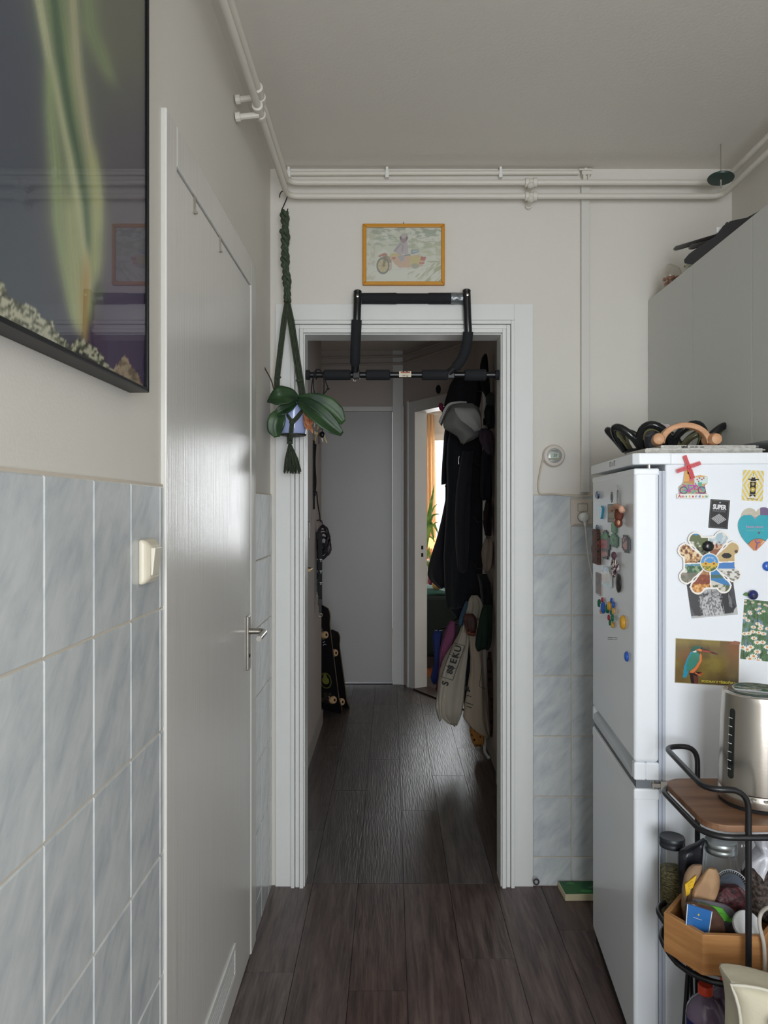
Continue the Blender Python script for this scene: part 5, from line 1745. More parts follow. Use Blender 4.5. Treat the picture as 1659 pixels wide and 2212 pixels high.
A.line([(0, 0), (s, 0), (s, 1), (0, 1), (0, 0)], .13, '#4f4f50').line([(0, .52), (s, .52)], .03, '#3d382c').line([(0, .2), (s, .2)], .05, '#4f4f50')
ob = A.build('picture_tile', fq(1312.5, 1128, .004), -FU * (fq(1331, 1128, 0) - fq(1312.5, 1128, 0)).length, UP * .054, .004, M_PRINT, edge='#5a5a58')
tag(ob, 'tan picture tile with a grey border behind the monkey magnet', 'magnet')
m = MB().prism([(-.006, 0), (.006, 0), (.007, .032), (.0045, .044), (.0016, .047), (.0016, .060), (-.0016, .060), (-.0016, .047), (-.0045, .044), (-.007, .032)], fq(1335.5, 1094, .003), -FU, UP, .003)
ob = m.build('bottle_opener', paint('brushed_metal', '#8a8782', 0.35, metal=.9), at=fq(1335, 1094, 0), bevel=.0008)
tag(ob, 'slim metal bottle opener standing above the monkey magnet', 'bottle opener')
MB().prism([(-.0022, .022), (.0022, .022), (.0028, .036), (0, .041), (-.0028, .036)], fq(1335.5, 1094, .0066), -FU, UP, .0004).build('slot', paint('slot_light', '#c9c9c6', 0.4), ob)

mk = thing('monkey_magnet', fq(1333, 1115, 0), 'brown plush-look monkey magnet hanging head down with beige paws', 'magnet')
MB().ball(fq(1337, 1112, .013), .012, .017, .019, 16, 10).build('body', paint('monkey_brown', '#6d3826', 0.7), mk, smooth=True)
m = MB().ball(fq(1336, 1130, .014), .011, .012, .0125, 16, 10)
m.build('head', paint('monkey_head', '#7a432c', 0.7), mk, smooth=True)
M_MB = paint('monkey_beige', '#d8a88a', 0.6)
MB().ball(fq(1336, 1129, .026), .003, .008, .007, 12, 8).build('face', M_MB, mk, smooth=True)
MB().ball(fq(1329, 1125, .018), .004, .006, .008, 10, 8).build('ear', M_MB, mk, smooth=True)
MB().ball(fq(1331, 1131, .018), .004, .005, .006, 10, 8).build('ear', M_MB, mk, smooth=True)
m = MB().tube(spline([fq(1345, 1104, .016), fq(1340, 1097, .018), fq(1330, 1093, .018), fq(1327, 1098, .018)], 5), .0075, 10).tube(spline([fq(1330, 1099, .017), fq(1324, 1097, .017), fq(1319, 1102, .015)], 5), .006, 10)
m.ball(fq(1342, 1100, .02), .008, .010, .010, 12, 8).ball(fq(1320, 1102, .016), .006, .008, .006, 10, 8)
m.build('paw', paint('monkey_paw', '#cf9f86', 0.6), mk, smooth=True)
tw = thing('totem_magnet', fq(1291, 1220, 0), 'tall carved brown wooden figure magnet at the left edge of the door', 'magnet')
M_TOT = two_tone('carved_wood', '#4a2a20', '#744636', 60, 0.6, bump=.3)
prof = [(1143, 1288, 1296), (1150, 1286.5, 1297.5), (1163, 1287, 1297), (1176, 1287, 1297.5), (1182, 1285, 1298), (1192, 1285, 1298), (1200, 1287, 1298.5), (1218, 1287, 1299)]
pts = [(p[1], p[0]) for p in prof] + [(p[2], p[0]) for p in prof[::-1]]
c0 = fq(1292, 1220, 0)
m = MB().prism([((fq(a, b, 0) - c0).dot(-FU), b_z) for a, b, b_z in [(a, b, fq(1292, b, 0).z - c0.z) for a, b in pts]], c0 - FV * .001, -FU, UP, .011)
m.build('figure', M_TOT, tw, bevel=.0015)
m = MB()
for y, r in ((1152, .004), (1166, .003), (1178, .0035), (1191, .004), (1206, .004)):
    m.ball(fq(1292, y, .0125), .003, r, r, 8, 6)
m.build('carving', paint('carving_dark', '#2f1a16', 0.7), tw, smooth=True)
bt = thing('bottle_magnet', fq(1308, 1264, 0), 'tiny bottle magnet with sand, sea and sky painted on it', 'magnet')
A = Art(40, 90, '#b08a5c', asp=.45)
A.lay((A.y > .74) * 1.0, '#3a8fc4')
A.lay(np.clip((vnoise(A.x, A.y, 10, 3) - .45) * 5, 0, 1) * (A.y > .55), '#d9dcd6')
A.lay((A.y < .32) * np.clip((vnoise(A.x, A.y, 9, 5) - .35) * 5, 0, 1), '#2a6f94')
A.lay((A.y < .18) * 1.0, '#4aa6bc')
X = A.x / A.asp
A.cut((np.abs(X - .5) < .48) & (A.y < .93 - 1.2 * np.clip(np.abs(X - .5) - .3, 0, 1)) & (A.y > .04 + .5 * np.clip(np.abs(X - .5) - .35, 0, 1)))
A.build('bottle', fq(1299.5, 1264, .010), -FU * (fq(1316.5, 1250, 0) - fq(1299.5, 1250, 0)).length, UP * .064, .008, M_PRINTG, bt, edge='#cfd6d4')
dm = thing('doll_magnet', fq(1327, 1245, 0), 'purple and white patterned owl-like doll magnet with a round emblem', 'magnet')
M_DOLL = two_tone('doll_pattern', '#4a2440', '#d8cfc8', 130, 0.5, (1, 1, 1), 2, .47, .53)
MB().ball(fq(1326, 1200, .008), .007, .013, .0115, 16, 10).build('head', paint('doll_head', '#6d4a58', 0.5, spot=.3, spot_scale=120), dm, smooth=True)
MB().ball(fq(1326, 1221, .008), .008, .0165, .022, 16, 10).build('body', M_DOLL, dm, smooth=True)
MB().ball(fq(1334, 1225, .008), .006, .007, .010, 12, 8).build('arm', M_DOLL, dm, smooth=True)
MB().ball(fq(1326, 1239, .008), .007, .015, .012, 14, 8).build('skirt', M_DOLL, dm, smooth=True)
c = fq(1329.5, 1215, .016)
MB().lathe([(.0075, 0), (.007, .002)], c, -FV, 18).build('emblem', paint('emblem_cream', '#dcd3bc', 0.5), dm)
MB().prism([(-.005, -.001), (.005, -.001), (.005, .001), (-.005, .001)], c - FV * .0026, -FU, UP, .0004).prism([(-.001, -.005), (.001, -.005), (.001, .005), (-.001, .005)], c - FV * .0026, -FU, UP, .0004).build('cross_mark', paint('emblem_dark', '#3a2030', 0.5), dm)
m = MB().ball(fq(1336, 1260, .004), .006, .020, .027, 20, 12)
tag(m.build('stone_magnet', two_tone('dark_stone', '#2b2626', '#544c48', 60, 0.35, bump=.2), at=fq(1336, 1260, 0), smooth=True), 'dark oval stone magnet below the patterned doll', 'magnet')
A = Art(36, 110, '#76665f', asp=.35)
A.lay(np.clip((vnoise(A.x, A.y, 9, 7) - .45) * 6, 0, 1), '#4a3c38')
A.lay((A.x / A.asp > .86) * 1.0, '#7a2f2a')
A.line([(0, .02), (.33, .05)], .04, '#cfc6bc')
ob = A.build('picture_tile', fq(1286.5, 1282, .003), -FU * (fq(1297.5, 1282, 0) - fq(1286.5, 1282, 0)).length, UP * .070, .003, M_PRINT, edge='#b8aca2')
tag(ob, 'narrow dark picture tile with a red edge at the left of the bottle magnet', 'magnet')

# ================================================================ on top of the refrigerator
ZT = 1.5965
# newspapers
M_NEWS = two_tone('newsprint', '#b9b6b0', '#cfccc6', 90, 0.8, (1, 6, 1), 3, .45, .55)


def paper(name, x0, x1, y0, y1, z0, z1, lab):
    t = thing(name, ((x0 + x1) / 2, (y0 + y1) / 2, z0), lab, 'newspaper', 'newspapers on the refrigerator')
    m = MB()
    r = (z1 - z0) / 2
    n = 10
    for k in range(5):
        a, b = z0 + (z1 - z0) * k / 5, z0 + (z1 - z0) * (k + .86) / 5
        e = .004 * math.sin(k * 2.1)
        m.box(x0 + r + abs(e), x1 - abs(e) * 2, y0 + abs(e) * .3, y1, a, b)
    m.tube([(x0 + r, y0, z0 + r), (x0 + r, (y0 + y1) / 2, z0 + r), (x0 + r, y1, z0 + r)], r, 12)
    m.build('folded_sheets', M_NEWS, t, smooth=40)
    return t


n1_ = paper('newspaper', .668, .985, 1.950, 2.11, ZT, ZT + .0145, 'lower folded newspaper on the refrigerator, its rounded fold at the left')
text('--- ------ --- ---- ---- -- -- ---- -- ----------', .0080, (.76, 1.9495, ZT + .009), (1, 0, 0), (0, 0, 1), paint('print_grey', '#6a6866', 0.7), n1_, squeeze=.9)
n2_ = paper('newspaper', .715, .975, 1.965, 2.12, ZT + .015, ZT + .0235, 'upper folded newspaper with bold black headline letters')
text('und  --- --  ---', .011, (.80, 1.9645, ZT + .0195), (1, 0, 0), (0, 0, 1), M_INK, n2_, bold=.0004)
# wooden roller
wr = thing('wooden_roller', P(1484, 962, 1.99), 'curved wooden massage handle with a round knob at each end, on the newspapers', 'massager')
M_BEECH = two_tone('beech_wood', '#b98660', '#cf9f78', 8, 0.5, (1, 6, 6), 4)
zk = ZT + .0245 + .0165
xa, xb = P(1424, 0, 1.99).x, P(1540, 0, 1.99).x
yk = 2.0
rin, xm_ = (xb - xa) / 2, (xa + xb) / 2
pa = []
for i in range(17):
    a = PI * (1 - i / 16)
    pa.append(((xm_ + rin * .98 * math.cos(a)) - xm_, -.006 + .052 * math.sin(a)))
pi_ = [(x * .80, z - .014 * (.4 + .6 * math.sin(PI * (1 - i / 16)))) for i, (x, z) in enumerate(pa)]
m = MB().prism(pa + pi_[::-1], (xm_, yk + .012, zk), (1, 0, 0), (0, 0, 1), .024)
m.build('arched_handle', M_BEECH, wr, bevel=.003)
for x in (xa, xb):
    MB().lathe([(.009, -.028), (.0155, -.024), (.0165, 0), (.0165, .020), (.014, .029), (.007, .032), (.001, .0325)], (x, yk, zk), (-.25 if x == xa else .1, -1, 0), 22).build('knob', M_BEECH, wr, smooth=40)
# black scalloped dish
sd_ = thing('scalloped_dish', P(1430, 985, 2.30), 'shiny black dish with a rim of open arches and an olive inside', 'dish')
cx_, cy_ = .855, 2.285
M_DISH = paint('black_glaze', '#17181a', 0.08)
M_DISHI = paint('olive_glaze', '#6d6a4c', 0.2)
m = MB()
mi = MB()
NL = 9
for k in range(NL):
    a0, a1 = 2 * PI * k / NL + .35, 2 * PI * (k + 1) / NL + .35
    outer, inner_ = [], []
    for i in range(13):
        f = i / 12
        a = a0 + (a1 - a0) * f
        hgt = math.sin(PI * f) ** .6
        rr = .62 + .38 * (.25 + .75 * hgt)
        outer.append(Vector((cx_ + .185 * rr * math.cos(a), cy_ + .125 * rr * math.sin(a), ZT + .034 + .068 * hgt)))
        inner_.append(Vector((cx_ + .180 * rr * .96 * math.cos(a), cy_ + .121 * rr * .96 * math.sin(a), ZT + .032 + .062 * hgt)))
    m.tube(outer, .0115, 9)
    mi.tube(inner_, .0095, 8)
m.build('arched_rim', M_DISH, sd_, smooth=True)
mi.build('rim_inside', M_DISHI, sd_, smooth=True)
rings = []
for r, h in ((.45, .002), (.62, .012), (.72, .026), (.74, .038), (.68, .036), (.5, .014), (.02, .010)):
    rings.append([Vector((cx_ + .185 * r * math.cos(2 * PI * j / 28), cy_ + .125 * r * math.sin(2 * PI * j / 28), ZT + h)) for j in range(28)])
MB().loft(rings).build('bowl', M_DISH, sd_, smooth=40)
rnd = random.Random(8)
m = MB()
rings = []
for i in range(9):
    t = PI * i / 8
    rings.append([Vector((cx_ - .03 + (.055 * math.sin(t) * math.cos(a)) * rnd.uniform(.8, 1.15), cy_ + .02 + .045 * math.sin(t) * math.sin(a) * rnd.uniform(.8, 1.15), ZT + .060 - .044 * math.cos(t) * rnd.uniform(.9, 1.1))) for a in np.linspace(0, 2 * PI, 15)[:-1]])
m.loft(rings)
tag(m.build('crumpled_bag', two_tone('dark_wrapping', '#2e3038', '#4a4c56', 20, 0.4), at=(cx_ - .03, cy_, ZT + .012)), 'dark crumpled bag lying in the black dish', 'bag')
m = MB().loft([[p + Vector((.02, 0, .030)) for p in r] for r in [[Vector((cx_ - .045 + .028 * math.sin(t) * math.cos(a) * rnd.uniform(.7, 1.3), cy_ - .01 + .02 * math.sin(t) * math.sin(a), ZT + .072 - .012 * math.cos(t) * rnd.uniform(.6, 1.4))) for a in np.linspace(0, 2 * PI, 11)[:-1]] for t in np.linspace(0.1, PI - .1, 6)]])
tag(m.build('tissue', paint('pale_pink_tissue', '#d8c6c8', 0.8), at=(cx_ - .03, cy_, ZT + .1)), 'pale pink tissue on the bag in the black dish', 'tissue')

# ================================================================ white wall cupboards
M_CAB = paint('cupboard_white', '#c9cac6', 0.42, spot=.01, spot_scale=3)
ZB_, ZTC = 1.634, 2.254
for i, (ya, yb_) in enumerate(((2.436, 2.853), (2.033, 2.436), (1.63, 2.033))):
    t = thing('wall_cupboard', (1.15, (ya + yb_) / 2, ZB_), ('plain white wall cupboard in the far corner, under the bag of nuts', 'plain white wall cupboard under the black case, second from the far wall', 'white wall cupboard cut by the right picture edge, third from the far wall')[i], 'cupboard', 'white wall cupboards')
    MB().box(1.010, XR - .001, ya + .001, yb_ - .001, ZB_, ZTC - .001).build('carcass', M_CAB, t)
    MB().box(.991, 1.0095, ya + .0012, yb_ - .0012, ZB_ - .002, ZTC).build('door', M_CAB, t, bevel=.001)
# things on the cupboards
bg = thing('bag_of_nuts', P(1443, 628, 2.70), 'clear plastic bag of reddish nuts on the far end of the cupboards', 'bag')
zc_ = ZTC
rings = rings_px([(572, 1434, 1444), (580, 1427, 1455), (596, 1425, 1462), (612, 1425, 1468), (631, 1425, 1470)], 2.71, .07, 18, 4, .006, 3, 6)
for r in rings:
    for p in r:
        p.z = max(p.z, zc_ + .001)
        p.x += .012
MB().loft(rings).build('clear_bag', pane_mat('clear_film', (.93, .91, .88), .15, boost=2.0), bg, smooth=True)
M_NUT = two_tone('red_nuts', '#6a3a2c', '#a8765c', 90, 0.6, vor=True, lo=.1, hi=.6)
m = MB()
for i in range(70):
    m.ball((1.035 + rnd.uniform(-.028, .03), 2.71 + rnd.uniform(-.026, .026), zc_ + .009 + rnd.uniform(0, .034)), .008, .0065, .007, 7, 5)
ob = m.build('nuts', M_NUT, bg, smooth=True)
ob['kind'] = 'stuff'
gc = thing('green_tin', P(1475, 600, 2.62), 'low green patterned tin beside the bag of nuts, with a wooden spoon across it', 'tin')
c = Vector((1.075, 2.60, zc_))
MB().lathe([(.036, 0), (.038, .003), (.038, .050), (.040, .052), (.040, .058), (.036, .058), (.035, .050)], c, (0, 0, 1), 28).build('tin_body', two_tone('green_stripes', '#1f4a2a', '#b9c4b0', 40, 0.4, (.2, .2, 2.6), 1, .48, .52), gc, smooth=40)
ws = MB().tube([(1.06, 2.615, zc_ + .0635), (1.09, 2.50, zc_ + .068)], [.0065, .0055], 10).ball((1.055, 2.635, zc_ + .0635), .013, .02, .005, 12, 8)
tag(ws.build('wooden_spoon', M_BEECH, at=(1.06, 2.615, zc_ + .05), smooth=True), 'wooden spoon lying on the green tin', 'spoon')
bc_ = thing('padded_case', (1.1, 2.3, zc_), 'long dark padded case with straps lying along the top of the cupboards', 'case')


def cab(px, py, X=1.012):
    Yq = X * FPX / (px - VX)
    return (Yq, EYE.z - (py - VY) / FPX * Yq)


out = [cab(*p) for p in ((1497, 572), (1478, 569), (1477, 561), (1488, 548), (1510, 532), (1545, 510), (1562, 487), (1578, 477), (1612, 470), (1634, 458), (1640, 454), (1651, 456), (1654, 459), (1625, 480))]
out = [(y, max(z, zc_ + .001)) for y, z in out]
MB().prism(out, (1.012, 0, 0), (0, 1, 0), (0, 0, 1), .15).build('case_body', paint('dark_navy_fabric', '#1b1e28', 0.6, spot=.15, spot_scale=30), bc_, bevel=.006)
m = MB()
for px, py in ((1487, 549), (1557, 489)):
    y, z = cab(px, py)
    m.tube(arc((1.03, y, z), .011, 0, 2 * PI, 14, (0, 1, 0), (0, 0, 1)), .002, 6)
m.build('strap_ring', M_BLACK, bc_, smooth=True)
y, z = cab(1548, 500)
MB().box(1.010, 1.05, y - .006, y + .006, z - .006, z + .012).build('buckle', M_WHITE, bc_, bevel=.002)
for (a, b, r, lab) in (((1457, 538), (1545, 502), .0085, 'longer dark stick leaning on the padded case, its tip toward the far wall'), ((1490, 536), (1540, 512), .0085, 'shorter dark stick under the longer one beside the padded case')):
    ya, za = cab(*a, 1.04)
    yb_, zb_ = cab(*b, 1.04)
    dirv = Vector((0, yb_ - ya, zb_ - za)).normalized()
    e = Vector((1.04, yb_, zb_)) + dirv * .0
    ob = MB().tube([(1.04, ya, za), Vector((1.04, ya, za)) + dirv * .02, e + Vector((.05, 0, .0))], [.005, r, r], 10).build('dark_stick', paint('dark_stick_wood', '#1c1718', 0.35), at=(1.04, ya, za), smooth=True)
    tag(ob, lab, 'stick', 'sticks on the padded case')

# ================================================================ trolley in front of the refrigerator
M_WOOD = two_tone('acacia_wood', '#66452f', '#8f6a4e', 3.0, 0.5, (1.5, 14, 14), 6, .3, .7, bump=.1)
M_CRATE = two_tone('pale_crate_wood', '#a06b3c', '#c08c56', 3.0, 0.55, (2, 2, 22), 6, .3, .7, bump=.15)
tr2 = thing('serving_trolley', (.9, 1.72, 0), 'black tubular metal trolley with wooden shelves in front of the refrigerator', 'trolley')
R_ = .0066


def rrect(x0, x1, y0, y1, z, r):
    p = []
    for cx, cy, a in ((x1 - r, y0 + r, -PI / 2), (x1 - r, y1 - r, 0), (x0 + r, y1 - r, PI / 2), (x0 + r, y0 + r, PI)):
        p += [Vector((cx + r * math.cos(a + PI / 2 * i / 6), cy + r * math.sin(a + PI / 2 * i / 6), z)) for i in range(7)]
    return p + [p[0]]


SX0, SX1, SY0, SY1 = .668, 1.165, 1.565, 1.857
MB().tube(rrect(SX0, SX1, SY0, SY1, .756, .055), R_, 12).build('shelf_rim', M_BLACK, tr2, smooth=40)
sp = rrect(SX0 + .006, SX1 - .006, SY0 + .008, SY1 - .006, 0, .05)[:-1]
MB().prism([(p.x, p.y) for p in sp], (0, 0, .763), (1, 0, 0), (0, 1, 0), .015).build('shelf_board', M_WOOD, tr2, bevel=.002)
zr = .856


def rail_left(xp):
    return fillet([(xp + .01, SY1 - .002, .0), (xp + .01, SY1 - .002, zr), (.684, SY1 - .002, zr), (.666, SY0 + .004, zr), (xp, SY0 + .004, zr), (xp, SY0 + .004, .0)], .052, 8)


MB().tube(rail_left(.757), R_, 12).build('end_frame', M_BLACK, tr2, smooth=40)
MB().tube(fillet([(1.08, SY1 - .002, .0), (1.08, SY1 - .002, zr), (1.16, SY1 - .002, zr), (1.16, SY0 + .004, zr), (1.08, SY0 + .004, zr), (1.08, SY0 + .004, .0)], .05, 8), R_, 12).build('end_frame', M_BLACK, tr2, smooth=40)
LX0, LY0, LY1 = .645, 1.600, 1.86
MB().tube(rrect(LX0, SX1, LY0, LY1, .420, .11), R_, 12).build('shelf_rim', M_BLACK, tr2, smooth=40)
sp = rrect(LX0 + .006, SX1 - .006, LY0 + .008, LY1 - .006, 0, .104)[:-1]
MB().prism([(p.x, p.y) for p in sp], (0, 0, .428), (1, 0, 0), (0, 1, 0), .014).build('shelf_board', M_WOOD, tr2, bevel=.002)
MB().tube(fillet([(.74, SY1, .484), (.640, 1.80, .484), (.640, 1.70, .484)], .04, 6), R_, 10).tube([(.640, 1.70, .484), (.646, 1.72, .422)], R_, 10).build('end_rail', M_BLACK, tr2, smooth=40)
MB().tube([(.815, 1.84, .75), (.800, 1.855, .66)], .0045, 8).build('brace', M_BLACK, tr2, smooth=40)
MB().tube([(.860, 1.80, .752), (.915, 1.83, .70)], .0045, 8).build('brace', M_BLACK, tr2, smooth=40)
MB().tube([(.742, 1.845, .33), (.700, 1.80, 0.0)], .0062, 10).build('splayed_leg', M_BLACK, tr2, smooth=40)
MB().tube([(.735, 1.80, .415), (.745, 1.845, .33), (.760, 1.85, .0)], .005, 8).build('splayed_leg', M_BLACK, tr2, smooth=40)

# ---- kettle on the upper shelf
KX, KY, KZ = .844, 1.705, .7795
kt = thing('electric_kettle', (KX, KY, KZ), 'brushed steel electric kettle with a dark water gauge on its base plate, on the trolley', 'kettle')
m, nt, b = newmat('brushed_steel')
b.inputs['Base Color'].default_value = lin('#b3aca2')
b.inputs['Metallic'].default_value = 1.0
b.inputs['Roughness'].default_value = 0.27
tcn = nt.nodes.new('ShaderNodeTexCoord')
mp = nt.nodes.new('ShaderNodeMapping')
mp.inputs['Scale'].default_value = (4, 4, 400)
nz = nt.nodes.new('ShaderNodeTexNoise')
nz.inputs['Scale'].default_value = 3
nt.links.new(tcn.outputs['Object'], mp.inputs[0])
nt.links.new(mp.outputs[0], nz.inputs[0])
bp = nt.nodes.new('ShaderNodeBump')
bp.inputs['Strength'].default_value = .06
bp.inputs['Distance'].default_value = .001
nt.links.new(nz.outputs['Fac'], bp.inputs['Height'])
nt.links.new(bp.outputs[0], b.inputs['Normal'])
M_BRUSH = m
M_SMOKE = paint('smoked_plastic', '#1c211f', 0.12)
MB().lathe([(.080, .0), (.085, .002), (.086, .016), (.0855, .020), (.083, .028), (.080, .030)], (KX, KY, KZ + .006), (0, 0, 1), 48).build('base_plate', M_BRUSH, kt, smooth=35)
MB().lathe([(.083, 0), (.084, .007)], (KX, KY, KZ - .001), (0, 0, 1), 40).build('base_foot', M_GAP, kt, smooth=35)
MB().lathe([(.078, .036), (.0845, .037), (.0845, .048), (.0825, .10), (.0795, .19), (.0765, .238), (.0765, .242), (.0755, .250), (.070, .253), (.064, .2535)], (KX, KY, KZ), (0, 0, 1), 64).build('body', M_BRUSH, kt, smooth=35)
MB().lathe([(.064, .2525), (.066, .254), (.063, .257), (.058, .2575), (.054, .256), (.001, .256)], (KX, KY, KZ), (0, 0, 1), 48).build('lid', paint('glass_lid', '#45504a', 0.06), kt, smooth=35)
ga = math.radians(167)
gc_ = Vector((math.cos(ga + .62), math.sin(ga + .62), 0))
gs = Vector((-gc_.y, gc_.x, 0))
prof = [(-.008, .060), (.008, .060), (.008, .195), (-.008, .195)]
m = MB()
pts = []
for i in range(9):
    a = PI + PI * i / 8
    pts.append((.0078 * math.cos(a), .070 + .0078 * math.sin(a)))
for i in range(9):
    a = PI * i / 8
    pts.append((.0078 * math.cos(a), .212 + .0078 * math.sin(a)))
m.prism(pts, Vector((KX, KY, KZ)) + gc_ * .0803, gs + Vector((0, 0, 0)), UP - gc_ * .047, .0082)
g = m.build('water_gauge', M_SMOKE, kt, bevel=.001)
for i in range(7):
    z = .085 + i * .019
    rr = .0853 - .0470 * (z - .10) * .9
    p = Vector((KX, KY, KZ + z)) + gc_ * (rr + .0012)
    MB().prism([(-.006, -.0007), (.004, -.0007), (.004, .0007), (-.006, .0007)], p, gs, UP, .0006).build('gauge_mark', M_WHITE, g)
ha = math.radians(-101)
hc = Vector((math.cos(ha + .62), math.sin(ha + .62), 0))
hs = Vector((-hc.y, hc.x, 0))
m = MB()
m.prism([(-.016, .065), (.016, .065), (.016, .225), (-.016, .225)], Vector((KX, KY, KZ)) + hc * .0725, hs, UP - hc * .035, .0125)
m.build('handle_mount', paint('navy_black_plastic', '#1b1e26', 0.4), kt, bevel=.004)
hp = fillet([Vector((KX, KY, KZ + .225)) + hc * .078, Vector((KX, KY, KZ + .235)) + hc * .135, Vector((KX, KY, KZ + .085)) + hc * .125, Vector((KX, KY, KZ + .07)) + hc * .082], .03, 6)
MB().tube(hp, .012, 12).build('handle', paint('black_plastic', '#17181b', 0.4), kt, smooth=40)
for i in range(5):
    a = math.radians(-122 + i * 17)
    p = Vector((KX, KY, KZ + .0285)) + Vector((math.cos(a), math.sin(a), 0)) * .0842
    MB().lathe([(.0058, 0), (.0058, .0012), (.0045, .002)], p, Vector((math.cos(a) * .6, math.sin(a) * .6, .8)), 14).build('button', M_CHROME, kt, smooth=40)

# ---- hexagonal crate with groceries on the lower shelf
ZS = .4427
hexp = [(.622, 1.690), (.672, 1.600), (.802, 1.592), (.885, 1.675), (.85, 1.825), (.735, 1.825)]
cr = thing('wooden_crate', (.75, 1.70, ZS), 'hexagonal pale wooden crate full of bags and jars on the lower trolley shelf', 'crate')
cxm, cym = sum(p[0] for p in hexp) / 6, sum(p[1] for p in hexp) / 6
inn = [(cxm + (x - cxm) * .90, cym + (y - cym) * .90) for x, y in hexp]
for i in range(6):
    j = (i + 1) % 6
    MB().prism([hexp[i], hexp[j], inn[j], inn[i]], (0, 0, ZS), (1, 0, 0), (0, 1, 0), .088).build('side_panel', M_CRATE, cr, bevel=.0012)
MB().prism(inn, (0, 0, ZS), (1, 0, 0), (0, 1, 0), .008).build('bottom_panel', M_CRATE, cr)
# wavy darker grain line across the two front panels
ZC0 = ZS + .009
GLASS = pane_mat('jar_glass', (.93, .95, .95), .02, boost=1.4)
FILM = pane_mat('plastic_film', (.86, .86, .86), .12, boost=3.0)


def jar(name, c, r, h, lid_r, lid_h, lid_mat, label, fill_mat, fill, parent_axis=(0, 0, 1), lidname='lid'):
    t = thing(name, c, label, 'jar', None)
    MB().lathe([(r * .88, 0), (r, .006), (r, h * .80), (r * .93, h * .90), (lid_r * .92, h * .95), (lid_r * .92, h)], c, parent_axis, 32).build('glass_body', GLASS, t, smooth=40)
    ax = Vector(parent_axis).normalized()
    if fill:
        MB().lathe([(r * .84, .004), (r * .95, .009), (r * .95, h * fill * .97), (r * .5, h * fill)], c, ax, 24).build('contents', fill_mat, t, smooth=40)
    MB().lathe([(lid_r * .97, 0), (lid_r, .002), (lid_r, lid_h * .35), (lid_r * .985, lid_h * .4), (lid_r * .985, lid_h * .55), (lid_r, lid_h * .6), (lid_r, lid_h - .003), (lid_r * .95, lid_h), (lid_r * .86, lid_h - .0012), (.001, lid_h - .0012)], Vector(c) + ax * (h - .002), ax, 32).build(lidname, lid_mat, t, smooth=35)
    return t


M_HERB = two_tone('dried_herbs', '#3f3a22', '#7d734c', 110, 0.9, (1, 1, 3), bump=.8)
jar('herb_jar', (.695, 1.833, ZS), .030, .176, .0305, .024, paint('black_lid', '#23262b', 0.4), 'tall glass jar of dried herbs with a black lid, behind the crate', M_HERB, .70)
jar('glass_jar', (.787, 1.768, ZC0), .037, .183, .0365, .028, paint('zinc_lid', '#a9b0b0', 0.28, metal=.9), 'glass jar with a silver screw lid standing at the back of the crate', paint('jar_contents', '#a7917a', 0.8, spot=.3, spot_scale=60), .62)


def pouch(name, rows, Y, th, mat, label, cat='bag', seed=1, amp=.006, folds=4, lean=0.0, group=None, zmin=ZC0):
    rr = rings_px(rows, Y, th, 20, folds, amp, seed, 5, .6, lean)
    for ring in rr:
        for p in ring:
            p.z = max(p.z, zmin)
    o = MB().loft(rr).build(name, mat, at=P((rows[-1][1] + rows[-1][2]) / 2, rows[-1][0], Y), smooth=50)
    return tag(o, label, cat, group)


rp_ = pouch('foil_pouch', [(1812, 1519, 1523), (1822, 1505, 1520), (1829, 1487, 1518), (1838, 1470, 1517), (1850, 1465, 1516), (1880, 1466, 1514), (1990, 1476, 1512)], 1.772, .03, paint('black_foil', '#1b1c22', 0.28, bump=.5, bump_scale=50), 'crumpled black foil pouch behind the brown paper bag', seed=4, amp=.004)
M_KRAFT = two_tone('kraft_paper', '#7d6650', '#94795e', 30, 0.8, (1, 1, .5), bump=.2)
kb = pouch('paper_bag', [(1868, 1496, 1516), (1875, 1487, 1518), (1890, 1480, 1516), (1920, 1474, 1512), (1960, 1472, 1508), (2030, 1484, 1506)], 1.725, .022, M_KRAFT, 'brown paper bag with a yellow label at the left of the crate', seed=5, amp=.003)
lbm = MB()
q = [P(1480, 1911, 1.7095), P(1505, 1891, 1.7095), P(1497, 1918, 1.7095), P(1492, 1920, 1.7095), P(1490, 1931, 1.7095), P(1482, 1937, 1.7095)]
lbm.add(q + [p + Vector((0, .003, 0)) for p in q], [(0, 5, 4, 3, 2, 1), (6, 7, 8, 9, 10, 11)] + [(i, (i + 1) % 6, 6 + (i + 1) % 6, 6 + i) for i in range(6)])
kbl = lbm.build('label', paint('yellow_label', '#e0b32a', 0.5), kb)
d0 = (q[1] - q[0]).normalized()
for i, (tx, sz) in enumerate((('--- ----', .0060), ('-----', .0050), ('--', .005))):
    text(tx, sz, P(1490.5 - i * 1.2, 1907 + i * 6.5, 1.7088), d0, UP - d0 * .1, M_INK, kb, squeeze=.9)
pouch('paper_bag', [(1876, 1530, 1546), (1884, 1523, 1552), (1900, 1513, 1554), (1915, 1502, 1553), (1930, 1496, 1548), (1950, 1497, 1536), (2020, 1500, 1530)], 1.702, .026, two_tone('light_kraft_paper', '#a17e5e', '#b8956f', 26, 0.8, (1, 1, .5), bump=.2), 'lighter folded paper bag with a pointed top in the middle of the crate', seed=7, amp=.004, folds=2)
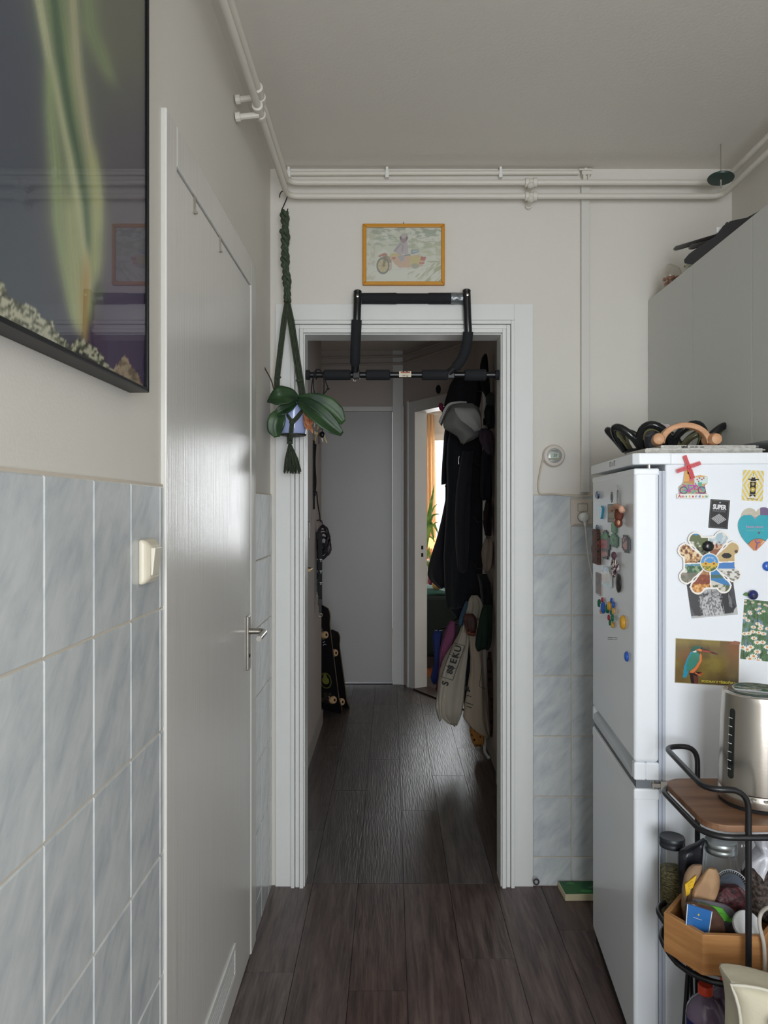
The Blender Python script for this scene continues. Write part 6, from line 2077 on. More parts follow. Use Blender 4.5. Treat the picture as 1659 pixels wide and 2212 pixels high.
# clear tub with a ribbed rim, tilted
tb = thing('plastic_tub', P(1580, 1910, 1.725), 'clear plastic tub with a ribbed rim lying tilted in the crate', 'container')
ax = Vector((-.25, -.62, .55)).normalized()
c = P(1581, 1914, 1.722)
MB().lathe([(.022, -.03), (.028, -.028), (.031, -.004), (.034, 0), (.034, .003), (.030, .004)], c, ax, 32).build('tub_body', FILM, tb, smooth=40)
u_ = ax.orthogonal().normalized()
w_ = ax.cross(u_)
m = MB()
for i in range(40):
    a = 2 * PI * i / 40
    d = u_ * math.cos(a) + w_ * math.sin(a)
    m.tube([c + d * .029 + ax * .0045, c + d * .0335 + ax * .0045], .0008, 4)
m.tube([c + (u_ * math.cos(2 * PI * i / 30) + w_ * math.sin(2 * PI * i / 30)) * .0345 + ax * .003 for i in range(31)], .0013, 6)
ob = m.build('ribbed_rim', paint('pale_rim', '#b4bac2', 0.3), tb, smooth=True)
ob['kind'] = 'stuff'
MB().lathe([(.029, .0), (.027, .003), (.001, .004)], c, ax, 28).build('tub_lid', paint('bluish_lid', '#6d7684', 0.25), tb, smooth=40)
M_FRUIT = two_tone('dried_red_fruit', '#2a1418', '#5a2a30', 90, 0.5, bump=.9)
pouch('fruit_bag', [(1914, 1560, 1596), (1924, 1545, 1608), (1940, 1536, 1612), (1956, 1530, 1612), (1985, 1530, 1612), (2030, 1532, 1610)], 1.706, .045, M_FRUIT, 'bag of dark red dried fruit in front of the clear tub', seed=9, amp=.006)
gp = pouch('green_packet', [(1942, 1496, 1512), (1950, 1494, 1560), (1960, 1498, 1580), (1975, 1508, 1592), (2000, 1520, 1598), (2035, 1530, 1598)], 1.676, .010, paint('grey_film', '#5d5a60', 0.2, spot=.3, spot_scale=40), 'clear packet with a bright green label behind the blue one', seed=3, amp=.002)
q = [P(1508, 1950, 1.6685), P(1560, 1962, 1.6685), P(1583, 1992, 1.6685), P(1556, 1988, 1.6685), P(1535, 1972, 1.6685)]
MB().add(q + [p + Vector((0, .004, 0)) for p in q], [(4, 3, 2, 1, 0), (5, 6, 7, 8, 9)] + [(i, (i + 1) % 5, 5 + (i + 1) % 5, 5 + i) for i in range(5)]).build('label', paint('green_label', '#5aa83a', 0.45), gp)
text('--- ----', .0070, P(1554, 1971, 1.6678), (1, 0, -.3), (.3, 0, 1), paint('dark_green_ink', '#25401c', 0.5), gp)
bp_ = pouch('blue_packet', [(1950, 1482, 1500), (1954, 1481, 1520), (1962, 1479, 1545), (1985, 1482, 1562), (2010, 1490, 1567), (2030, 1500, 1568)], 1.655, .026, paint('clear_packet_brown', '#5a4238', 0.15, spot=.6, spot_scale=60), 'snack packet with a large blue label at the front of the crate', seed=6, amp=.002, folds=2)
q = [P(1485, 1953, 1.6395), P(1538, 1969, 1.637), P(1530, 2020, 1.637), P(1504, 2012, 1.6375), P(1482, 1997, 1.6395)]
lb2 = MB().add(q + [p + Vector((0, .004, 0)) for p in q], [(4, 3, 2, 1, 0), (5, 6, 7, 8, 9)] + [(i, (i + 1) % 5, 5 + (i + 1) % 5, 5 + i) for i in range(5)]).build('label', paint('blue_label', '#2f68a8', 0.3, spot=.08, spot_scale=60), bp_)
MB().tube([q[1] + Vector((0, -.0005, 0)), q[2] + Vector((0, -.0005, 0))], .001, 6).tube([q[0] + Vector((0, -.0005, 0)), q[4] + Vector((0, -.0005, 0))], .001, 6).build('label_edge', M_WHITE, bp_)
text('----------', .0060, P(1507, 1984, 1.6365), (1, 0, -.35), (.3, 0, 1), M_WINK, bp_, bold=.0001)
MB().lathe([(.0022, 0), (.0022, .0006)], P(1509, 1976, 1.6372), (0, -1, 0), 10).build('label_mark', paint('label_gold', '#d0b050', 0.4), bp_)
# jar with a white lid, tilted to the front
wj = thing('white_lid_jar', P(1611, 2010, 1.635), 'small jar with a round white lid tilted forward at the right of the crate', 'jar')
ax = Vector((.05, -.75, .62)).normalized()
c = P(1611, 2000, 1.628)
MB().lathe([(.026, -.052), (.028, -.045), (.028, 0)], c, ax, 28).build('glass_body', GLASS, wj, smooth=40)
MB().lathe([(.0295, 0), (.030, .002), (.030, .010), (.028, .012), (.027, .0112), (.001, .0112)], c, ax, 32).build('lid', paint('white_lid', '#c4c6c6', 0.35), wj, smooth=35)
# dark seeds in a plastic bag
M_SEED = two_tone('dark_seeds', '#231b18', '#54463e', 120, 0.7, bump=1.0)
sbg = thing('seed_bag', P(1640, 1965, 1.75), 'white plastic bag of dark shaggy dried seeds at the right of the crate', 'bag')
rr = rings_px([(1872, 1612, 1690), (1890, 1606, 1700), (1920, 1603, 1705), (1950, 1608, 1705), (1970, 1618, 1700), (1985, 1630, 1690)], 1.735, .09, 30, 9, .006, 2, 4, .9)
rnd = random.Random(2)
for ring in rr:
    for p in ring:
        p += Vector((rnd.uniform(-.002, .002), rnd.uniform(-.002, .002), rnd.uniform(-.002, .002)))
        p.z = max(p.z, ZC0)
ob = MB().loft(rr).build('seeds', M_SEED, sbg, smooth=True)
ob['kind'] = 'stuff'
rr = rings_px([(1806, 1640, 1672), (1820, 1632, 1680), (1840, 1640, 1690), (1858, 1618, 1700), (1880, 1606, 1706), (1898, 1606, 1708)], 1.742, .07, 28, 7, .010, 5, 4, .8)
MB().loft(rr, caps=False).build('bag_plastic', paint('white_film', '#c9c9cf', 0.25, bump=.5, bump_scale=30, spot=.1, spot_scale=30), sbg, smooth=True)
rr = rings_px([(1805, 1592, 1610), (1818, 1588, 1616), (1840, 1586, 1618), (1870, 1590, 1622), (1895, 1598, 1622)], 1.79, .04, 20, 3, .006, 8, 5, .8)
o = MB().loft(rr).build('clear_bag', FILM, at=P(1604, 1895, 1.79), smooth=True)
tag(o, 'crumpled clear plastic bag between the silver-lidded jar and the white bag', 'bag')
o = MB().tube(spline([P(1672, 1958, 1.62), P(1655, 1962, 1.61), P(1643, 1975, 1.585), P(1641, 2000, 1.580), P(1650, 2040, 1.580), P(1652, 2090, 1.582), P(1650, 2140, 1.60)], 6), .0042, 10).build('thick_cable', paint('off_white_cord', '#b8b2a8', 0.6), at=P(1650, 2140, 1.6), smooth=True)
tag(o, 'thick off-white cord hanging over the right front of the crate', 'cord')

# ---- bottles under the shelf
def bottle(px, Yb, label):
    x = (px - VX) / FPX * Yb
    t = thing('drink_bottle', (x, Yb, 0), label, 'bottle', 'drink bottles under the trolley')
    ztop = .362
    MB().lathe([(.030, 0), (.041, .006), (.043, .02), (.043, .283), (.040, .302), (.030, .319), (.018, .330), (.0135, .334), (.0135, .338)], (x, Yb, .002), (0, 0, 1), 32).build('bottle_body', M_BOTTLE, t, smooth=40)
    lb = MB().lathe([(.0434, .13), (.0434, .284)], (x, Yb, .002), (0, 0, 1), 40)
    lb.f, lb.m = lb.f[:-2], lb.m[:-2]
    lab_ = lb.build('label', M_BLUEL, t, smooth=True)
    m = MB()
    rows = []
    for i in range(14):
        a = math.radians(-150 + i * 9)
        rows.append((math.cos(a) * .0437, math.sin(a) * .0437, .160 + .0085 * i))
    vs, fs = [], []
    for i, (a, b_, z) in enumerate(rows):
        vs += [(x + a, Yb + b_, z), (x + a, Yb + b_, min(.2865, z + .038))]
    for i in range(13):
        fs.append((2 * i, 2 * i + 2, 2 * i + 3, 2 * i + 1))
    m.add(vs, fs).build('red_swoosh', M_REDL, t, smooth=True)
    MB().lathe([(.0155, 0), (.0165, .001), (.0165, .018), (.0155, .0205), (.001, .0208)], (x, Yb, .3395), (0, 0, 1), 28).build('cap', M_CAP, t, smooth=35)


M_BOTTLE = paint('purple_drink', '#8f7c96', 0.1, trans=0.45)
M_BLUEL = paint('dark_blue_label', '#23285e', 0.3)
M_REDL = paint('red_label', '#c23a30', 0.35)
M_CAP = paint('orange_red_cap', '#d8452a', 0.4)
bottle(1524, 1.70, 'left drink bottle with an orange-red cap standing under the trolley shelf')
bottle(1571, 1.735, 'drink bottle with an orange-red cap half hidden behind the cream cushion')

# ---- cream cushion on a low stool in front
cu = thing('cushion', (.84, 1.41, .262), 'cream cushion with dark brown print and piping, in front of the trolley', 'cushion')
M_CUSH = paint('cream_fabric', '#c4bda6', 0.85, spot=.05, spot_scale=6, bump=.25, bump_scale=90)
vs = []
NX, NZ = 18, 14


def cush(u, v, sgn):
    e = (1 - abs(2 * u - 1) ** 4) * (1 - abs(2 * v - 1) ** 4)
    x = .856 + (u - .5) * .445 * (1 - .11 * math.sin(PI * v)) + .006 * math.sin(v * 9)
    z = .2655 + .295 * v - .022 * math.sin(PI * u) * (2 * v - 1) * (1 if v > .5 else 0) + .005 * math.sin(u * 14) * v
    y = 1.412 + sgn * (.043 + .026 * e) + .004 * math.sin(u * 7 + v * 3) + (.5 - u) * .035 * v
    return Vector((x, y, z))


fs = []
for sgn in (-1, 1):
    b0 = len(vs)
    for j in range(NZ + 1):
        for i in range(NX + 1):
            vs.append(cush(i / NX, j / NZ, sgn))
    for j in range(NZ):
        for i in range(NX):
            a = b0 + j * (NX + 1) + i
            q_ = (a, a + 1, a + NX + 2, a + NX + 1)
            fs.append(q_ if sgn < 0 else q_[::-1])
n_ = (NX + 1) * (NZ + 1)
bd = [i for i in range(NX)] + [NX + j * (NX + 1) for j in range(NZ)] + [n_ - 1 - i for i in range(NX)] + [(NZ - j) * (NX + 1) for j in range(NZ)]
for k in range(len(bd)):
    a, b_ = bd[k], bd[(k + 1) % len(bd)]
    fs.append((b_, a, a + n_, b_ + n_))
o = MB().add(vs, fs).build('cover', M_CUSH, cu, smooth=40, sub=1)
pipe_pts = [vs[i] + Vector((0, -.001, 0)) for i in bd] + [vs[bd[0]] + Vector((0, -.001, 0))]
MB().tube(pipe_pts, .0032, 8).build('piping', paint('cream_piping', '#c9c4b4', 0.7), cu, smooth=True)
rnd = random.Random(12)
A = Art(150, 60, '#c4bda6', asp=2.5)
nn = vnoise(A.x * .7, A.y * 1.6, 5, 6)
n3 = vnoise(A.x, A.y, 26, 8)
A.lay(np.ones(A.x.shape), '#2e2119')
mk_ = (nn + .35 * n3 > .80) & (np.abs(A.y - .5) < .42)
A.cut(mk_)
A.build('print', (.69, 1.3385, .452), (.26, 0, 0), (0, 0, .075), .0015, print_mat('brown_print', .8), cu, edge='#2e2119')
st = thing('low_stool', (.84, 1.42, 0), 'low wooden stool carrying the cream cushion, below the picture edge', 'stool')
MB().box(.62, 1.06, 1.30, 1.54, .235, .262).build('seat', M_WOOD, st, bevel=.006)
for x in (.66, 1.02):
    for y in (1.33, 1.51):
        MB().tube([(x, y, 0), (x, y, .236)], [.013, .017], 12).build('leg', M_WOOD, st, smooth=40)

# ================================================================ hallway, right: coat rack with clothes
rk = thing('coat_rack', (.556, 4.42, 0), 'white upright coat rack pole with hooks along the right hallway wall', 'coat rack')
MB().box(.546, .566, 4.41, 4.432, .03, 2.24).build('pole', M_WHITE, rk, bevel=.003)
MB().tube(fillet([(.556, 4.42, .04), (.556, 4.40, .008), (.565, 4.30, .008)], .02), .009, 10).build('foot', M_WHITE, rk, smooth=40)
MB().box(.566, .578, 4.41, 4.432, 2.15, 2.2).build('wall_bracket', M_WHITE, rk)
for z in (2.16, 1.93, 1.72, 1.38, 1.10, .88):
    MB().tube(fillet([(.556, 4.42, z), (.515, 4.425, z - .01), (.495, 4.43, z + .03)], .02), .0055, 8).build('hook', M_BLACK, rk, smooth=40)
    MB().box(.548, .564, 4.405, 4.4095, z + .02, z + .06).build('slot', M_GAP, rk)

rk2 = thing('coat_rack', (.556, 4.94, 0), 'second rack pole behind the coats, carrying the robe and the coloured bags', 'coat rack')
MB().box(.548, .566, 4.93, 4.95, 0, 2.1).build('pole', M_WHITE, rk2, bevel=.003)
for x, y, z in ((.37, 4.98, 1.612), (.306, 4.80, .666), (.386, 4.62, .745), (.45, 4.90, 1.98), (.43, 4.86, 1.0)):
    MB().tube(fillet([(.556, 4.94, z + .04), ((x + .556) / 2, (y + 4.94) / 2, z + .03), (x, y, z + .004), (x - .005, y - .01, z - .012)], .02), .005, 8).build('hook', M_BLACK, rk2, smooth=40)
for x, y, z in ((.475, 4.55, .632), (.464, 4.53, .880), (.50, 4.31, .93), (.53, 4.235, .80)):
    MB().tube(fillet([(.556, 4.42, z + .04), ((x + .556) / 2, (y + 4.42) / 2, z + .03), (x, y, z + .004), (x - .002, y, z - .012)], .02), .004, 8).build('hook', M_BLACK, rk, smooth=40)
M_NAVY = paint('navy_black_cloth', '#15181f', 0.9, spot=.2, spot_scale=10, bump=.3, bump_scale=50, sheen=.15)
M_NAVY2 = paint('navy_cloth', '#1a202c', 0.9, spot=.2, spot_scale=10, bump=.3, bump_scale=50, sheen=.15)
M_CHAR = paint('charcoal_cloth', '#23232a', 0.9, spot=.2, spot_scale=12, bump=.3, bump_scale=50, sheen=.15)


def cloth(name, rows, Y, th, mat, label, cat, seed=1, amp=.014, folds=4, power=.75, group=None, lean=0.0, parts=None):
    rr = rings_px(rows, Y, th, 30, folds, amp, seed, 7, power, lean)
    o = MB().loft(rr).build(name, mat, at=P((rows[0][1] + rows[0][2]) / 2, rows[0][0], Y), smooth=True)
    return tag(o, label, cat, group)


CG = 'clothes on the hallway coat rack'
ct = thing('long_coat', P(1010, 930, 4.62), 'long black coat hanging to the left of the rack pole', 'coat', CG)
MB().loft(rings_px([(918, 985, 1012), (930, 972, 1030), (960, 966, 1046), (1000, 964, 1052), (1060, 966, 1052), (1130, 962, 1052), (1200, 958, 1052), (1260, 960, 1050), (1300, 963, 1046), (1312, 966, 1040)], 4.66, .20, 34, 5, .018, 3, 7)).build('coat_body', M_NAVY, ct, smooth=True)
MB().loft(rings_px([(975, 1000, 1022), (1010, 992, 1020), (1060, 985, 1016), (1120, 982, 1014), (1180, 984, 1012), (1225, 988, 1010), (1236, 990, 1008)], 4.52, .10, 22, 3, .010, 6, 7)).build('sleeve', M_CHAR, ct, smooth=True)
MB().tube([P(992, 985, 4.545), P(990, 996, 4.545), P(991, 1003, 4.545)], .0022, 5).build('zip_pull', M_STEEL, ct)
cloth('sleeved_jacket', [(922, 962, 990), (940, 959, 1002), (960, 958, 1002), (1000, 955, 998), (1040, 953, 990), (1047, 953, 986)], 4.92, .14, M_NAVY2, 'navy jacket with a straight sleeve end, hanging behind the long coat', 'jacket', 5, group=CG)
cloth('dark_robe', [(1046, 962, 1000), (1080, 962, 1000), (1120, 954, 996), (1160, 944, 990), (1195, 933, 984), (1220, 926, 978), (1240, 923, 974), (1252, 926, 972), (1262, 938, 970), (1270, 950, 966)], 4.98, .14, M_CHAR, 'dark robe bulging out to the left in front of the bright doorway', 'robe', 8, amp=.018, group=CG)
cloth('short_jacket', [(1238, 966, 1030), (1260, 962, 1034), (1290, 962, 1034), (1306, 964, 1030), (1320, 975, 1026), (1344, 992, 1020)], 4.86, .12, M_NAVY2, 'dark navy jacket hem hanging below the long coat', 'jacket', 11, group=CG)
cloth('dark_scarf', [(1240, 1030, 1052), (1262, 1036, 1061), (1300, 1040, 1063), (1318, 1042, 1063)], 4.44 - .13, .08, M_NAVY, 'black scarf end on the right of the pole above the green bag', 'scarf', 12, group=CG)
cloth('navy_coat', [(968, 1044, 1060), (990, 1040, 1063), (1040, 1038, 1063), (1072, 1038, 1063), (1080, 1044, 1061)], 4.27, .10, paint('dark_navy_cloth', '#161a28', 0.9, bump=.3, bump_scale=50), 'dark navy coat to the right of the pole, below the purple cloth', 'coat', 13, group=CG)
cloth('maroon_garment', [(1078, 1050, 1062), (1100, 1046, 1063), (1130, 1044, 1063), (1156, 1048, 1062)], 4.27, .08, paint('dark_maroon', '#231618', 0.9), 'very dark maroon garment right of the pole above the beige bag', 'garment', 14, group=CG)
cloth('black_bag', [(804, 1000, 1034), (815, 982, 1041), (830, 972, 1041), (850, 966, 1041), (870, 960, 1038), (886, 958, 1034), (896, 966, 1020)], 4.60, .17, paint('black_bag_cloth', '#17181e', 0.8, spot=.2, spot_scale=14), 'bulky black bag on the top hook above the white cap', 'bag', 15, group=CG)
cloth('tall_black_hat', [(765, 1046, 1051), (772, 1041, 1053), (790, 1037, 1054), (815, 1036, 1056), (840, 1041, 1058), (862, 1052, 1058)], 4.25, .08, paint('black_felt', '#141519', 0.9), 'tall narrow black sheath on top of the rack pole', 'hat', 16, amp=.004, group=CG)
cloth('magenta_cloth', [(871, 949, 955), (876, 947, 958), (884, 949, 960), (889, 953, 960)], 4.62, .05, paint('magenta_cloth', '#8a1f4a', 0.8), 'small magenta cloth edge peeking out at the left of the black bag', 'cap', 17, amp=.002, group=CG)
cloth('knitted_hat', [(848, 1056, 1064), (856, 1051, 1066), (866, 1049, 1067), (876, 1052, 1066)], 4.22, .06, paint('grey_green_cloth', '#3f4a48', 0.9), 'grey-green cap at the top right of the rack', 'cap', 18, amp=.004, group=CG)
cloth('dark_hood', [(874, 1050, 1066), (890, 1046, 1067), (910, 1048, 1067), (926, 1054, 1066)], 4.24, .07, paint('dark_green_black', '#1c2423', 0.9), 'dark green-black hood under the grey-green cap', 'garment', 19, amp=.006, group=CG)
cloth('purple_cloth', [(926, 1038, 1056), (934, 1034, 1064), (950, 1034, 1066), (966, 1043, 1066), (984, 1054, 1066)], 4.23, .07, paint('dusty_purple', '#4a3f4c', 0.9), 'dusty purple cloth sticking out right of the white cap', 'cloth', 20, amp=.008, group=CG)
cloth('beige_bag', [(1164, 1048, 1060), (1176, 1043, 1064), (1195, 1040, 1065), (1215, 1042, 1065), (1228, 1044, 1062), (1236, 1045, 1056)], 4.26, .08, paint('beige_canvas', '#a39488', 0.9, spot=.1, spot_scale=30), 'crumpled beige bag right of the pole', 'bag', 21, amp=.012, group=CG)
# white cap
wc = thing('baseball_hat', P(1000, 915, 4.38), 'white baseball cap hanging with its brim to the left', 'cap', CG)
MB().loft(rings_px([(872, 985, 1022), (880, 974, 1034), (895, 964, 1039), (915, 957, 1040), (926, 960, 1040), (934, 975, 1040), (942, 988, 1036), (950, 993, 1022), (958, 996, 1003)], 4.31, .14, 26, 3, .014, 22, 4, .9)).build('crown', paint('grey_lining', '#8f918d', 0.85, bump=.15, bump_scale=60), wc, smooth=True)
MB().loft(rings_px([(881, 981, 1026), (890, 983, 1033), (900, 988, 1038), (910, 996, 1040), (920, 1010, 1040), (930, 1024, 1040)], 4.225, .05, 22, 3, .005, 26, 4, .9)).build('front_panel', paint('off_white_cotton', '#c0c1bd', 0.85, bump=.15, bump_scale=60), wc, smooth=True)
m = MB()
bp1 = spline([P(951, 917, 4.36), P(960, 895, 4.33), P(970, 877, 4.31), P(988, 871, 4.30), P(1008, 871, 4.31)], 5)
bp2 = spline([P(947, 911, 4.36), P(956, 890, 4.33), P(968, 872, 4.31), P(988, 867, 4.30), P(1008, 867, 4.31)], 5)
vs = []
for a, b_ in zip(bp1, bp2):
    vs += [a, b_, b_ + Vector((.015, .10, 0)), a + Vector((.015, .10, 0))]
fs = []
for i in range(len(bp1) - 1):
    for j in range(4):
        fs.append((4 * i + j, 4 * i + (j + 1) % 4, 4 * i + 4 + (j + 1) % 4, 4 * i + 4 + j))
fs += [(3, 2, 1, 0), tuple(4 * (len(bp1) - 1) + j for j in range(4))]
m.add(vs, fs).build('brim', paint('off_white_brim', '#c9c9c4', 0.8), wc, smooth=40)
# lower tier: bags
cloth('leather_pouch', [(1326, 1003, 1022), (1336, 1001, 1030), (1350, 1003, 1030), (1362, 1006, 1028), (1367, 1012, 1026)], 4.235, .06, two_tone('brown_leather', '#3a2420', '#5a3830', 20, 0.6), 'dark brown leather pouch between the two tote bags', 'pouch', 23, amp=.005, group=CG)
cloth('rust_band', [(1360, 1008, 1028), (1366, 1006, 1028), (1372, 1010, 1027)], 4.245, .05, paint('rust_cloth', '#7d4a38', 0.9), 'rust coloured cloth edge under the leather pouch', 'cloth', 24, amp=.003, group=CG)
cloth('linen_strap', [(1286, 1018, 1032), (1296, 1012, 1040), (1312, 1010, 1046), (1326, 1006, 1044), (1340, 1008, 1038)], 4.31, .05, paint('linen', '#a8a092', 0.9, spot=.1, spot_scale=20), 'folded linen straps bunched on the lower hook above the leather pouch', 'straps', 25, amp=.014, folds=6, group=CG)
cloth('green_bag', [(1306, 1044, 1062), (1322, 1039, 1063), (1345, 1034, 1063), (1375, 1029, 1062), (1395, 1026, 1060), (1404, 1030, 1054)], 4.22, .07, paint('dark_green_cloth', '#1d3328', 0.9, spot=.15, spot_scale=14), 'dark green cloth bag right of the leather pouch', 'bag', 26, amp=.007, group=CG)
M_TOTE = paint('tote_cotton', '#b8b0a2', 0.9, spot=.06, spot_scale=12, bump=.2, bump_scale=90)
tt1 = thing('tote_bag', P(985, 1360, 4.40), 'off-white cotton tote bag printed with black outlined letters, hanging low', 'tote bag', CG)
MB().loft(rings_px([(1352, 998, 1012), (1372, 990, 1012), (1390, 980, 1012), (1410, 966, 1010), (1430, 956, 1008), (1450, 950, 1006), (1480, 946, 1005), (1510, 943, 1003), (1540, 945, 998), (1556, 960, 992), (1565, 976, 987)], 4.42, .12, 34, 5, .016, 27, 6)).build('bag_body', M_TOTE, tt1, smooth=True)
MB().loft(rings_px([(1500, 944, 962), (1525, 940, 960), (1545, 944, 956), (1556, 947, 952)], 4.41, .07, 18, 3, .008, 28, 6)).build('hanging_corner', M_TOTE, tt1, smooth=True)
MB().tube(spline([P(1000, 1365, 4.36), P(1004, 1345, 4.37), P(1008, 1325, 4.38), P(1016, 1300, 4.40)], 5), .006, 8).build('strap', M_TOTE, tt1, smooth=True)
d = (P(986, 1396, 4.36) - P(962, 1478, 4.36)).normalized()
up_ = Vector((-d.z, 0, d.x))
for tx, f, sz in (('U', .93, .055), ('K', .76, .055), ('E', .60, .055), ('88', .38, .050), ('S', .02, .055)):
    c = P(962, 1478, 4.335).lerp(P(992, 1396, 4.335), f) + Vector((0, 0, 0))
    text(tx, sz, c, -up_ if False else d, Vector((-d.z, 0, d.x)), M_INK, tt1, name='letter', depth=.006)
m = MB()
for o_ in (-.034, .036):
    m.tube([P(966, 1466, 4.335) + up_ * o_, P(992, 1392, 4.335) + up_ * o_], .0012, 5)
for f in (0, .33, .66, 1):
    c = P(966, 1466, 4.335).lerp(P(992, 1392, 4.335), f)
    m.tube([c - up_ * .034, c + up_ * .036], .0012, 5)
m.build('printed_frame', M_INK, tt1)
tt2 = thing('tote_bag', P(1030, 1390, 4.33), 'beige cotton tote bag with small printed lines, in front of the rack pole', 'tote bag', CG)
MB().loft(rings_px([(1352, 1016, 1030), (1372, 1013, 1036), (1396, 1014, 1041), (1420, 1016, 1043), (1450, 1015, 1045), (1490, 1009, 1048), (1530, 1002, 1052), (1550, 1000, 1054), (1570, 1016, 1056), (1582, 1032, 1057), (1591, 1046, 1058)], 4.335, .07, 34, 4, .008, 29, 6)).build('bag_body', paint('tote_beige', '#b5a795', 0.9, spot=.06, spot_scale=12, bump=.2, bump_scale=90), tt2, smooth=True)
dd = Vector((1, 0, -.35)).normalized()
uu = Vector((.35, 0, 1)).normalized()
text('n.', .05, P(1011, 1487, 4.292), dd, uu, M_INK, tt2, bold=.002, depth=.004)
for i, (a, b_, y) in enumerate(((1006, 1020, 1500), (1005, 1024, 1517), (1005, 1022, 1524))):
    text(('---- --', '------- ---', '-------')[i], .013, P((a + b_) / 2, y + 3, 4.292), dd, uu, M_INK, tt2, bold=.0006, depth=.004)
m = MB()
m.tube([P(1041, 1443, 4.295), P(1035, 1483, 4.290), P(1048, 1488, 4.295)], .0014, 5)
m.build('printed_frame', M_INK, tt2)
cloth('navy_strip', [(1385, 1008, 1016), (1420, 1005, 1016), (1470, 1005, 1014), (1520, 1002, 1010), (1545, 1002, 1006)], 4.55, .04, paint('blue_black_cloth', '#16202e', 0.9), 'narrow dark navy cloth showing between the two tote bags', 'cloth', 30, amp=.004, group=CG)
cloth('leopard_cloth', [(1562, 1018, 1044), (1575, 1014, 1046), (1592, 1016, 1046), (1604, 1020, 1045), (1611, 1026, 1042)], 4.385, .06, two_tone('leopard_print', '#1a1412', '#b07a3c', 34, 0.9, vor=True, lo=.22, hi=.32), 'leopard print cloth hanging under the beige tote bag', 'cloth', 31, amp=.006, group=CG)
cloth('leopard_scarf', [(1408, 1054, 1061), (1430, 1052, 1062), (1480, 1053, 1063), (1540, 1056, 1064), (1590, 1058, 1063)], 4.30, .04, two_tone('dark_leopard', '#17120f', '#3f2e22', 26, 0.9, vor=True, lo=.25, hi=.36), 'dark leopard print scarf against the wall right of the pole', 'scarf', 32, amp=.003, group=CG)
cloth('pink_bag', [(1342, 972, 984), (1352, 966, 984), (1368, 960, 986), (1390, 953, 980), (1410, 949, 974), (1440, 948, 962), (1470, 945, 954), (1490, 940, 946)], 4.62, .09, paint('dusty_pink', '#8a4a70', 0.8, spot=.1, spot_scale=14), 'dusty pink bag hanging left of the printed tote bag', 'bag', 33, amp=.010, group=CG)
cloth('blue_bag', [(1362, 938, 956), (1372, 933, 955), (1400, 936, 954), (1430, 938, 952), (1455, 932, 950), (1468, 930, 948), (1478, 938, 945)], 4.80, .09, paint('strong_blue', '#1f3270', 0.8, spot=.1, spot_scale=14), 'bright blue bag farthest left of the hanging bags', 'bag', 34, amp=.008, group=CG)
cloth('light_blue_cloth', [(1298, 1006, 1012), (1310, 1001, 1012), (1330, 993, 1006), (1345, 990, 1001), (1353, 992, 998)], 4.53, .06, paint('light_blue_cotton', '#4f7088', 0.9), 'light blue cloth under the dark jacket hem', 'cloth', 35, amp=.006, group=CG)

# small dark oval on the slanting wall
p = TD @ Vector((.53, -.012, EYE.z + 259 / FPX * 5.66))
o = MB().ball(p, .020, .014, .034, 14, 10).build('oval_knob', M_FOAM, at=p, smooth=True)
tag(o, 'small black oval fitting on the wall above the bedroom doorway', 'fitting')

# ================================================================ hallway, left: keys, straps, lanyards
def key(m, p, ln, ang, s=1.0):
    d = Vector((math.sin(ang), 0, -math.cos(ang)))
    sd = Vector((d.z, 0, -d.x))
    m.lathe([(.011 * s, -.001), (.011 * s, .001)], p + d * .010, (0, 1, 0), 14)
    m.prism([(.018, -.0035), (ln, -.0035), (ln + .004, 0), (ln, .0035), (.018, .0035)], p, d, sd, .002)
    return m


for (px, py, Yk, lab, nk) in ((689, 905, 4.50, 'upper bunch of keys with a green clip on the left hallway wall', 3), (691, 932, 4.58, 'lower bunch of dark keys on the left hallway wall', 5)):
    c = P(px, py, Yk)
    kb_ = thing('key_bunch', c, lab, 'keys', 'keys by the hallway door')
    MB().tube([(HX0, c.y, c.z + .03), (c.x, c.y, c.z + .03), (c.x, c.y, c.z + .036)], .0025, 6).build('hook', M_STEEL, kb_)
    MB().tube(arc(c + Vector((0, 0, .016)), .015, 0, 2 * PI, 18), .0018, 6).build('key_ring', M_STEEL, kb_, smooth=True)
    for i in range(nk):
        key(MB(), c + Vector(((i - nk / 2) * .012, -.006 + .004 * i, -.004 * i)), .050 + .008 * (i % 3), (i - (nk - 1) / 2) * .22).build('key', (M_STEEL, M_BRASS, M_BLACK)[i % 3], kb_)
    MB().ball(c + Vector((.015, -.01, -.02)), .016, .010, .020, 12, 8).build('fob', M_BLACK if nk > 3 else paint('green_clip', '#1f4a34', 0.5), kb_, smooth=True)
for i, (rows, lab) in enumerate((([(676, 952), (674, 985), (673, 1020), (675, 1050), (677, 1100)], 'longest thin black strap on the left hallway wall, nearest the opening'),
                                 ([(682, 960), (680, 1000), (682, 1040), (680, 1072)], 'thin black strap hanging beside the longest one'),
                                 ([(684, 1062), (686, 1085), (690, 1110), (692, 1128)], 'short black cord above the lanyards'))):
    pts = [P(px, py, 4.50) for px, py in rows]
    pts = [Vector((max(p.x, HX0 + .006), p.y, p.z)) for p in pts]
    m = MB().tube(spline(pts, 5), .0055 if i < 2 else .004, 6)
    m.tube([(HX0, pts[0].y, pts[0].z), pts[0]], .003, 6)
    tag(m.build('black_strap', paint('black_webbing', '#17171b', 0.8), at=pts[0], smooth=True), lab, 'strap', 'straps on the hallway wall')
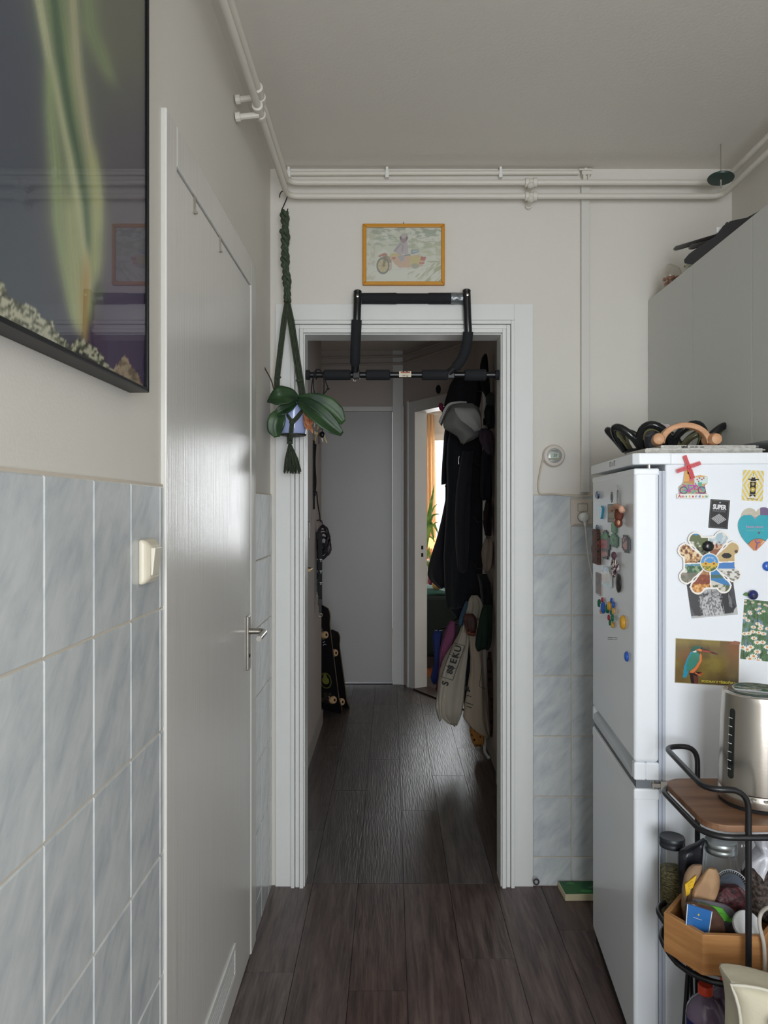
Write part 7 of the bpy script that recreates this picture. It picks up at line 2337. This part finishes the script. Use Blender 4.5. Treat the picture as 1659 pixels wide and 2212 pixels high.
# coil of cables
cb_ = MB()
rnd = random.Random(4)
cc = P(697, 1158, 4.72)
for i in range(9):
    rx, rz = .035 + rnd.uniform(-.012, .014), .075 + rnd.uniform(-.02, .02)
    tl = rnd.uniform(-.3, .3)
    pts = [cc + Vector((rx * math.cos(a) + tl * rz * math.sin(a) * .3 + rnd.uniform(-.002, .002), -.02 + .008 * i + .02 * math.cos(a), rz * math.sin(a) - .01 * i)) for a in np.linspace(0, 2 * PI, 22)]
    cb_.tube(pts, .0055, 6)
cb_.tube(spline([Vector((HX0, 4.72, cc.z + .10)), cc + Vector((-.01, 0, .10)), cc + Vector((0, 0, .07))], 5), .004, 6)
tag(cb_.build('cable_coil', two_tone('dark_cable', '#14141a', '#3a2a34', 30, 0.5), at=cc, smooth=True), 'hanging coil of dark cables above the lanyards on the left wall', 'cables')
M_WEB = paint('black_ribbon', '#15171d', 0.7)
for i, (px0, px1, Yl, y1, lab) in enumerate(((682, 690, 4.72, 1262, 'shorter black lanyard with white letters close to the wall'), (688, 696, 4.66, 1306, 'longer black lanyard with a buckle and clip, white T marks on it'))):
    c = P((px0 + px1) / 2, 1185, Yl)
    lt = thing('lanyard', c, lab, 'lanyard', 'lanyards on the hallway wall')
    x0, x1 = P(px0, 0, Yl).x, P(px1, 0, Yl).x
    z0, z1 = P(0, y1, Yl).z, P(0, 1150, Yl).z
    m = MB().box(x0, x1, Yl - .002, Yl, z0, z1).box(x0 - .004, x1 - .004, Yl + .006, Yl + .008, z0 + .05, z1)
    m.tube([(HX0, Yl + .004, z1 - .005), ((x0 + x1) / 2, Yl + .004, z1 - .004)], .003, 6)
    m.build('ribbon', M_WEB, lt)
    for k in range(3):
        text('T', .024, ((x0 + x1) / 2 + .004, Yl - .0026, P(0, 1211 + 25 * k, Yl).z), (1, 0, 0), (0, 0, 1), M_WINK, lt, name='letter', bold=.001)
    zb_ = P(0, y1, Yl).z
    MB().box(x0 - .001, x1 + .001, Yl - .008, Yl + .004, zb_ - .002, zb_ + .038).box(x0 + .003, x1 - .003, Yl - .006, Yl + .002, zb_ - .05, zb_ - .002).build('buckle', M_BLACK, lt, bevel=.002)
    MB().tube(arc(((x0 + x1) / 2 + .002, Yl - .002, zb_ - .066), .011, 0, 2 * PI, 16), .0022, 6).build('clip', M_STEEL, lt, smooth=True)
cloth('blue_bandana', [(1172, 681, 700), (1180, 680, 703), (1192, 680, 702), (1200, 684, 699)], 4.76, .05, two_tone('bandana', '#1a2238', '#5a6478', 60, 0.8, lo=.5, hi=.6), 'dark blue patterned bandana tied under the cable coil', 'bandana', 40, amp=.006)
o = MB().tube(spline([Vector((HX0 + .004, 4.12, P(0, 1128, 4.12).z)), P(668, 1128, 4.10), P(669, 1150, 4.10), P(667, 1165, 4.10), Vector((HX0 + .004, 4.12, P(0, 1160, 4.12).z))], 5), .0016, 6).build('wire_hook', M_STEEL, at=P(668, 1140, 4.1), smooth=True)
tag(o, 'thin bent wire hook on the left hallway wall above the brass lever', 'hook')

# ---- two skateboards in the corner recess
def skateboard(o, tilt, label, LN, sticker):
    l = Vector((-math.sin(tilt), 0.05, math.cos(tilt))).normalized()
    n = Vector((-.62, -.78, 0)).normalized()
    n = (n - l * n.dot(l)).normalized()
    a = l.cross(n).normalized()
    if a.x < 0:
        a = -a
    T = Matrix(((a.x, l.x, n.x, o[0]), (a.y, l.y, n.y, o[1]), (a.z, l.z, n.z, o[2]), (0, 0, 0, 1)))
    t = thing('skateboard', o, label, 'skateboard', 'skateboards leaning in the hallway corner')
    W = .205

    def sec(s):
        w = W / 2 * min(1, (max(0.0, 1 - ((abs(s - .5) - .36) / .14) ** 2 if abs(s - .5) > .36 else 1)) ** .5 + .02)
        k = -.055 * max(0, (abs(s - .5) - .32) / .18) ** 1.4
        return w, k
    for nm, mat, z0, z1, inset in (('deck', M_DECK, 0, .010, 0), ('deck_edge', M_PLY, -.0012, .0112, -.0008)):
        rings = []
        for i in range(33):
            s = i / 32
            w, k = sec(s)
            if nm == 'deck_edge':
                w += .0008
                zz = (.002, .008)
            else:
                zz = (0, .010)
            rings.append([T @ Vector((-w, s * LN, k - zz[0] * 0 + (zz[0] - .010))), T @ Vector((w, s * LN, k + zz[0] - .010)), T @ Vector((w, s * LN, k + zz[1] - .010)), T @ Vector((-w, s * LN, k + zz[1] - .010))])
        MB().loft(rings).build(nm, mat, t, smooth=30)
    for s in (.18, .75):
        MB(T).box(-.028, .028, s * LN - .04, s * LN + .04, 0, .008).tube([(-.075, s * LN, .04), (.075, s * LN, .04)], .007, 8).box(-.02, .02, s * LN - .016, s * LN + .016, .008, .045).build('truck', M_STEEL, t)
        for sx in (-1, 1):
            w_ = MB(T).lathe([(.014, -.017), (.023, -.016), (.0265, -.008), (.0265, .008), (.023, .016), (.014, .017)], (sx * .085, s * LN, .04), (1, 0, 0), 22).build('wheel', M_WHEEL, t, smooth=35)
            MB(T).lathe([(.010, -.0172), (.010, .0172)], (sx * .085, s * LN, .04), (1, 0, 0), 14).build('bearing', M_GAP, w_)
    if sticker:
        MB(T).lathe([(.056, .0), (.056, .0006)], (.0, .27, .0003), (0, 0, 1), 28).build('sticker', M_STK, t)
        MB(T).lathe([(.050, .0), (.050, .0010)], (.0, .27, .0003), (0, 0, 1), 28).build('sticker_disc', M_DECK, t)
        MB(T).ball((.0, .27, .0012), .036, .028, .0012, 16, 5).ball((.0, .30, .0012), .018, .02, .0012, 12, 5).build('sticker_print', M_STK, t)
        MB(T).tube([(.02, .52, .0005), (.035, .53, .0005), (.05, .525, .0005)], .002, 5).tube([(.02, .54, .0005), (.04, .548, .0005)], .002, 5).build('scribble', M_WHITE, t)
    return t


M_DECK = paint('black_deck', '#14151a', 0.45, spot=.2, spot_scale=12)
M_PLY = paint('plywood_edge', '#6d553c', 0.6)
M_WHEEL = paint('cream_wheel', '#c9a67c', 0.4)
M_STK = paint('olive_yellow_sticker', '#7a7a34', 0.5)
skateboard(P(714, 1556, 5.26) + Vector((0, 0, .012)), math.radians(7.5), 'front skateboard with cream wheels and a yellow round sticker on its black underside', .80, True)
skateboard(P(732, 1548, 5.42) + Vector((-.005, 0, .008)), math.radians(8.0), 'second skateboard with a dark blue edge behind the stickered one', .62, False)

# ================================================================ bedroom seen through the doorway
def curtain_mat():
    m, nt, b = newmat('orange_linen')
    b.inputs['Base Color'].default_value = lin('#e6c8a2')
    b.inputs['Roughness'].default_value = .9
    tl = nt.nodes.new('ShaderNodeBsdfTranslucent')
    tl.inputs[0].default_value = lin('#f6e0c0')
    mx = nt.nodes.new('ShaderNodeMixShader')
    mx.inputs[0].default_value = .5
    nt.links.new(b.outputs[0], mx.inputs[1])
    nt.links.new(tl.outputs[0], mx.inputs[2])
    nt.links.new(mx.outputs[0], nt.nodes['Material Output'].inputs[0])
    return m


cv = thing('curtain', (.50, 8.86, .2), 'orange-tan linen curtain drawn to the left of the bright bedroom window', 'curtain')
vs, fs = [], []
NXc, NZc = 60, 16
for j in range(NZc + 1):
    f = j / NZc
    z = 2.585 - f * 2.3
    for i in range(NXc + 1):
        u = i / NXc
        x0, x1 = .30, .515 + .035 * f ** .7
        vs.append((x0 + (x1 - x0) * u, 8.86 + .03 * math.sin(u * 34 + .6 * math.sin(f * 3)) * (.7 + .5 * f), z))
for j in range(NZc):
    for i in range(NXc):
        a = j * (NXc + 1) + i
        fs.append((a, a + 1, a + NXc + 2, a + NXc + 1))
o = MB().add(vs, fs).build('fabric', curtain_mat(), cv, smooth=True)
s_ = o.modifiers.new('thickness', 'SOLIDIFY')
s_.thickness = .002
MB().tube([(.25, 8.90, 2.60), (2.6, 8.90, 2.60)], .012, 10).build('rod', M_STEEL, cv, smooth=40)
cbn = thing('low_cabinet', (.55, 8.72, 0), 'low white cabinet under the bedroom window', 'cabinet')
MB().box(.30, 1.0, 8.58, 8.80, .0, .86).build('carcass', M_WHITE, cbn, bevel=.004)
MB().box(.64, .66, 8.57, 8.58, .05, .82).build('door_gap', M_GAP, cbn)
lp = thing('table_lamp', (.49, 8.69, .86), 'small glowing orange table lamp beside the curtain', 'lamp')
MB().lathe([(.05, 0), (.05, .012), (.012, .02), (.012, .13)], (.49, 8.69, .862), (0, 0, 1), 20).build('base', M_WHITE, lp, smooth=40)
m, nt, b = newmat('glowing_shade')
b.inputs['Base Color'].default_value = lin('#e09050')
b.inputs['Emission Color'].default_value = lin('#ffb870')
b.inputs['Emission Strength'].default_value = 2.4
MB().lathe([(.06, .13), (.045, .25), (.044, .25), (.058, .13)], (.49, 8.69, .862), (0, 0, 1), 24).build('shade', m, lp, smooth=40)
pl_l = bpy.data.lights.new('lamp_bulb', 'POINT')
pl_l.energy, pl_l.color, pl_l.shadow_soft_size = 2.0, (1, .6, .3), .03
lo = bpy.data.objects.new('lamp_bulb', pl_l)
COL.objects.link(lo)
lo.location = (.49, 8.69, 1.04)
# tall leafy plant
pt = thing('tall_houseplant', (.372, 7.9, 0), 'tall houseplant with long strap leaves in front of the orange curtain', 'plant')
MB().lathe([(.10, 0), (.11, .01), (.13, .24), (.135, .25), (.12, .25), (.115, .2), (.001, .2)], (.372, 7.95, .001), (0, 0, 1), 24).build('pot', paint('grey_pot', '#8f8a82', 0.5), pt, smooth=40)
MB().tube(spline([(.372, 7.95, .2), (.375, 7.93, .6), (.365, 7.92, .95), (.37, 7.90, 1.2)], 5), [.016] * 10 + [.010] * 6, 8).build('stem', paint('plant_stem', '#6d6a40', 0.7), pt, smooth=True)
M_STRAP = two_tone('strap_leaf', '#5f8a34', '#a4c056', 10, 0.4)
Yp = 7.9
for k, (pts, w) in enumerate((([(920, 1170), (924, 1130), (931, 1090), (938, 1048)], 13), ([(921, 1160), (927, 1128), (930, 1105), (930, 1078)], 11), ([(920, 1140), (918, 1110), (919, 1090), (916, 1070)], 8),
                              ([(921, 1150), (928, 1118), (936, 1098), (944, 1089)], 7), ([(922, 1165), (932, 1120), (938, 1112), (949, 1110)], 7), ([(921, 1180), (930, 1130), (934, 1150), (938, 1172)], 10),
                              ([(921, 1175), (935, 1135), (942, 1142), (946, 1152)], 8), ([(919, 1200), (922, 1165), (930, 1160), (940, 1170)], 6), ([(919, 1215), (924, 1190), (928, 1200), (931, 1214)], 10),
                              ([(918, 1235), (920, 1205), (926, 1190), (927, 1180)], 8), ([(920, 1160), (914, 1135), (910, 1130), (905, 1138)], 9), ([(919, 1230), (922, 1215), (926, 1222), (925, 1245)], 10),
                              ([(920, 1190), (930, 1145), (940, 1130), (946, 1128)], 5), ([(921, 1150), (926, 1135), (922, 1120), (915, 1112)], 7))):
    leaf('leaf', [P(px, py, Yp + .06 * math.sin(k * 2.4)) for px, py in pts], [.004, w * .34 * Yp / FPX, w * .28 * Yp / FPX, .002], M_STRAP, pt, .3, n=4)
# bed with green covers
bd_ = thing('bed', (.95, 7.3, 0), 'bed with a dark green cover and teal throw seen through the doorway', 'bed')
M_GREEN = paint('dark_green_cover', '#16231f', 0.9, spot=.2, spot_scale=5, bump=.3, bump_scale=20)
MB().box(.28, 1.75, 6.75, 7.72, .10, .66).build('mattress', M_GREEN, bd_, bevel=.06, seg=4)
MB().box(.30, 1.73, 6.78, 7.70, .0, .10).build('bed_frame', paint('dark_bed_frame', '#2a211c', 0.6), bd_)
vs, fs = [], []
for j in range(15):
    for i in range(19):
        u, v = i / 18, j / 14
        vs.append((.285 + .9 * u, 6.80 + .88 * v, .665 + .02 * math.sin(u * 9 + v * 4) + .02 * math.sin(v * 11) + .03 * v))
for j in range(14):
    for i in range(18):
        a = j * 19 + i
        fs.append((a, a + 1, a + 20, a + 19))
o = MB().add(vs, fs).build('teal_throw', paint('teal_green_throw', '#2f5a50', 0.85, spot=.2, spot_scale=8), bd_, smooth=True)
s_ = o.modifiers.new('thickness', 'SOLIDIFY')
s_.thickness = .02
for (c, r, mat, lab) in (((.42, 7.12, .82), (.05, .10, .11), paint('magenta_pillow', '#8a2a4c', 0.8), 'magenta cushion on the bed behind the yellow one'), ((.445, 6.93, .775), (.055, .09, .085), two_tone('yellow_pillow', '#b08a4a', '#d0b078', 12, 0.8), 'mustard yellow cushion on the green bed')):
    R = Matrix.Rotation(.5, 3, 'Y')
    tag(MB().ball(c, *r, 20, 12, R).build('cushion', mat, at=Vector(c) - Vector((0, 0, .1)), smooth=True), lab, 'cushion', 'cushions on the bed')
